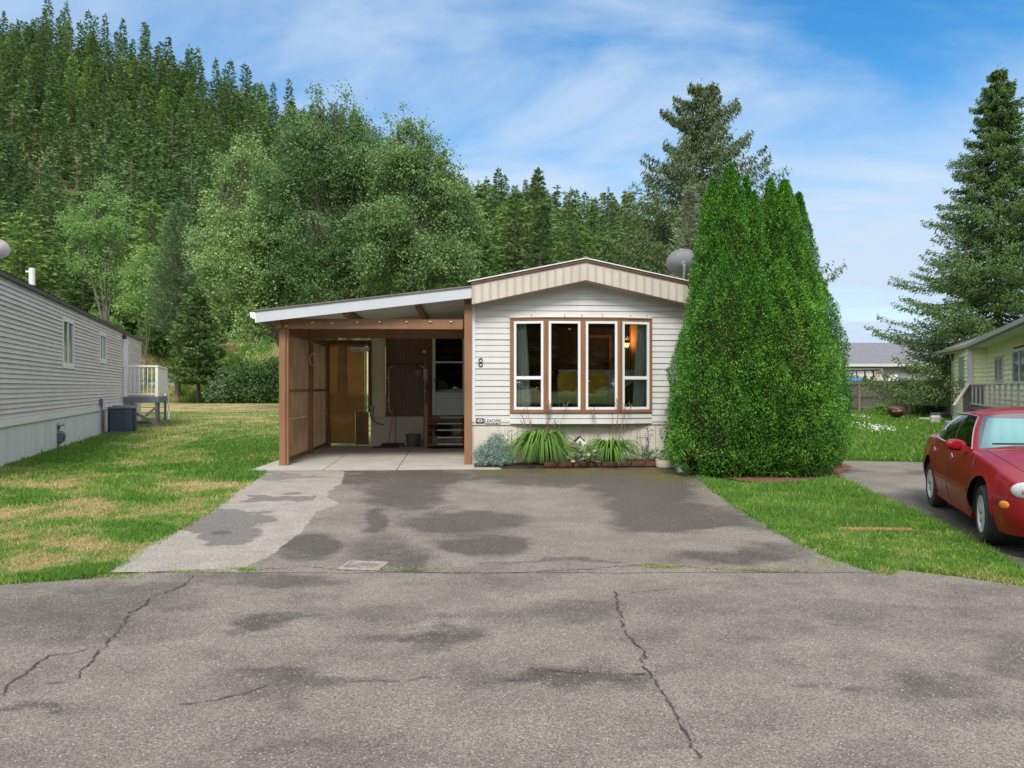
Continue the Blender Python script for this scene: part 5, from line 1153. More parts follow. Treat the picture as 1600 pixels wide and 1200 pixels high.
for i, p in enumerate(indiv):
    s = g.choice([0, 0, 1, 1, 2, 3, 4]) if p[1] < 195 else g.choice([0, 0, 2, 2, 4, 1])
    o = bpy.data.objects.new('hill_conifer', PROTO[s][0]); COL.objects.link(o)
    sc = g.choice([g.uniform(.42, .62), g.uniform(.58, .82), g.uniform(.75, .98)]) if p[2] < 700 else g.uniform(.66, .98); o.location = (p[0], p[1], float(terrain(p[0], p[1]))); o.rotation_euler = (g.uniform(-.03, .03), g.uniform(-.03, .03), g.uniform(0, 6.28)); _w = sc*g.uniform(1.05, 1.5); o.scale = (_w, _w*g.uniform(.9, 1.1), sc)
    tag(o, ('tall ' if sc > .8 else 'short ' if sc < .6 else '') + KIND[s] + ' conifer, ' + zone(p), 'tree', 'conifers on the hillside')
sn = [(248, 236), (232, 225), (500, 240), (380, 236), (300, 160), (205, 150), (612, 236), (60, 140), (120, 150), (165, 170), (270, 190), (20, 175), (335, 200)]
for i, (px, Yy) in enumerate(sn):
    o = snag if i == 0 else snag.copy()
    if i: COL.objects.link(o)
    x = xat(px, Yy); o.location = (x, Yy, float(terrain(x, Yy))); o.rotation_euler = (0, 0, i); o.scale = (1, 1, g.uniform(.85, 1.1))
    tag(o, 'bare grey dead conifer, ' + zone((x, Yy, px)), 'dead tree', 'dead conifers on the hillside')
# the rest as one mesh, thinner trees
Vs, Fs, Ts = [], [], []; off = 0; gn = np.random.default_rng(3)
for p in rest:
    me, h, r, V, Fq, T = PROTO[gn.integers(0, 5)]
    keep = gn.random(len(Fq)) < .26; q = V.reshape(-1, 4, 3)[keep]; c = q.mean(1, keepdims=True); q = c + (q - c) * 1.75
    a = gn.uniform(0, 6.28); ca, sa = math.cos(a), math.sin(a); sc = gn.uniform(.5, .9); q = q.reshape(-1, 3) * sc; q = np.stack([q[:, 0]*ca - q[:, 1]*sa, q[:, 0]*sa + q[:, 1]*ca, q[:, 2]], 1) + np.array([p[0], p[1], float(terrain(p[0], p[1]))])
    n = len(q)//4; Vs.append(q); Fs.append(np.arange(n*4).reshape(n, 4) + off); Ts.append(np.clip(T[keep] + gn.normal(0, .12), 0, 1)); off += len(q)
tag(arr_mesh('forest_trees', np.concatenate(Vs), np.concatenate(Fs), L_HILL, tint=np.concatenate(Ts)), 'dense mass of dark conifers filling in the hillside forest', 'forest', kind='stuff')
# undergrowth on the slope
n = 42000; gn = np.random.default_rng(8); Yu = 97 + (240-97) * gn.random(n) ** 1.2; pu = gn.uniform(-60, 1060, n); Xu = (pu-800)/F*Yu
k = (fbm(Xu/9, Yu/9, 77) > .44); Xu, Yu = Xu[k], Yu[k]; n = len(Xu)
V, Fq = kites(np.stack([Xu, Yu, terrain(Xu, Yu) + gn.uniform(-.1, 1.6, n) * gn.random(n)], 1), np.stack([gn.normal(0, 1, n), gn.normal(0, 1, n), gn.normal(.5, .8, n)], 1), gn.uniform(.4, 1.1, n), gn.uniform(.3, .7, n), gn)
tag(arr_mesh('undergrowth', V, Fq, L_SHR, tint=gn.uniform(0, .8, n)), 'low bright green undergrowth between the trees of the hillside', 'undergrowth', kind='stuff')
# rough grass on the straw bank
n = 26000; Yu = gn.uniform(80, 99, n); pu = gn.uniform(180, 470, n); Xu = (pu-800)/F*Yu
V, Fq = kites(np.stack([Xu, Yu, terrain(Xu, Yu) - .03], 1), np.stack([gn.normal(0, .35, n), gn.normal(0, .35, n), np.ones(n)], 1), gn.uniform(.25, .8, n), .1, gn)
tag(arr_mesh('bank_grass', V, Fq, M_BLADE, tint=np.clip(sstep(.3, .6, fbm(Xu/4, Yu/4, 5)) * .8 + gn.normal(0, .12, n), 0, 1)), 'long straw and green grass on the bank behind the lawn', 'grass', kind='stuff')

# --- the two spruces and the blue one
Y = 47
def rf1(f): return 6.3 * (1 - f) ** .64 * (1 + .17 * math.sin(f * 31) + .1 * math.sin(f*13+1)) * .95 + .25
conifer('norway_spruce', 'tall dark drooping spruce behind the home, right of its roof and left of the thujas', (xat(1097, Y), Y, 0), 51, zat(126, Y), 5.4, L_SPR, br=.07, levels=38, per=11, k=420, spray=.22, droop=.20, base=.24, up=.50, irr=.45, width=.32, hang=1.1, rfun=rf1, fluff=.5)
Y = 40
conifer('blue_spruce', 'pale silvery green young spruce between the satellite dish and the thujas', (xat(1078, Y), Y, 0), 52, zat(288, Y), 2.5, L_BLUE, levels=44, per=11, k=44, spray=.26, droop=.02, base=.1, up=.5, shape=.8, irr=.3, width=.16, hang=-.5)
Y = 41.5
def rf2(f): return 6.1 * (1 - f) ** .95 * (1 + .16 * math.sin(f * 37) + .08 * math.sin(f*19+2)) + .2
conifer('norway_spruce', 'tall open green spruce behind the pale yellow house, its boughs hanging over the wooden fence', (xat(1560, Y), Y, 0), 53, zat(102, Y), 6.0, L_SPR2, br=.06, levels=54, per=17, k=380, spray=.165, droop=.30, base=.10, up=.28, irr=.36, width=.34, hang=.5, rfun=rf2, fluff=.5)

# --- thujas beside the driveway
def thuja(label, loc, cols, seed, n, group, spray=.085):
    g = np.random.default_rng(seed); t = thing('arborvitae', label, 'arborvitae', loc, 0, group); P = []; D = []; T = []; core = MB()
    area = np.array([c[2]*c[3] for c in cols]); area = area/area.sum()
    def prof(f, kind):
        return np.minimum(1, .66 + f*2.6) * (1 - np.clip((f-.14)/.88, 0, 1) ** 2.9)
    for ci, ((cx, cy, r, h), a) in enumerate(zip(cols, area)):
        m = int(n*a); f = g.random(m) ** 1.0; az = g.uniform(0, 2*np.pi, m)
        lum = (fbm(az*2.2 + 10*ci, f*h*1.5, seed+ci) - .5) * .46 + (fbm(az*5 + 10*ci, f*h*3.6, seed+ci+9) - .5) * .46
        rr = r * prof(f, 0) * (1 + lum) ; depth = g.random(m) ** 2.2 * .16; rr = np.maximum(rr - depth, .01)
        p = np.stack([cx + np.cos(az)*rr, cy + np.sin(az)*rr*.92, f*h*1.0 + .04 + g.normal(0, .015, m)], 1)
        o = np.stack([np.cos(az), np.sin(az), np.zeros(m)], 1)
        d = o * g.uniform(.25, 1.0, m)[:, None] + g.normal(0, .55, (m, 3)); d[:, 2] += g.uniform(.2, 1.3, m)
        P.append(p); D.append(d); cl = fbm(az*5+ci, f*h*5, seed+30)
        T.append(np.clip(.42 + 1.5*(cl-.47) + g.normal(0, .18, m), 0, 1))
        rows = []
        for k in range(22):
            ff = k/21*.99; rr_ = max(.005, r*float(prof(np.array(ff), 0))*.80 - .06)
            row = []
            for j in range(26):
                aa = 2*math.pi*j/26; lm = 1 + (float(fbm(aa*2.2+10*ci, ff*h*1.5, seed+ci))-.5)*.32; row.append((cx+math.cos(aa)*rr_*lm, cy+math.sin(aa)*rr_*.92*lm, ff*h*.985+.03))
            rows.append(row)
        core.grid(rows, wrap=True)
    P = np.concatenate(P); D = np.concatenate(D); T = np.concatenate(T); L = spray * g.uniform(.55, 1.35, len(P))
    V, Fq = kites(P, D, L, L*.46, g); arr_mesh('foliage', V, Fq, L_THU, tint=T, parent=t)
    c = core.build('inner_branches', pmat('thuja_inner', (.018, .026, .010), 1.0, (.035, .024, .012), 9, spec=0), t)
    tm = MB()
    for (cx, cy, r, h) in cols: tm.tube([(cx*.5, cy*.5, -.2), (cx*.9, cy*.9, h*.3), (cx, cy, h*.9)], [.07, .05, .015], 6)
    tm.build('trunk', M_BARK, t)
    return t
def col(px, Y, rpx, pytop, px0, Y0): return (xat(px, Y)-xat(px0, Y0), Y-Y0, rpx*Y/F, zat(pytop, Y))
G = 'thujas beside the driveway'; Y = 14.7
thuja('broadest thuja of the clump, with the tallest pointed tip, reaching towards the flower bed', (xat(1135, Y), Y, 0),
      [col(1140, 14.7, 58, 262, 1135, Y), col(1113, 14.8, 42, 284, 1135, Y), col(1166, 14.9, 32, 280, 1135, Y), col(1178, 14.5, 34, 304, 1135, Y), col(1106, 14.8, 42, 405, 1135, Y), col(1090, 15.2, 46, 480, 1135, Y), col(1136, 14.3, 74, 400, 1135, Y), col(1180, 14.2, 70, 420, 1135, Y), col(1122, 14.2, 76, 530, 1135, Y)], 201, 340000, G, .046)
thuja('thuja of the clump with two blunt tips and a bulging skirt over the bark mulch', (xat(1225, Y), Y, 0),
      [col(1226, 14.7, 52, 286, 1225, Y), col(1204, 14.8, 36, 283, 1225, Y), col(1238, 14.5, 58, 350, 1225, Y), col(1220, 14.2, 74, 410, 1225, Y), col(1258, 14.5, 56, 460, 1225, Y), col(1244, 14.2, 70, 545, 1225, Y)], 202, 280000, G, .046)
thuja('darker thuja behind the other two, nearest the lawn and the red car', (xat(1258, 15.6), 15.6, 0),
      [col(1248, 15.6, 42, 306, 1258, 15.6), col(1268, 15.6, 56, 420, 1258, 15.6), col(1238, 15.8, 54, 350, 1258, 15.6)], 203, 115000, G, .046)
# ------------------------------------------------------------------ objects
def HO(name, label, cat, u, v, z=0.0, rz=0.0, group=None): return thing(name, label, cat, hw(u, v, z), A_ + rz, group)
M_METAL = pmat('galvanised', (.48, .49, .50), .35, (.38, .39, .40), 8, metal=.8)
M_PLASW = pmat('white_plastic', (.74, .74, .72), .4)

# satellite dish on the home's roof
def dish(name, label, loc, rz, rad, tilt, mat):
    t = thing(name, label, 'satellite dish', loc, rz); Mx = Matrix.Translation((0, 0, 2.15*rad)) @ Matrix.Rotation(R(tilt), 4, 'X')
    m = MB(); m.lathe([(rad*k/10, .28*rad*(k/10)**2) for k in range(11)] + [(rad*1.015, .28*rad+.008), (rad*1.015, .28*rad-.014)] + [(rad*k/10, .28*rad*(k/10)**2-.014) for k in range(10, -1, -1)], 40, Mx @ Matrix.Diagonal((1, .84, 1, 1))); d = m.build('reflector', mat, t, True)
    m = MB(Mx); 
    for a in (0.1, 1.9, 3.9, 5.2): m.bar((0, 0, -.02), (math.cos(a)*rad*.9, math.sin(a)*rad*.83, .22*rad-.012), .012, .012)
    m.lathe([(.0, -.03), (.11*rad*1.5, -.03), (.11*rad*1.5, .0)], 14); m.build('rib', pmat('dish_rib', (.42, .43, .44), .5), d)
    m = MB(); c = Mx @ Vector((0, 0, -.05)); m.tube([(.0, .05, -.1), (0.02, .05, 1.2*rad), tuple(c + Vector((0, 0, -.12))), tuple(c)], [.03, .03, .028, .028], 10); m.build('mast', M_METAL, t, True)
    m = MB(Mx); m.tube([(0, -rad*.8, .2*rad), (0, -rad*.55, rad*.75)], .014, 6); m.box(-.04, .04, -rad*.62, -rad*.48, rad*.7, rad*.85); m.build('feed_arm', M_METAL, t); return t
M_DSH = pmat('dish_grey', (.33, .34, .36), .5, (.28, .29, .31), 5)
u = hu(1068, 1.9); zz = ft(u)+.09; _w = hw(u, 1.9, zz)
dish('satellite_dish', 'grey satellite dish seen from behind on the roof of the cream home beside the thujas', _w, R(10), .40, -56, M_DSH)
_p = lpt(lt_(0)+2.2, -.6, 4.25); dish('satellite_dish', 'white edged satellite dish above the near end of the grey home roof', (xat(-9, _p[1]), _p[1], zat(405, _p[1])-.42), R(20), .30, -60, pmat('dish_pale', (.6, .6, .62), .4))

# fluorescent fixture, wreath ring, chime etc. inside the carport
u, z = hz(562, 544.5, 4.9); t = HO('fluorescent_light', 'long white tube light fixture hanging at the back of the carport', 'light fixture', u, 4.9, z, R(-3))
m = MB(); m.box(-.27, .27, -.06, .06, -.05, .04, bev=.01); m.build('housing', M_PLASW, t); m = MB(); m.tube([(-.25, -.03, -.07), (.25, -.03, -.07)], .018, 8); m.build('tube', M_PLASW, t); m = MB(); m.tube([(-.2, 0, .04), (-.2, 0, .48)], .005, 4); m.tube([(.2, 0, .04), (.2, 0, .48)], .005, 4); m.build('hanger', M_METAL, t)
def ring(name, label, cat, loc, rzz, R_, r, mat, sx=1):
    t = MB(); P = [(math.cos(a*math.pi/14)*R_*sx, 0, math.sin(a*math.pi/14)*R_) for a in range(29)]; t.tube(P, r, 7, cap=False); o = t.build(name, mat, None, True); o.location = loc; o.rotation_euler = (0, 0, rzz); return tag(o, label, cat)
u = UL+.20; ring('hanging_hoop', 'cream oval hoop hanging on the middle post of the tan side wall', 'hoop', hw(UL+.16, 2.74, zat(562, 18.6)), A_+R(25), .155, .016, pmat('cream_hoop', (.62, .50, .30), .6), .6)
u, z = hz(664.5, 590, 4.95); t = HO('wind_chime', 'white wind chime hanging beside the entry door', 'wind chime', u, 4.95, z)
m = MB()
for dx_, l in ((-.04, .26), (0, .34), (.04, .3)): m.tube([(dx_, 0, .22), (dx_, 0, .22-l)], .011, 6)
m.build('chimes', M_PLASW, t); m = MB(); m.lathe([(0, .24), (.07, .23), (.07, .21), (0, .20)], 12); m.tube([(0, 0, .24), (0, 0, .62)], .004, 4); m.build('top', M_PLASW, t); m = MB(); m.tube([(0, 0, .2), (0, 0, -.35)], .004, 4); m.lathe([(0, -.43), (.045, -.39), (.0, -.34)], 8, Matrix.Diagonal((1, .2, 1, 1))); m.build('clapper', M_PLASW, t)
u, z = hz(663, 548, 5.1); o = MB(); o.lathe([(0, .0), (.05, .0), (.055, .03), (.03, .07), (0, .075)], 12); w_ = o.build('wall_lamp', M_PLASW, None, True); w_.location = hw(u, 5.17, z-.03); w_.rotation_euler = (R(60), 0, A_); tag(w_, 'small white round lamp on the dark frame beside the entry door', 'lamp')
# electrical box with cable
u, z = hz(581.5, 642, 5.2); t = HO('outlet_box', 'grey electrical box with a black cable at the corner of the entry siding', 'electrical box', u, 5.2, z)
m = MB(); m.box(-.06, .06, -.06, .02, -.16, .16, bev=.015); m.build('box', pmat('grey_box', (.33, .34, .34), .5), t); m = MB(); m.tube([(0, -.03, -.16), (.02, -.05, -.25), (.12, -.06, -.33), (.2, -.04, -.37), (.34, -.03, -.38)], .014, 6); m.tube([(-.02, 0, .16), (-.02, 0, .9)], .01, 6); m.build('cable', M_BLK, t)

# chain link gate leaning on the brown panel
gx0, gx1 = hu(607.5, 5.1), hu(664, 5.1); gz0_, gz1_ = zat(645, 21.1), zat(571.5, 21.1); t = HO('chain_link_gate', 'galvanised chain link gate with rounded corners leaning against the brown entry panel', 'gate', gx0, 5.12, gz0_)
Lg, Hg = gx1-gx0, gz1_-gz0_; P = []; rc = .14
for cx, cz, a0 in ((rc, rc, 180), (Lg-rc, rc, 270), (Lg-rc, Hg-rc, 0), (rc, Hg-rc, 90)):
    for k in range(6): a = R(a0+k*18); P.append((cx+math.cos(a)*rc, 0, cz+math.sin(a)*rc))
P.append(P[0]); m = MB(); m.tube(P, .021, 8, cap=False); m.build('frame', M_METAL, t, True)
m = MB(); s = .085; k = -int(Hg/s)-1
while k*s < Lg:
    for sg_ in (1, -1):
        x0 = k*s; pts_ = []
        a = (x0, 0) ; b_ = (x0+Hg, Hg)
        xa, za_, xb, zb_ = (x0, 0, x0+Hg, Hg) if sg_ > 0 else (x0, Hg, x0+Hg, 0)
        ta = max(0, -x0/Hg); tb_ = min(1, (Lg-x0)/Hg)
        if tb_ > ta: m.bar((xa+(xb-xa)*ta, .004*sg_, za_+(zb_-za_)*ta), (xa+(xb-xa)*tb_, .004*sg_, za_+(zb_-za_)*tb_), .0045, .0045)
    k += 1
m.build('wire_mesh', pmat('wire', (.22, .22, .20), .5, metal=.3), t)
m = MB(); m.box(Lg*.72, Lg*.9, -.02, -.005, Hg*.78, Hg*.92, bev=.01); m.build('latch_plate', pmat('latch_grey', (.20, .20, .19), .6), t)
m = MB(); m.box(-.05, -.02, -.02, .02, Hg*.72, Hg*.76); m.box(-.05, -.02, -.02, .02, Hg*.25, Hg*.29); m.build('hinge', M_METAL, t)

# brooms
def broom(label, pxh, pyh, pxf, pyf, v0, v1, hw_):
    uf, _ = hz(pxf, pyf, v0); uh, zh = hz(pxh, pyh, v1); t = HO('push_broom', label, 'broom', uf, v0, .03)
    a = (0, 0, .10); b_ = (uh-uf, v1-v0, zh-.03); m = MB(); m.tube([a, tuple(a[i]+(b_[i]-a[i])*.5 for i in range(3)), b_], [.014, .013, .012], 8); m.build('handle', pmat('broom_handle', (.35, .14, .08), .5), t, True)
    m = MB(); m.box(-hw_, hw_, -.035, .035, .07, .11, bev=.01); m.build('head', pmat('head_dark', (.09, .06, .04), .7), t)
    m = MB(); g = random.Random(6)
    for k in range(150): x = g.uniform(-hw_, hw_); y = g.uniform(-.03, .03); m.bar((x, y, .075), (x*1.04+g.uniform(-.01, .01), y*1.5+g.uniform(-.012, .012), g.uniform(0, .008)), .006, .006)
    m.build('bristles', pmat('bristle', (.035, .035, .035), .8), t); return t
broom('broom leaning upright against the chain link gate, its dark head nearest the bucket', 619.5, 624, 617.5, 695, 4.85, 5.09, .26)
broom('broom with a slanting handle crossing the upright one, head lying flat at its foot', 619, 617, 607, 695, 4.72, 5.08, .20)
uf, _ = hz(604, 698, 4.45); t = HO('scraper', 'long low dark scraper blade lying on the slab in front of the brooms', 'scraper', uf, 4.45, .03, R(-2)); m = MB(); m.box(-.38, .38, -.05, .05, .0, .03, bev=.006); m.build('blade', M_BLK, t); m = MB(); m.tube([(.3, 0, .02), (.44, -.05, .03)], .015, 6); m.build('grip', M_METAL, t)
# bucket
uf, _ = hz(645.5, 698, 4.7); t = HO('bucket', 'dull grey green bucket between the brooms and the steps', 'bucket', uf, 4.7, .03)
m = MB(); m.lathe([(0, .0), (.15, 0), (.16, .01), (.205, .34), (.215, .34), (.215, .36), (.20, .36), (.155, .03), (0, .02)], 28); m.build('pail', pmat('bucket_grey', (.13, .13, .11), .5, (.09, .09, .08), 5), t, True); m = MB(); m.tube([(.21*math.cos(a*math.pi/10), -.02-.10*math.sin(a*math.pi/10), .33-.10*math.sin(a*math.pi/10)) for a in range(11)], .005, 5, cap=False); m.build('handle', M_METAL, t)
# round black coil behind the steps
u, z = hz(693, 672, 5.1); t = HO('round_basket', 'round black wire basket leaning on the skirting behind the porch steps', 'basket', u, 5.05, z)
m = MB()
for rr in (.10, .17, .23, .25): m.tube([(math.cos(a*math.pi/12)*rr, -.02-.1*rr, math.sin(a*math.pi/12)*rr) for a in range(25)], .012 if rr > .24 else .007, 5, cap=False)
for a in range(16): a = a*math.pi/8; m.tube([(0, 0, 0), (math.cos(a)*.25, -.045, math.sin(a)*.25)], .005, 4, cap=False)
m.build('wires', M_BLK, t); m = MB(); m.lathe([(0, 0), (.14, .0), (.2, .03), (.21, .05)], 20, Matrix.Rotation(R(-90), 4, 'X') @ Matrix.Translation((0, 0, -.03)) ); m.build('bowl', pmat('charred', (.02, .02, .02), .9), t)
# board leaning on the rear post
uf, _ = hz(513, 700, 4.7); t = tag(MB(HM).box(uf-.03, uf+.06, 4.7, 4.78, .03, .62, bev=.01).build('leaning_board', M_BRND), 'short dark board standing at the foot of the rear carport post', 'board')

# people: the figure behind the door glass
def skin_fig(name, verts, edges, radii, mat, parent, sub=2):
    me = bpy.data.meshes.new(name); me.from_pydata(verts, edges, []); me.update(); o = bpy.data.objects.new(name, me); COL.objects.link(o); o.parent = parent
    o.modifiers.new('skin', 'SKIN'); me.skin_vertices[0].data[0].use_root = True
    for i, r_ in enumerate(radii): me.skin_vertices[0].data[i].radius = r_ if hasattr(r_, '__len__') else (r_, r_)
    s = o.modifiers.new('sub', 'SUBSURF'); s.levels = s.render_levels = sub; me.materials.append(mat)
    bpy.context.view_layer.update(); ev = bpy.data.meshes.new_from_object(o.evaluated_get(bpy.context.evaluated_depsgraph_get())); ev.polygons.foreach_set('use_smooth', np.ones(len(ev.polygons), bool))
    o.modifiers.clear(); o.data = ev; return o
M_SKIN = pmat('skin', (.50, .28, .19), .55, (.45, .24, .16), 6); M_SHIRT = pmat('blue_shirt', (.28, .38, .66), .8, (.22, .31, .56), 5); M_HAIR = pmat('auburn_hair', (.10, .03, .02), .6, (.05, .016, .012), 20); M_TROU = pmat('dark_trousers', (.03, .035, .05), .8)
up, zp = hz(697, 600, 6.1); t = thing('person', 'person with auburn hair in a light blue shirt leaning forward behind the entry door glass', 'person', hw(up, 5.85, .86), A_ + R(180))
# local: faces +x (which is picture left after the turn), z up; sits on a stool
V_ = [(0, 0, .52), (.05, 0, .68), (.10, 0, .86), (.16, 0, 1.00), (.21, 0, 1.07), (.25, 0, 1.13), (.29, 0, 1.20),
      (.14, .17, .98), (.22, .22, .74), (.40, .16, .66), (.48, .12, .66), (.14, -.17, .98), (.22, -.22, .74), (.40, -.16, .66), (.48, -.12, .66),
      (.03, .10, .50), (.42, .12, .50), (.42, .12, .10), (.50, .12, .04), (.03, -.10, .50), (.42, -.12, .50), (.42, -.12, .10), (.50, -.12, .04)]
E_ = [(0, 1), (1, 2), (2, 3), (3, 4), (4, 5), (5, 6), (3, 7), (7, 8), (8, 9), (9, 10), (3, 11), (11, 12), (12, 13), (13, 14), (0, 15), (15, 16), (16, 17), (17, 18), (0, 19), (19, 20), (20, 21), (21, 22)]
Rd = [(.13, .16), (.12, .15), (.13, .17), (.11, .14), .06, .085, .095, .065, .05, .038, .035, .065, .05, .038, .035, .09, .07, .045, .04, .09, .07, .045, .04]
bd = skin_fig('body', V_, E_, Rd, M_SKIN, t)
skin_fig('shirt', V_[:5] + [V_[7], V_[8], (.33, .185, .695), V_[11], V_[12], (.33, -.185, .695)], [(0, 1), (1, 2), (2, 3), (3, 4), (3, 5), (5, 6), (6, 7), (3, 8), (8, 9), (9, 10)], [(.145, .175), (.135, .165), (.145, .185), (.125, .155), .07, .078, .064, .054, .078, .064, .054], M_SHIRT, t)
skin_fig('trousers', [V_[0], V_[15], V_[16], V_[17], V_[19], V_[20], V_[21]], [(0, 1), (1, 2), (2, 3), (0, 4), (4, 5), (5, 6)], [(.14, .17), .10, .08, .058, .10, .08, .058], M_TROU, t)
skin_fig('hair', [(.28, 0, 1.25), (.22, 0, 1.22), (.17, 0, 1.12), (.14, 0, 1.02)], [(0, 1), (1, 2), (2, 3)], [(.098, .10), (.10, .105), (.085, .10), (.05, .08)], M_HAIR, t)
m = MB(); m.add([(.375, -.015, 1.20), (.375, .015, 1.20), (.405, 0, 1.165), (.375, 0, 1.155), (.36, 0, 1.23)], [(0, 2, 4), (1, 4, 2), (0, 3, 2), (1, 2, 3)])
m.build('nose', M_SKIN, bd)
for s in (-1, 1):
    m = MB(); m.lathe([(0, -.012), (.011, -.006), (.013, 0), (.011, .006), (0, .012)], 8, Matrix.Translation((.365, s*.035, 1.222))); m.build('eye', M_BLK, bd)
    for k in range(5):   # fingers
        a = (k-2)*.013; x0, y0, z0 = .50, s*.12, .66; L = (.05, .075, .08, .072, .055)[k]
        pts_ = [(x0, y0+a*1.2*s, z0), (x0+L*.5, y0+a*1.5*s, z0-.01), (x0+L*.9, y0+a*1.6*s, z0-.04)] if k else [(x0-.03, y0-.02*s, z0), (x0-.0, y0-.05*s, z0-.01), (x0+.025, y0-.06*s, z0-.03)]
        skin_fig('finger', pts_, [(0, 1), (1, 2)], [.010, .009, .007], M_SKIN, bd, 1)
st = thing('stool', 'dark wooden stool under the person behind the entry door', 'stool', hw(up, 5.85, .86), A_); m = MB(); m.lathe([(0, .40), (.18, .40), (.19, .42), (.18, .44), (0, .44)], 20); m.build('seat', M_BRND, st)
for a in range(4): a = R(45+90*a); m = MB(); m.tube([(math.cos(a)*.19, math.sin(a)*.19, 0), (math.cos(a)*.12, math.sin(a)*.12, .40)], .018, 7); m.build('leg', M_BRND, st)

# behind the bay glass: curtains, table, chairs, lamp, plants
M_CUR = pmat('pale_green_curtain', (.80, .88, .84), .85, (.70, .80, .75), 3)
def curtain(label, ua_, ub_, va, vb, flare, seed, ropts=(3.12, 1.1)):
    rows = []; g = random.Random(seed); ph = g.random()*6
    for i in range(15):
        f = i/14; z = ropts[0] + (ropts[1]-ropts[0])*f; row = []
        for j in range(49):
            s = j/48; wdt = 1 + flare*(f - .2); u_ = ua_ + (ub_-ua_)*s*wdt if flare >= 0 else ub_ - (ub_-ua_)*(1-s)*(1-flare*(f-.2))
            row.append((u_, va+(vb-va)*s + .035*math.sin(s*26+ph+math.sin(f*3)*.4), z))
        rows.append(row)
    m = MB(HM); m.grid(rows); return tag(m.build('curtain', M_CUR, None, True), label, 'curtain', 'curtains behind the bay window')
curtain('pale green curtain gathered at the left side of the bay window', hu(806, .12), hu(824, .12), .13, .10, .45, 1)
curtain('pale green curtain gathered at the right side of the bay window', hu(994, .12), hu(1014, .12), .10, .13, -.45, 2)
t = HO('dining_table', 'table under a pale blue grey cloth seen through the two middle panes', 'table', hu(930, 1.8), 1.8, zf)
tw = .95; ztb = 1.10
m = MB(); m.box(-tw, tw, -.45, .45, ztb, ztb+.03, bev=.008); m.build('tabletop', M_BRND, t)
for sx in (-1, 1):
    for sy in (-1, 1): m = MB(); m.box(sx*(tw-.1)-.03, sx*(tw-.1)+.03, sy*.36-.03, sy*.36+.03, 0, ztb); m.build('leg', M_BRND, t)
rows = []; 
for i in range(9):
    f = i/8; rows.append([(( -tw-.02) + (2*tw+.04)*j/60, -.46-.02*math.sin(j*.8)*f, ztb+.036-(.42+.12*math.sin(j*.19))*f) for j in range(61)])
rows = [[(p[0], .46, ztb+.036) for p in rows[0]]] + rows
m = MB(); m.grid(rows); o = m.build('tablecloth', pmat('blue_grey_cloth', (.66, .72, .78), .9, (.58, .64, .70), 2), None, True); o.matrix_world = Matrix.Translation(hw(hu(930, 1.8), 1.8, zf)) @ Matrix.Rotation(A_, 4, 'Z'); tag(o, 'pale blue grey cloth draped over the table behind the bay window', 'tablecloth')
M_MUS = pmat('mustard_fabric', (.60, .40, .05), .8, (.50, .33, .04), 5)
def chair(label, px, v, gr):
    t = HO('dining_chair', label, 'chair', hu(px, v), v, zf, 0, gr); t.scale = (1.05, 1, 1.16); m = MB(); m.box(-.21, .21, -.2, .22, .42, .48, bev=.02); m.build('seat', M_MUS, t)
    m = MB(); m.add([(-.22, -.23, .46), (.22, -.23, .46), (.25, -.26, .78), (.17, -.27, .93), (-.17, -.27, .93), (-.25, -.26, .78), (-.22, -.18, .46), (.22, -.18, .46), (.25, -.21, .78), (.17, -.22, .93), (-.17, -.22, .93), (-.25, -.21, .78)],
      [(0, 1, 2, 3, 4, 5), (11, 10, 9, 8, 7, 6), (0, 6, 7, 1), (1, 7, 8, 2), (2, 8, 9, 3), (3, 9, 10, 4), (4, 10, 11, 5), (5, 11, 6, 0)]); m.build('backrest', M_MUS, t)
    for sx in (-1, 1):
        for sy in (-1, 1): m = MB(); m.tube([(sx*.18, sy*.18, .43), (sx*.2, sy*.2, 0)], .014, 6); m.build('leg', M_METAL, t)
chair('left mustard chair in front of the cloth covered table, seen through the second pane', 886, .75, 'mustard chairs behind the bay window'); chair('right mustard chair in front of the cloth covered table, seen through the third pane', 931, .75, 'mustard chairs behind the bay window')
u, z = hz(980, 539, 2.9); t = HO('wall_sconce', 'lit orange wall sconce glowing behind the right pane of the bay', 'lamp', u, 2.95, z); m = MB(); m.lathe([(.04, -.06), (.085, .05), (.08, .05), (.035, -.06)], 16); m.build('shade', emat('lamp_glow', (1, .6, .28), 1.3), t); m = MB(); m.tube([(0, .14, -.05), (0, 0, -.07), (0, 0, -.04)], .012, 6); m.build('bracket', M_BRND, t)
_l = bpy.data.lights.new('sconce_bulb', 'POINT'); _l.energy = 11; _l.color = (1, .62, .32); _l.shadow_soft_size = .06; _lo = bpy.data.objects.new('sconce_bulb', _l); COL.objects.link(_lo); _lo.parent = t; _lo.location = (0, -.05, .16)
for i, (px, lab) in enumerate([(895, 'spiky pale leafed pot plant on the table seen through the second pane'), (958-10, 'small dark pot plant on the table seen through the third pane')]):
    t = HO('pot_plant', lab, 'pot plant', hu(px, 1.7), 1.7, zf+ztb+.036); m = MB(); m.lathe([(0, 0), (.06, 0), (.08, .12), (.07, .12), (.05, .02)], 14); m.build('pot', M_BRND, t); g = np.random.default_rng(i); k = 40
    V, Fq = kites(np.tile([0, 0, .1], (k, 1)) + g.normal(0, .02, (k, 3)), np.stack([g.normal(0, .6, k), g.normal(0, .6, k), np.ones(k)], 1), g.uniform(.12, .3, k), .025, g); arr_mesh('leaves', V, Fq, L_HOSTA if i == 0 else L_HEDGE, tint=g.random(k), parent=t)

# ------------------------------------------------------------------ flower bed
def bx(px): return hu(px, -.45)
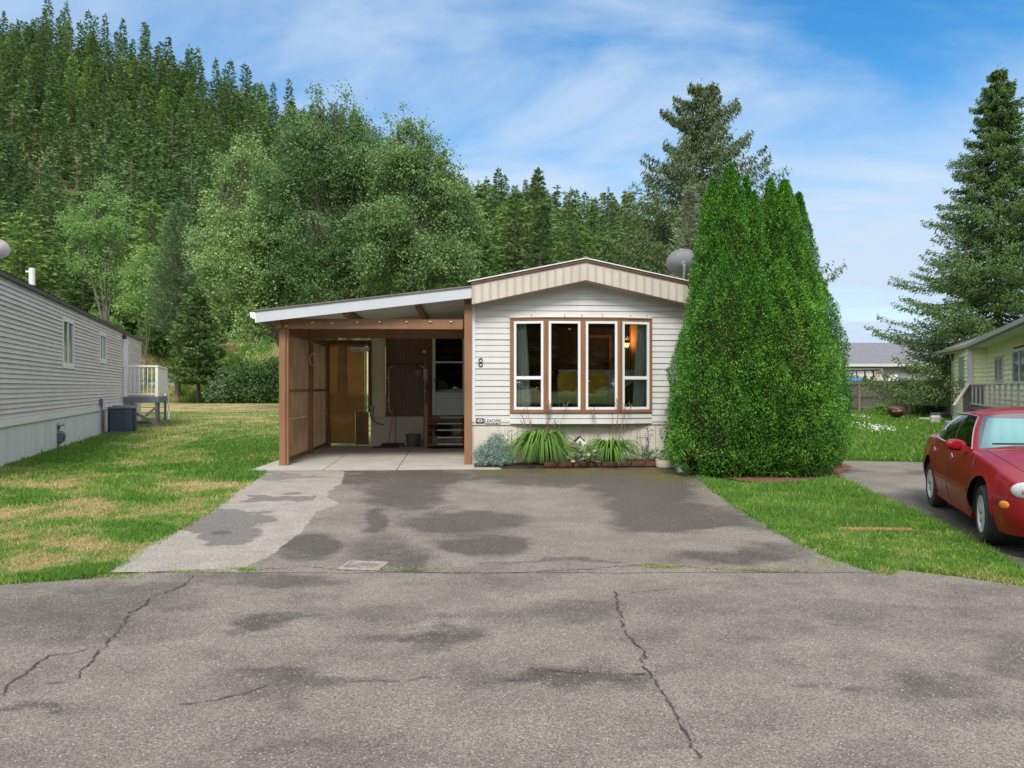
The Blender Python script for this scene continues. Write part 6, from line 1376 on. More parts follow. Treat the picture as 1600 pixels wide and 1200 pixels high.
# silver artemisia
g = np.random.default_rng(61); n = 20000; u0 = bx(772)
lobes = [(0, 0, .28, .36, .26, .30), (-.2, .02, .18, .26, .22, .24), (.22, -.05, .2, .24, .22, .24), (.06, .05, .52, .20, .16, .18), (.0, -.16, .12, .36, .18, .14)]
V, Fq, T, C = lump(61, lobes, n, .038, .035, 22, .9, .28); t = HO('silver_artemisia', 'soft blue grey mound of feathery foliage at the left end of the flower bed', 'plant', u0, -.48, .05); arr_mesh('foliage', V, Fq, L_ART, tint=T, parent=t); MB().tube([(0, 0, -.04), (0, 0, .3)], [.02, .01], 5).build('stem', M_BARK, t)
def lily(label, px, v, R_, hgt, n, seed, stalks):
    g = np.random.default_rng(seed); t = HO('daylily', label, 'plant', bx(px), v, .05, 0, 'daylilies under the bay window'); Vs = []; Ts = []; Fs = []
    for i in range(n):
        az = g.uniform(0, 2*math.pi); L = R_ * g.uniform(.6, 1.15); top = hgt * g.uniform(.6, 1.1); w = g.uniform(.013, .025); b0 = np.array([math.cos(az), math.sin(az), 0])*g.uniform(0, .10); row = []
        for k in range(8):
            s = k/7; r_ = L * (s ** 1.25); z = top * math.sin(min(1, s*1.02) * math.pi * .80 ) * (1.0) if s < .98 else top*math.sin(.8*math.pi)*.7; z = top * (4*s*(1-s*.78))*.78
            z = top * math.sin(math.pi * min(1, s*.95)) + .03; r_ = L * s ** 1.15; ww = w * (1 - s ** 4) * (.55 + .45*math.sin(math.pi*min(1, s+.2))) + .001; c = b0 + np.array([math.cos(az)*r_, math.sin(az)*r_*.8, max(z, .0)]); sd_ = np.array([-math.sin(az), math.cos(az), 0]); Vs += [c - sd_*ww, c + np.array([0, 0, -.004]), c + sd_*ww]
        o = i*24
        for k in range(7): q = o+k*3; Fs += [(q, q+1, q+4, q+3), (q+1, q+2, q+5, q+4)]
        Ts += [float(np.clip(g.normal(.5, .22), 0, 1))]*14
    arr_mesh('leaves', np.array(Vs), np.array(Fs), L_LILY, tint=Ts, parent=t, smooth=True)
    m = MB(); gg = random.Random(seed)
    for i in range(stalks):
        x = gg.uniform(-.45, .45); h = gg.uniform(.75, 1.35); tx = x*1.2+gg.uniform(-.1, .1); m.tube([(x*.25, 0, .1), (x*.8, .1, h*.6), (tx, .15, h)], [.006, .005, .003], 4)
        for k in range(gg.choice([3, 4, 6])): s = gg.uniform(.02, .3); px_ = tx + (x*.8-tx)*s; zz_ = h - h*.4*s; m.tube([(px_, .15-.05*s, zz_), (px_+gg.uniform(-.08, .08), .15, zz_+gg.uniform(.05, .14))], [.004, .006], 3)
    m.build('flower_stalks', pmat('dry_stalk', (.23, .15, .09), .8, (.10, .06, .04), 14), t)
lily('larger daylily clump with arching bright leaves right of the silver mound', 849, -.48, .84, .66, 270, 5, 12)
lily('smaller daylily clump with arching leaves right of the birdhouse', 955, -.48, .74, .48, 180, 6, 9)
def hosta(label, px, v, s, seed, n=70):
    g = np.random.default_rng(seed); t = HO('hosta', label, 'plant', bx(px), v, .06, 0, 'hostas in the flower bed'); az = g.uniform(0, 6.28, n); el = g.uniform(-.2, 1.1, n); D = np.stack([np.cos(az), np.sin(az), el], 1); P = np.stack([np.cos(az)*.08, np.sin(az)*.06, g.uniform(.05, .2, n)], 1)*s + D*.1*s
    L = .15*s*g.uniform(.7, 1.2, n); V, Fq = kites(P, D, L, L*.5, g, roll=np.tile([0, 0, 1.], (n, 1))+g.normal(0, .3, (n, 3))); V2, F2_ = kites(P+[0, 0, .004], D, L*.85, L*.26, g, roll=np.tile([0, 0, 1.], (n, 1)))
    arr_mesh('leaves', V, Fq, L_HOSTA, tint=g.uniform(.0, .95, n)**.7, parent=t); MB().tube([(0, 0, -.02), (0, 0, .1)], [.03, .01], 5).build('crown', M_BARK, t); return t
hosta('white edged hosta below the little birdhouse', 908, -.60, 1.35, 71, 190); hosta('drooping hosta with pale stems left of the white tub', 1003, -.5, .95, 72, 70); hosta('bright yellow green hosta beside the thuja foliage', 1024, -.35, .95, 73, 70)
# birdhouse
u, z = hz(905.5, 692, -.5); t = HO('birdhouse', 'tiny white birdhouse with a dark roof and dark tree drawing on a stake', 'birdhouse', u, -.5, .05); zb = z-.05
m = MB(); m.prism([(-.075, zb-.09), (.075, zb-.09), (.075, zb+.05), (0, zb+.13), (-.075, zb+.05)], -.06, .06); m.build('box', M_PLASW, t)
m = MB(); m.bar((-.115, 0, zb+.028), (.004, 0, zb+.148), .15, .014, (0.7, 0, -.7)); m.bar((.115, 0, zb+.028), (-.004, 0, zb+.148), .15, .014, (.7, 0, .7)); m.build('roof', M_BLK, t)
m = MB(); m.box(-.006, .006, -.064, -.0605, zb-.08, zb+.05); 
for k in range(3): m.box(-.032, .032, -.0645, -.0605, zb-.05+.035*k, zb-.038+.035*k)
m.build('front_drawing', M_BLK, t); m = MB(); m.tube([(0, 0, -.1), (0, 0, zb-.09)], .012, 6); m.build('stake', M_GW, t)
# wrought trellis with dry vine, twiggy plants
def twiggy(name, label, px, v, h, w, n, seed, leafn=30, arch=False):
    t = HO(name, label, 'plant', bx(px), v, .05); g = random.Random(seed); m = MB(); tips = []
    for i in range(n):
        x = g.uniform(-w, w)*.4; p = [(x*.4, 0, 0)]; 
        for k in range(1, 5): p.append((x*.4 + (x*1.5)*k/4 + g.uniform(-.03, .03), g.uniform(-.04, .04), h*k/4*g.uniform(.85, 1.05)))
        m.tube(p, [.005, .004, .004, .003, .002], 4); tips += p[1:]
    m.build('stems', pmat('dark_twig', (.06, .045, .04), .8), t); gn = np.random.default_rng(seed); idx = gn.integers(0, len(tips), leafn); P = np.array(tips)[idx] + gn.normal(0, .03, (leafn, 3)); V, Fq = kites(P, gn.normal(size=(leafn, 3)), gn.uniform(.03, .07, leafn), .03, gn); arr_mesh('dry_leaves', V, Fq, pmat('dry_leaf', (.05, .045, .045), .8), tint=gn.random(leafn), parent=t); return t
twiggy('dried_vine', 'dark dried vine with withered leaves left of the white tub', 1010, -.3, .68, .18, 7, 91, 60)
twiggy('dried_flower_stems', 'dark seed heads on thin stems behind the silver mound', 795, -.3, .78, .30, 8, 92, 34); twiggy('dried_flower_stems', 'bare brown stems behind the birdhouse between the daylilies', 920, -.2, .66, .4, 12, 93, 40)
m = MB(); 
for x in (-.12, .12): m.tube([(x, 0, 0), (x, 0, .72)], .006, 5)
m.tube([(-.12, 0, .72), (-.06, 0, .76), (.06, 0, .76), (.12, 0, .72)], .006, 5); m.tube([(-.12, 0, .3), (.12, 0, .3)], .005, 5); m.tube([(-.12, 0, .55), (.12, 0, .55)], .005, 5); o = m.build('wire_trellis', M_BLK); o.location = hw(bx(1008), -.22, .05); o.rotation_euler = (0, 0, A_); tag(o, 'small black wire trellis carrying the dried vine', 'trellis')
# bed edging
M_EDG = pmat('dark_red_block', (.15, .055, .04), .9, (.07, .035, .03), 9, bump=.5)
for i in range(9):
    u = bx(858) + .31*i; ln = .30 if i % 3 else .28; o = MB().box(-ln/2, ln/2, -.05, .05, 0, .10, bev=.012).build('edging_block', M_EDG); o.location = hw(u, -.70 + .008*math.sin(i*3), .03); o.rotation_euler = (0, 0, A_ + R(math.sin(i*5)*2)); tag(o, 'dark red edging block in the front row of the flower bed', 'edging block', 'edging blocks of the flower bed')
for i in range(5):
    u = bx(985) + .31*i; o = MB().box(-.15, .15, -.05, .05, 0, .11, bev=.014).build('edging_block', M_EDG); o.location = hw(u, -.50, .06); o.rotation_euler = (0, 0, A_ + R(i)); tag(o, 'dark red edging block in the raised back row beside the hosta', 'edging block', 'raised edging blocks')
# tubs
x, y = gp(1043, 733); t = thing('planter_tub', 'shallow cream white round planter tub filled with soil beside the thuja', 'planter', (x, y+.19, .02)); m = MB(); m.lathe([(0, 0), (.19, 0), (.205, .02), (.21, .15), (.22, .16), (.20, .165), (.195, .12), (0, .12)], 30); m.build('tub', pmat('cream_plastic', (.72, .69, .56), .45), t, True)
g_ = np.random.default_rng(4); k = 160; V, Fq = kites(np.stack([g_.uniform(-.15, .15, k), g_.uniform(-.15, .15, k), np.full(k, .12)], 1), np.stack([g_.normal(0, .7, k), g_.normal(0, .7, k), np.ones(k)], 1), g_.uniform(.04, .12, k), .02, g_); arr_mesh('sprouts', V, Fq, L_SHR, tint=g_.random(k), parent=t)
m = MB(); m.lathe([(0, .125), (.19, .125)], 20); m.build('soil', M_SOIL, t)
x, y = gp(1076, 743); t = thing('wash_tub', 'shallow dented galvanised wash tub with a torn white label', 'tub', (x, y+.2, .02), R(5)); m = MB(); m.lathe([(0, 0), (.17, 0), (.18, .01), (.225, .17), (.235, .175), (.228, .185), (.215, .17), (.175, .03), (0, .03)], 30, None, 1.05, .9); m.build('tub', pmat('blue_zinc', (.33, .38, .44), .45, (.45, .48, .5), 9, metal=.3), t, True)
m = MB(); m.lathe([(0, .14), (.20, .14)], 20); m.build('soil', M_SOIL, t); m = MB(); m.add([(-.20, -.13, .05), (-.13, -.178, .05), (-.15, -.19, .15), (-.215, -.155, .16)], [(0, 1, 2, 3)]); m.build('label_scrap', M_PLASW, t); m = MB(); m.tube([(-.23, 0, .15), (-.27, -.03, .12), (-.27, .03, .12), (-.23, 0, .15)], .008, 5); m.build('handle', M_METAL, t)

# ------------------------------------------------------------------ beside the grey home
# air conditioner
x, y = xat(191, 27.4), 27.4; t = thing('air_conditioner', 'slate blue outdoor air conditioner with vertical louvres on the lawn beside the grey home', 'air conditioner', (x, y, 0), LA - R(90) + R(3))
def rrect(w, r, n=5): return [(cx+math.cos(R(a0+k*90/n))*r, cy+math.sin(R(a0+k*90/n))*r) for cx, cy, a0 in ((w-r, w-r, 0), (-w+r, w-r, 90), (-w+r, -w+r, 180), (w-r, -w+r, 270)) for k in range(n+1)]
S = .44; HH_ = .98; M_AC = pmat('slate_louvre', (.05, .075, .105), .45, (.04, .06, .085), 4, metal=.2); M_ACF = pmat('ac_frame', (.13, .16, .19), .45)
m = MB(); c = rrect(S*.97, .07); m.grid([[(p[0], p[1], .06) for p in c], [(p[0], p[1], HH_-.05) for p in c]], wrap=True); m.build('coil_core', pmat('coil', (.02, .025, .03), .8), t)
m = MB()
for z0, z1, k in ((0, .06, 1.03), (HH_-.06, HH_, 1.03)): c = rrect(S*k, .08); m.grid([[(p[0], p[1], z) for p in c] for z in (z0, z1)], wrap=True); m.add([(p[0], p[1], z1) for p in c], [tuple(range(len(c)))]); m.build('case_top' if z1 > .5 else 'case_base', M_ACF, t); m = MB()
m = MB()
for sx_ in range(4):
    Mx = Matrix.Rotation(R(90*sx_), 4, 'Z')
    for i in range(9):
        xx = -S+.08 + (2*S-.16)*i/8; m.box(xx-.012, xx+.012, -S-.005, -S+.02, .06, HH_-.06, Mx)
        if i < 8:
            for k in range(18): zz = .09+.045*k; m.add([(xx+.014, -S*.99, zz), (xx+.09, -S*.99, zz), (xx+.09, -S-.002, zz-.02), (xx+.014, -S-.002, zz-.02)], [(0, 1, 2, 3)], Mx)
m.build('louvres', M_AC, t); m = MB(); 
for r_ in (.12, .22, .32): m.tube([(math.cos(a*math.pi/10)*r_, math.sin(a*math.pi/10)*r_, HH_+.03) for a in range(21)], .006, 4, cap=False)
m.lathe([(.34, HH_), (.33, HH_+.04), (.30, HH_+.04)], 24); m.build('fan_guard', M_ACF, t)
m = MB(); m.box(-.5, .5, -.5, .5, -.03, .0, bev=.01); m.build('pad', M_CONC, t)
# gas meter
t_ = lt_(90); _p = lpt(t_, .18); t = thing('gas_meter', 'grey gas meter on its pipe riser against the white skirting of the grey home', 'gas meter', (xat(91, _p[1]), _p[1], 0), LA)
t.scale = (1.3, 1.3, 1.15)
M_GM = pmat('meter_grey', (.13, .14, .16), .5, (.09, .10, .11), 6); m = MB(); m.tube([(-.08, 0, 0), (-.08, 0, .30), (-.08, 0, .52), (.0, 0, .60), (.06, 0, .55), (.06, 0, .45)], .022, 8); m.tube([(-.10, .18, .6), (-.05, 0, .6)], .02, 6); m.build('pipe', M_GM, t, True)
m = MB(); m.box(-.13, .17, -.10, .08, .12, .42, bev=.05); m.lathe([(0, -.02), (.09, -.02), (.09, .02), (0, .03)], 16, Matrix.Translation((.02, -.10, .28)) @ Matrix.Rotation(R(90), 4, 'X')); m.build('meter_body', M_GM, t); m = MB(); m.lathe([(0, -.035), (.10, -.03), (.11, 0), (.10, .02), (.05, .05), (0, .07)], 18, Matrix.Translation((-.04, -.02, .57))); m.build('regulator', pmat('regulator', (.26, .26, .26), .5), t, True)
# power box with conduit
_p = lpt(lt_(154), .03); t = thing('power_box', 'grey electric box with conduit on the grey home wall beside the air conditioner', 'electrical box', (_p[0], _p[1], 0), LA); m = MB(); zb = zat(629, _p[1]); m.box(-.08, .08, -.10, -.02, zb-.14, zb+.14, bev=.01); m.build('box', M_GM, t); m = MB(); m.tube([(0, -.07, zb-.14), (0, -.07, .15), (.1, -.2, .06), (.6, -.4, .05)], .022, 8); m.build('conduit', M_GM, t)

# guard rail and low wall on the bank
t = thing('guard_rail', 'thin pale guard rail on white posts atop the bank behind the grey home', 'guard rail', placed(245, 98)); z = placed(245, 98)[2]
zz = zat(525, 98)-z; m = MB(); m.bar((-4.5, 0, zz), (3.5, 0, zz), .05, .16); m.build('rail', pmat('rail_pale', (.5, .45, .40), .7), t)
for xx in (-3.5, -1.2, 1.1, 3.2): m = MB(); m.box(xx-.07, xx+.07, .03, .15, -.5, zz+.12); m.build('post', M_PLASW, t)
_x, _y, _z = placed(243, 84.5); t = tag(MB().box(-3.5, 3.2, -.15, .15, -.6, .55, bev=.03).build('retaining_wall', pmat('grey_concrete', (.30, .30, .28), .9, (.22, .22, .20), 2)), 'low grey concrete wall along the foot of the bank behind the white deck', 'wall'); t.location = (_x, _y, _z)

# ------------------------------------------------------------------ fire bowl, stone steps, jeep
x, y = xat(1401, 38), 38; t = thing('fire_bowl', 'dark red metal fire bowl on short legs on the lawn in front of the fence', 'fire bowl', (x, y, 0)); M_FB_ = pmat('oxide_red', (.11, .022, .018), .45, (.07, .02, .015), 6)
m = MB(); m.lathe([(0, .14), (.15, .16), (.30, .25), (.38, .38), (.42, .52), (.43, .52), (.43, .55), (.41, .55), (.36, .40), (0, .22)], 28); m.build('bowl', M_FB_, t, True)
m = MB(); m.lathe([(.42, .55), (.40, .62), (.30, .68), (.12, .72), (0, .73)], 28); m.build('lid', M_FB_, t, True)
for a in (40, 160, 280): m = MB(); m.tube([(math.cos(R(a))*.22, math.sin(R(a))*.22, .22), (math.cos(R(a))*.30, math.sin(R(a))*.30, 0)], .018, 6); m.build('leg', M_BLK, t)
m = MB(); m.tube([(-.34, -.26, .47), (0, -.46, .49), (.34, -.26, .47)], .014, 6); m.build('handle', M_METAL, t)
g = random.Random(2)
for i, (px, py, s, lab) in enumerate([(1455, 657, .5, 'flat pale stone lying nearest the lawn by the porch'), (1470, 652, .55, 'larger pale stone block behind the flat one by the porch'), (1462, 662, .35, 'small pale stone between the lawn and the red car roof')]):
    x, y = gp(px, py); m = MB(); m.box(-s, s, -s*.6, s*.6, 0, .14+.12*i % .3, bev=.06); o = m.build('stone', pmat('pale_stone', (.45, .43, .40), .9, (.33, .31, .28), 5, bump=.4)); o.location = (x, y, 0); o.rotation_euler = (0, 0, i*.5); tag(o, lab, 'stone')
for i, (px, py, lab) in enumerate([(1372, 640, 'low weedy plant at the foot of the fence left of the fire bowl'), (1400, 641, 'leafy weed behind the fire bowl'), (1440, 642, 'dark low shrub under the spruce boughs'), (1461, 636, 'small white flowering plant near the fence under the spruce')]):
    x, y = xat(px, 44.5-i*.3), 44.5-i*.3; V, Fq, T, C = lump(300+i, [(0, 0, .3, .75, .4, .35), (.3, 0, .4, .4, .3, .3)], 900, .12, .10, 16, .4); t = thing('garden_plant', lab, 'plant', (x, y, 0)); arr_mesh('foliage', V, Fq, L_SHR if i < 2 else L_HEDGE, tint=T, parent=t); MB().tube([(0, 0, -.05), (0, 0, .3)], [.02, .01], 5).build('stem', M_BARK, t)
    if i == 3: m = MB(); m.lathe([(0, .75), (.12, .8), (.12, .9), (0, .96)], 8); m.build('flower', M_PLASW, t)

# open jeep behind the fence, blue kayak in the back
Y = 60; x0, x1 = xat(1318, Y), xat(1383, Y); LJ = x1-x0; zb0 = .82; t = thing('open_jeep', 'open topped off road car with a black roll cage behind the wooden fence', 'car', ((x0+x1)/2, Y, zb0)); zt3 = zat(578.5, Y)-zb0; h2 = LJ/2
m = MB(); m.box(-h2, h2, -.8, .8, .5, 1.05, bev=.06); m.box(h2, h2+1.2, -.65, .65, .55, 1.1, bev=.08); m.build('body', pmat('jeep_white', (.6, .6, .6), .4), t)
M_CAGE = pmat('black_tube', (.015, .015, .015), .4); m = MB()
for s in (-.72, .72):
    m.tube([(-h2+.15, s, 1.05), (-h2+.35, s, zt3-.25), (-h2+.65, s, zt3), (h2-.75, s, zt3+.02)], .055, 8); m.tube([(-h2+1.6, s, 1.05), (-h2+1.35, s, zt3)], .05, 8); m.tube([(h2-1.35, s, 1.05), (h2-1.3, s, zt3)], .05, 8)
for xx in (-h2+.65, -h2+1.35, h2-1.3, h2-.75): m.tube([(xx, -.72, zt3), (xx, .72, zt3)], .05, 8)
m.build('roll_cage', M_CAGE, t, True)
m = MB()
for a, b_ in (((h2-.2, -.7, 1.05), (h2-.75, -.7, zt3)), ((h2-.2, .7, 1.05), (h2-.75, .7, zt3)), ((h2-.2, -.7, 1.1), (h2-.2, .7, 1.1)), ((h2-.75, -.7, zt3), (h2-.75, .7, zt3))): m.tube([a, b_], .04, 6)
ws = m.build('windscreen_frame', M_CAGE, t); m = MB(); m.add([(h2-.2, -.7, 1.1), (h2-.2, .7, 1.1), (h2-.75, .7, zt3), (h2-.75, -.7, zt3)], [(0, 1, 2, 3)]); m.build('windscreen', glassmat('car_clear', (.8, .85, .85), .2), ws)
for xx in (-h2+.5, h2+.5):
    for s in (-.8, .8): m = MB(); m.lathe([(.0, -.1), (.2, -.12), (.38, -.12), (.42, -.08), (.42, .08), (.38, .12), (.2, .12), (0, .1)], 22, Matrix.Translation((xx, s, .42)) @ Matrix.Rotation(R(90), 4, 'X')); m.build('wheel', M_BLK, t, True)
for xx in (-.1, .5): m = MB(); m.box(xx-.1, xx+.05, -.45, -.1, 1.0, 1.75, bev=.05); m.build('seat', M_BLK, t)
t = thing('kayak', 'bright blue kayak hull lying in the back of the open topped car', 'kayak', (xat(1337, Y-.2), Y-.1, zb0+1.06), R(4)); rows = []
for i in range(17):
    s = i/16; xx = -1.1+2.2*s; r_ = .33*math.sin(math.pi*min(1, s*.94+.06))**.6+.01; rows.append([(xx, math.cos(a*math.pi/8)*r_, .30+.12*abs(s-.5)+math.sin(a*math.pi/8)*r_*.95) for a in range(16)])
m = MB(); m.grid(rows, wrap=True); m.build('hull', pmat('kayak_blue', (.03, .26, .72), .35, (.02, .2, .6), 3), t, True); m = MB(); m.tube([(math.cos(a*math.pi/8)*.35, math.sin(a*math.pi/8)*.18, .62) for a in range(17)], .02, 5, cap=False); m.build('cockpit_rim', M_BLK, t)
t = thing('flag', 'small faded orange flag on a tilted stick above the open topped car', 'flag', at(1371, 583, Y-.5)); m = MB(); m.tube([(-.3, 0, -.75), (.42, 0, .42)], .015, 5); m.build('stick', M_GW, t)
m = MB(); rows = [[(.36-.10*i-.02*j, .03*math.sin(i+j), .30-.10*i*.6-.09*j) for i in range(6)] for j in range(4)]; m.grid(rows); m.build('cloth', pmat('faded_orange', (.72, .30, .20), .9), t)
# ------------------------------------------------------------------ the red saloon
def carpaint(name, col):
    m = pmat(name, col, .35, tuple(c*.93 for c in col), 2, coat=.30, metal=.0, spec=.25); return m
M_RED = carpaint('red_paint', (.22, .003, .008)); M_TYRE = pmat('tyre', (.022, .022, .022), .85, (.035, .033, .03), 20, bump=.3); M_RIM = pmat('rim_silver', (.62, .62, .63), .3, (.55, .55, .56), 8, metal=.35); M_CHR = pmat('pale_trim', (.42, .30, .30), .25, (.5, .42, .42), 8, metal=.6)
M_CGL = glassmat('car_side_glass', (.10, .13, .13), .04); M_WGL = glassmat('windscreen_glass', (.50, .70, .70), .14, .16)
fw, rw = gp(1535, 850), gp(1455, 791.5); dxy = (fw[0]-rw[0], fw[1]-rw[1]); base = math.hypot(*dxy); CS = base/2.755; ha = math.atan2(dxy[1], dxy[0]); lf = (-math.sin(ha), math.cos(ha))
mid_ = ((fw[0]+rw[0])/2 + lf[0]*.86*CS, (fw[1]+rw[1])/2 + lf[1]*.86*CS)
car = thing('parked_car', 'glossy dark red rounded saloon parked on the neighbouring driveway', 'car', (mid_[0], mid_[1], .012), ha); car.scale = (CS, CS, CS)
FX, RX, WR = 1.3775, -1.3775, .325
def ip(x, T): return float(np.interp(x, [t[0] for t in T], [t[1] for t in T]))
def smooth_tab(T, k=.10):
    xs_ = np.arange(-2.75, 2.6, .01); ys_ = np.interp(xs_, [t[0] for t in T], [t[1] for t in T]); w = int(k/.01); ker = np.hanning(2*w+3)[1:-1]; ker /= ker.sum(); yy = np.convolve(np.pad(ys_, w, mode='edge'), ker, 'valid'); return (xs_, yy)
def sp(x, S): return float(np.interp(x, S[0], S[1]))
T_w = smooth_tab([(-2.70, .30), (-2.68, .48), (-2.6, .66), (-2.4, .78), (-2.0, .865), (-1.4, .905), (0, .925), (1.2, .915), (1.7, .885), (2.05, .82), (2.28, .70), (2.40, .54), (2.46, .34), (2.50, .2)], .09)
T_sh = smooth_tab([(-2.7, .74), (-2.5, .84), (-2.0, .93), (-1.2, .955), (-.4, .93), (.5, .90), (1.0, .875), (1.5, .82), (2.0, .725), (2.3, .64), (2.46, .56)], .15)
T_top = smooth_tab([(-2.7, .82), (-2.5, .97), (-2.1, 1.03), (-1.7, 1.04), (.9, 1.00), (1.2, .975), (1.7, .89), (2.1, .79), (2.35, .69), (2.48, .57)], .15)
T_bot = smooth_tab([(-2.7, .45), (-2.55, .33), (-2.2, .27), (-1.9, .22), (1.9, .20), (2.2, .22), (2.46, .30)], .08)
def arch(x, zb):
    for c in (FX, RX):
        d = abs(x-c)
        if d < .395: zb = max(zb, .335 + math.sqrt(.395**2-d*d)*.96)
    return zb
stx = sorted(set([round(-2.68+.045*i, 4) for i in range(115)] + [c+s*d for c in (FX, RX) for s in (-1, 1) for d in (.394, .39, .38, .365, .34, .31)]))
stx = [x for x in stx if x <= 2.47]
rows = []
for x in stx:
    w, zs_, zt_c, zb_ = sp(x, T_w), sp(x, T_sh), sp(x, T_top), sp(x, T_bot); za_ = arch(x, zb_); half = []
    N1 = 9
    for k in range(N1):
        f = k/(N1-1); z = za_ + (zs_-za_)*f; g_ = (z-zb_)/max(.05, zs_-zb_)
        y = w * (1 - .055*max(0, .35-g_)/.35*1.3 - .10*max(0, g_-.45)**1.8/.36)
        if za_ > zb_+.01: y += .012*(1-f)**3
        half.append((y, z))
    ysh, zsh = half[-1]
    for k in range(1, 11):
        f = k/10; a = f*math.pi/2; y = ysh*(1-f) if False else ysh*math.cos(a)**.9 if k < 10 else 0; z = zsh + (zt_c-zsh)*math.sin(a)**1.1; half.append((y, z))
    rows.append([(x, -y, z) for y, z in half] + [(x, y, z) for y, z in half[::-1][1:]])
m = MB(); m.grid(rows)
for r_, fl_ in ((rows[0], 1), (rows[-1], 0)):
    c = (r_[0][0] + (.02 if not fl_ else -.02), 0, .5); m.add(list(r_) + [c], [(i, i+1, len(r_)) for i in range(len(r_)-1)] + [(len(r_)-1, 0, len(r_))])
m.build('body', M_RED, car, True)
m = MB(); m.box(-2.3, FX-.42, -.70, .70, .17, .24); m.box(-1.95, RX-.42 if False else -1.8, -.7, .7, .2, .3); m.box(FX+.36, 2.3, -.62, .62, .22, .3); m.box(FX-.44, FX+.42, -.60, .60, .3, .72); m.box(RX-.42, RX+.42, -.60, .60, .3, .72); m.build('underbody', M_BLK, car)
# wheel arch liners
for c in (FX, RX):
    for s in (-1, 1):
        rr = []; 
        for k in range(15): a = math.pi*k/14; rr.append([(c+math.cos(a)*.40, s*.58, .33+math.sin(a)*.39), (c+math.cos(a)*.40, s*.865, .33+math.sin(a)*.385)])
        m = MB(); m.grid(rr); m.build('wheel_arch', M_BLK, car)
# greenhouse
BOT = [(1.00, 0, 1.0), (.96, .30, .99), (.86, .55, .965), (.68, .745, .925), (.58, .795, .915), (.25, .825, .918), (-.02, .835, .925), (-.10, .836, .927), (-.55, .835, .935), (-.95, .82, .945), (-1.22, .79, .955), (-1.36, .765, .965), (-1.55, .68, .99), (-1.72, .45, 1.03), (-1.80, 0, 1.045)]
TOP = [(.14, 0, 1.385), (.12, .22, 1.38), (.08, .40, 1.362), (-.02, .515, 1.335), (-.10, .545, 1.325), (-.24, .565, 1.335), (-.36, .57, 1.338), (-.42, .57, 1.338), (-.68, .565, 1.33), (-.92, .555, 1.315), (-1.08, .54, 1.285), (-1.18, .52, 1.25), (-1.26, .46, 1.25), (-1.30, .28, 1.285), (-1.32, 0, 1.30)]
def refine(Lst, k=4):
    o = []; n = len(Lst)
    for i in range(n-1):
        p0, p1, p2, p3 = [np.array(Lst[max(0, min(n-1, j))], float) for j in (i-1, i, i+1, i+2)]
        if i == 0: p0 = p2*np.array([1, -1, 1])
        if i == n-2: p3 = p1*np.array([1, -1, 1])
        for q in range(k): t = q/k; o.append(tuple(.5*((2*p1)+(-p0+p2)*t+(2*p0-5*p1+4*p2-p3)*t*t+(-p0+3*p1-3*p2+p3)*t**3)))
    o.append(tuple(Lst[-1])); return o
KR = 4; RB, RT_ = refine(BOT, KR), refine(TOP, KR); NR = len(RB); HN = 10
def gpnt(i, h, s, off=0.0):
    b_, t_ = np.array(RB[i]), np.array(RT_[i]); p = b_*(1-h)+t_*h; bulge = (.045 + .05*min(1, max(0, (i-28)/16)))*math.sin(h*math.pi); c = np.array([-.35, 0, p[2]]); d = p-c; d /= np.linalg.norm(d); p = p+d*(bulge+off); p[1] *= s; return tuple(p)
def gpart(name, i0, i1, h0, h1, mat, off, parent, sides=(-1, 1), n=8):
    out = None
    for s in sides:
        m = MB(); m.grid([[gpnt(i, h0+(h1-h0)*k/n, s, off) for i in range(i0, i1+1)] for k in range(n+1)]); o = m.build(name, mat, parent, True); out = o
    return out
h0, h1 = .05, .93
def seg(i): return i*KR
# painted frame: bottom band, top band, pillars
m = MB()
for s in (-1, 1):
    for (a, b_, lo, hi) in ((0, NR-1, -.12, h0), (0, NR-1, h1, 1.0), (seg(3), seg(4), h0, h1), (seg(11)+1, seg(12)+2, h0, h1)): m.grid([[gpnt(i, lo+(hi-lo)*k/5, s) for i in range(a, b_+1)] for k in range(6)])
rows = []
for k in range(9):
    f = k/8; rows.append([( -.52 + (RT_[i][0]+.52)*(1-f), RT_[i][1]*(1-f), RT_[i][2] + (1.405-RT_[i][2])*math.sin(f*math.pi/2)) for i in range(NR)] + [(-.52+(RT_[i][0]+.52)*(1-f), -RT_[i][1]*(1-f), RT_[i][2]+(1.405-RT_[i][2])*math.sin(f*math.pi/2)) for i in range(NR-2, 0, -1)])
m.grid(rows, wrap=True); m.build('roof', M_RED, car, True)
m = MB()
for s in (-1, 1): m.grid([[gpnt(i, h0+(h1-h0)*k/5, s, .002) for i in range(seg(6), seg(7)+1)] for k in range(6)])
m.build('centre_pillar', M_BLK, car, True)
m = MB(); m.grid([[gpnt(i, h0+(h1-h0)*k/10, -1, -.004) for i in range(seg(3), 0, -1)] + [gpnt(i, h0+(h1-h0)*k/10, 1, -.004) for i in range(0, seg(3)+1)] for k in range(11)]); m.build('windscreen', M_WGL, car, True)
m = MB(); m.grid([[gpnt(i, h0+(h1-h0)*k/8, -1, -.004) for i in range(seg(12), NR-1)] + [gpnt(i, h0+(h1-h0)*k/8, 1, -.004) for i in range(NR-1, seg(12)-1, -1)] for k in range(9)]); m.build('rear_window', M_CGL, car, True)
gpart('front_side_window', seg(4), seg(6), h0, h1, M_CGL, -.004, car); gpart('rear_side_window', seg(7), seg(11)+1, h0, h1, M_CGL, -.004, car)
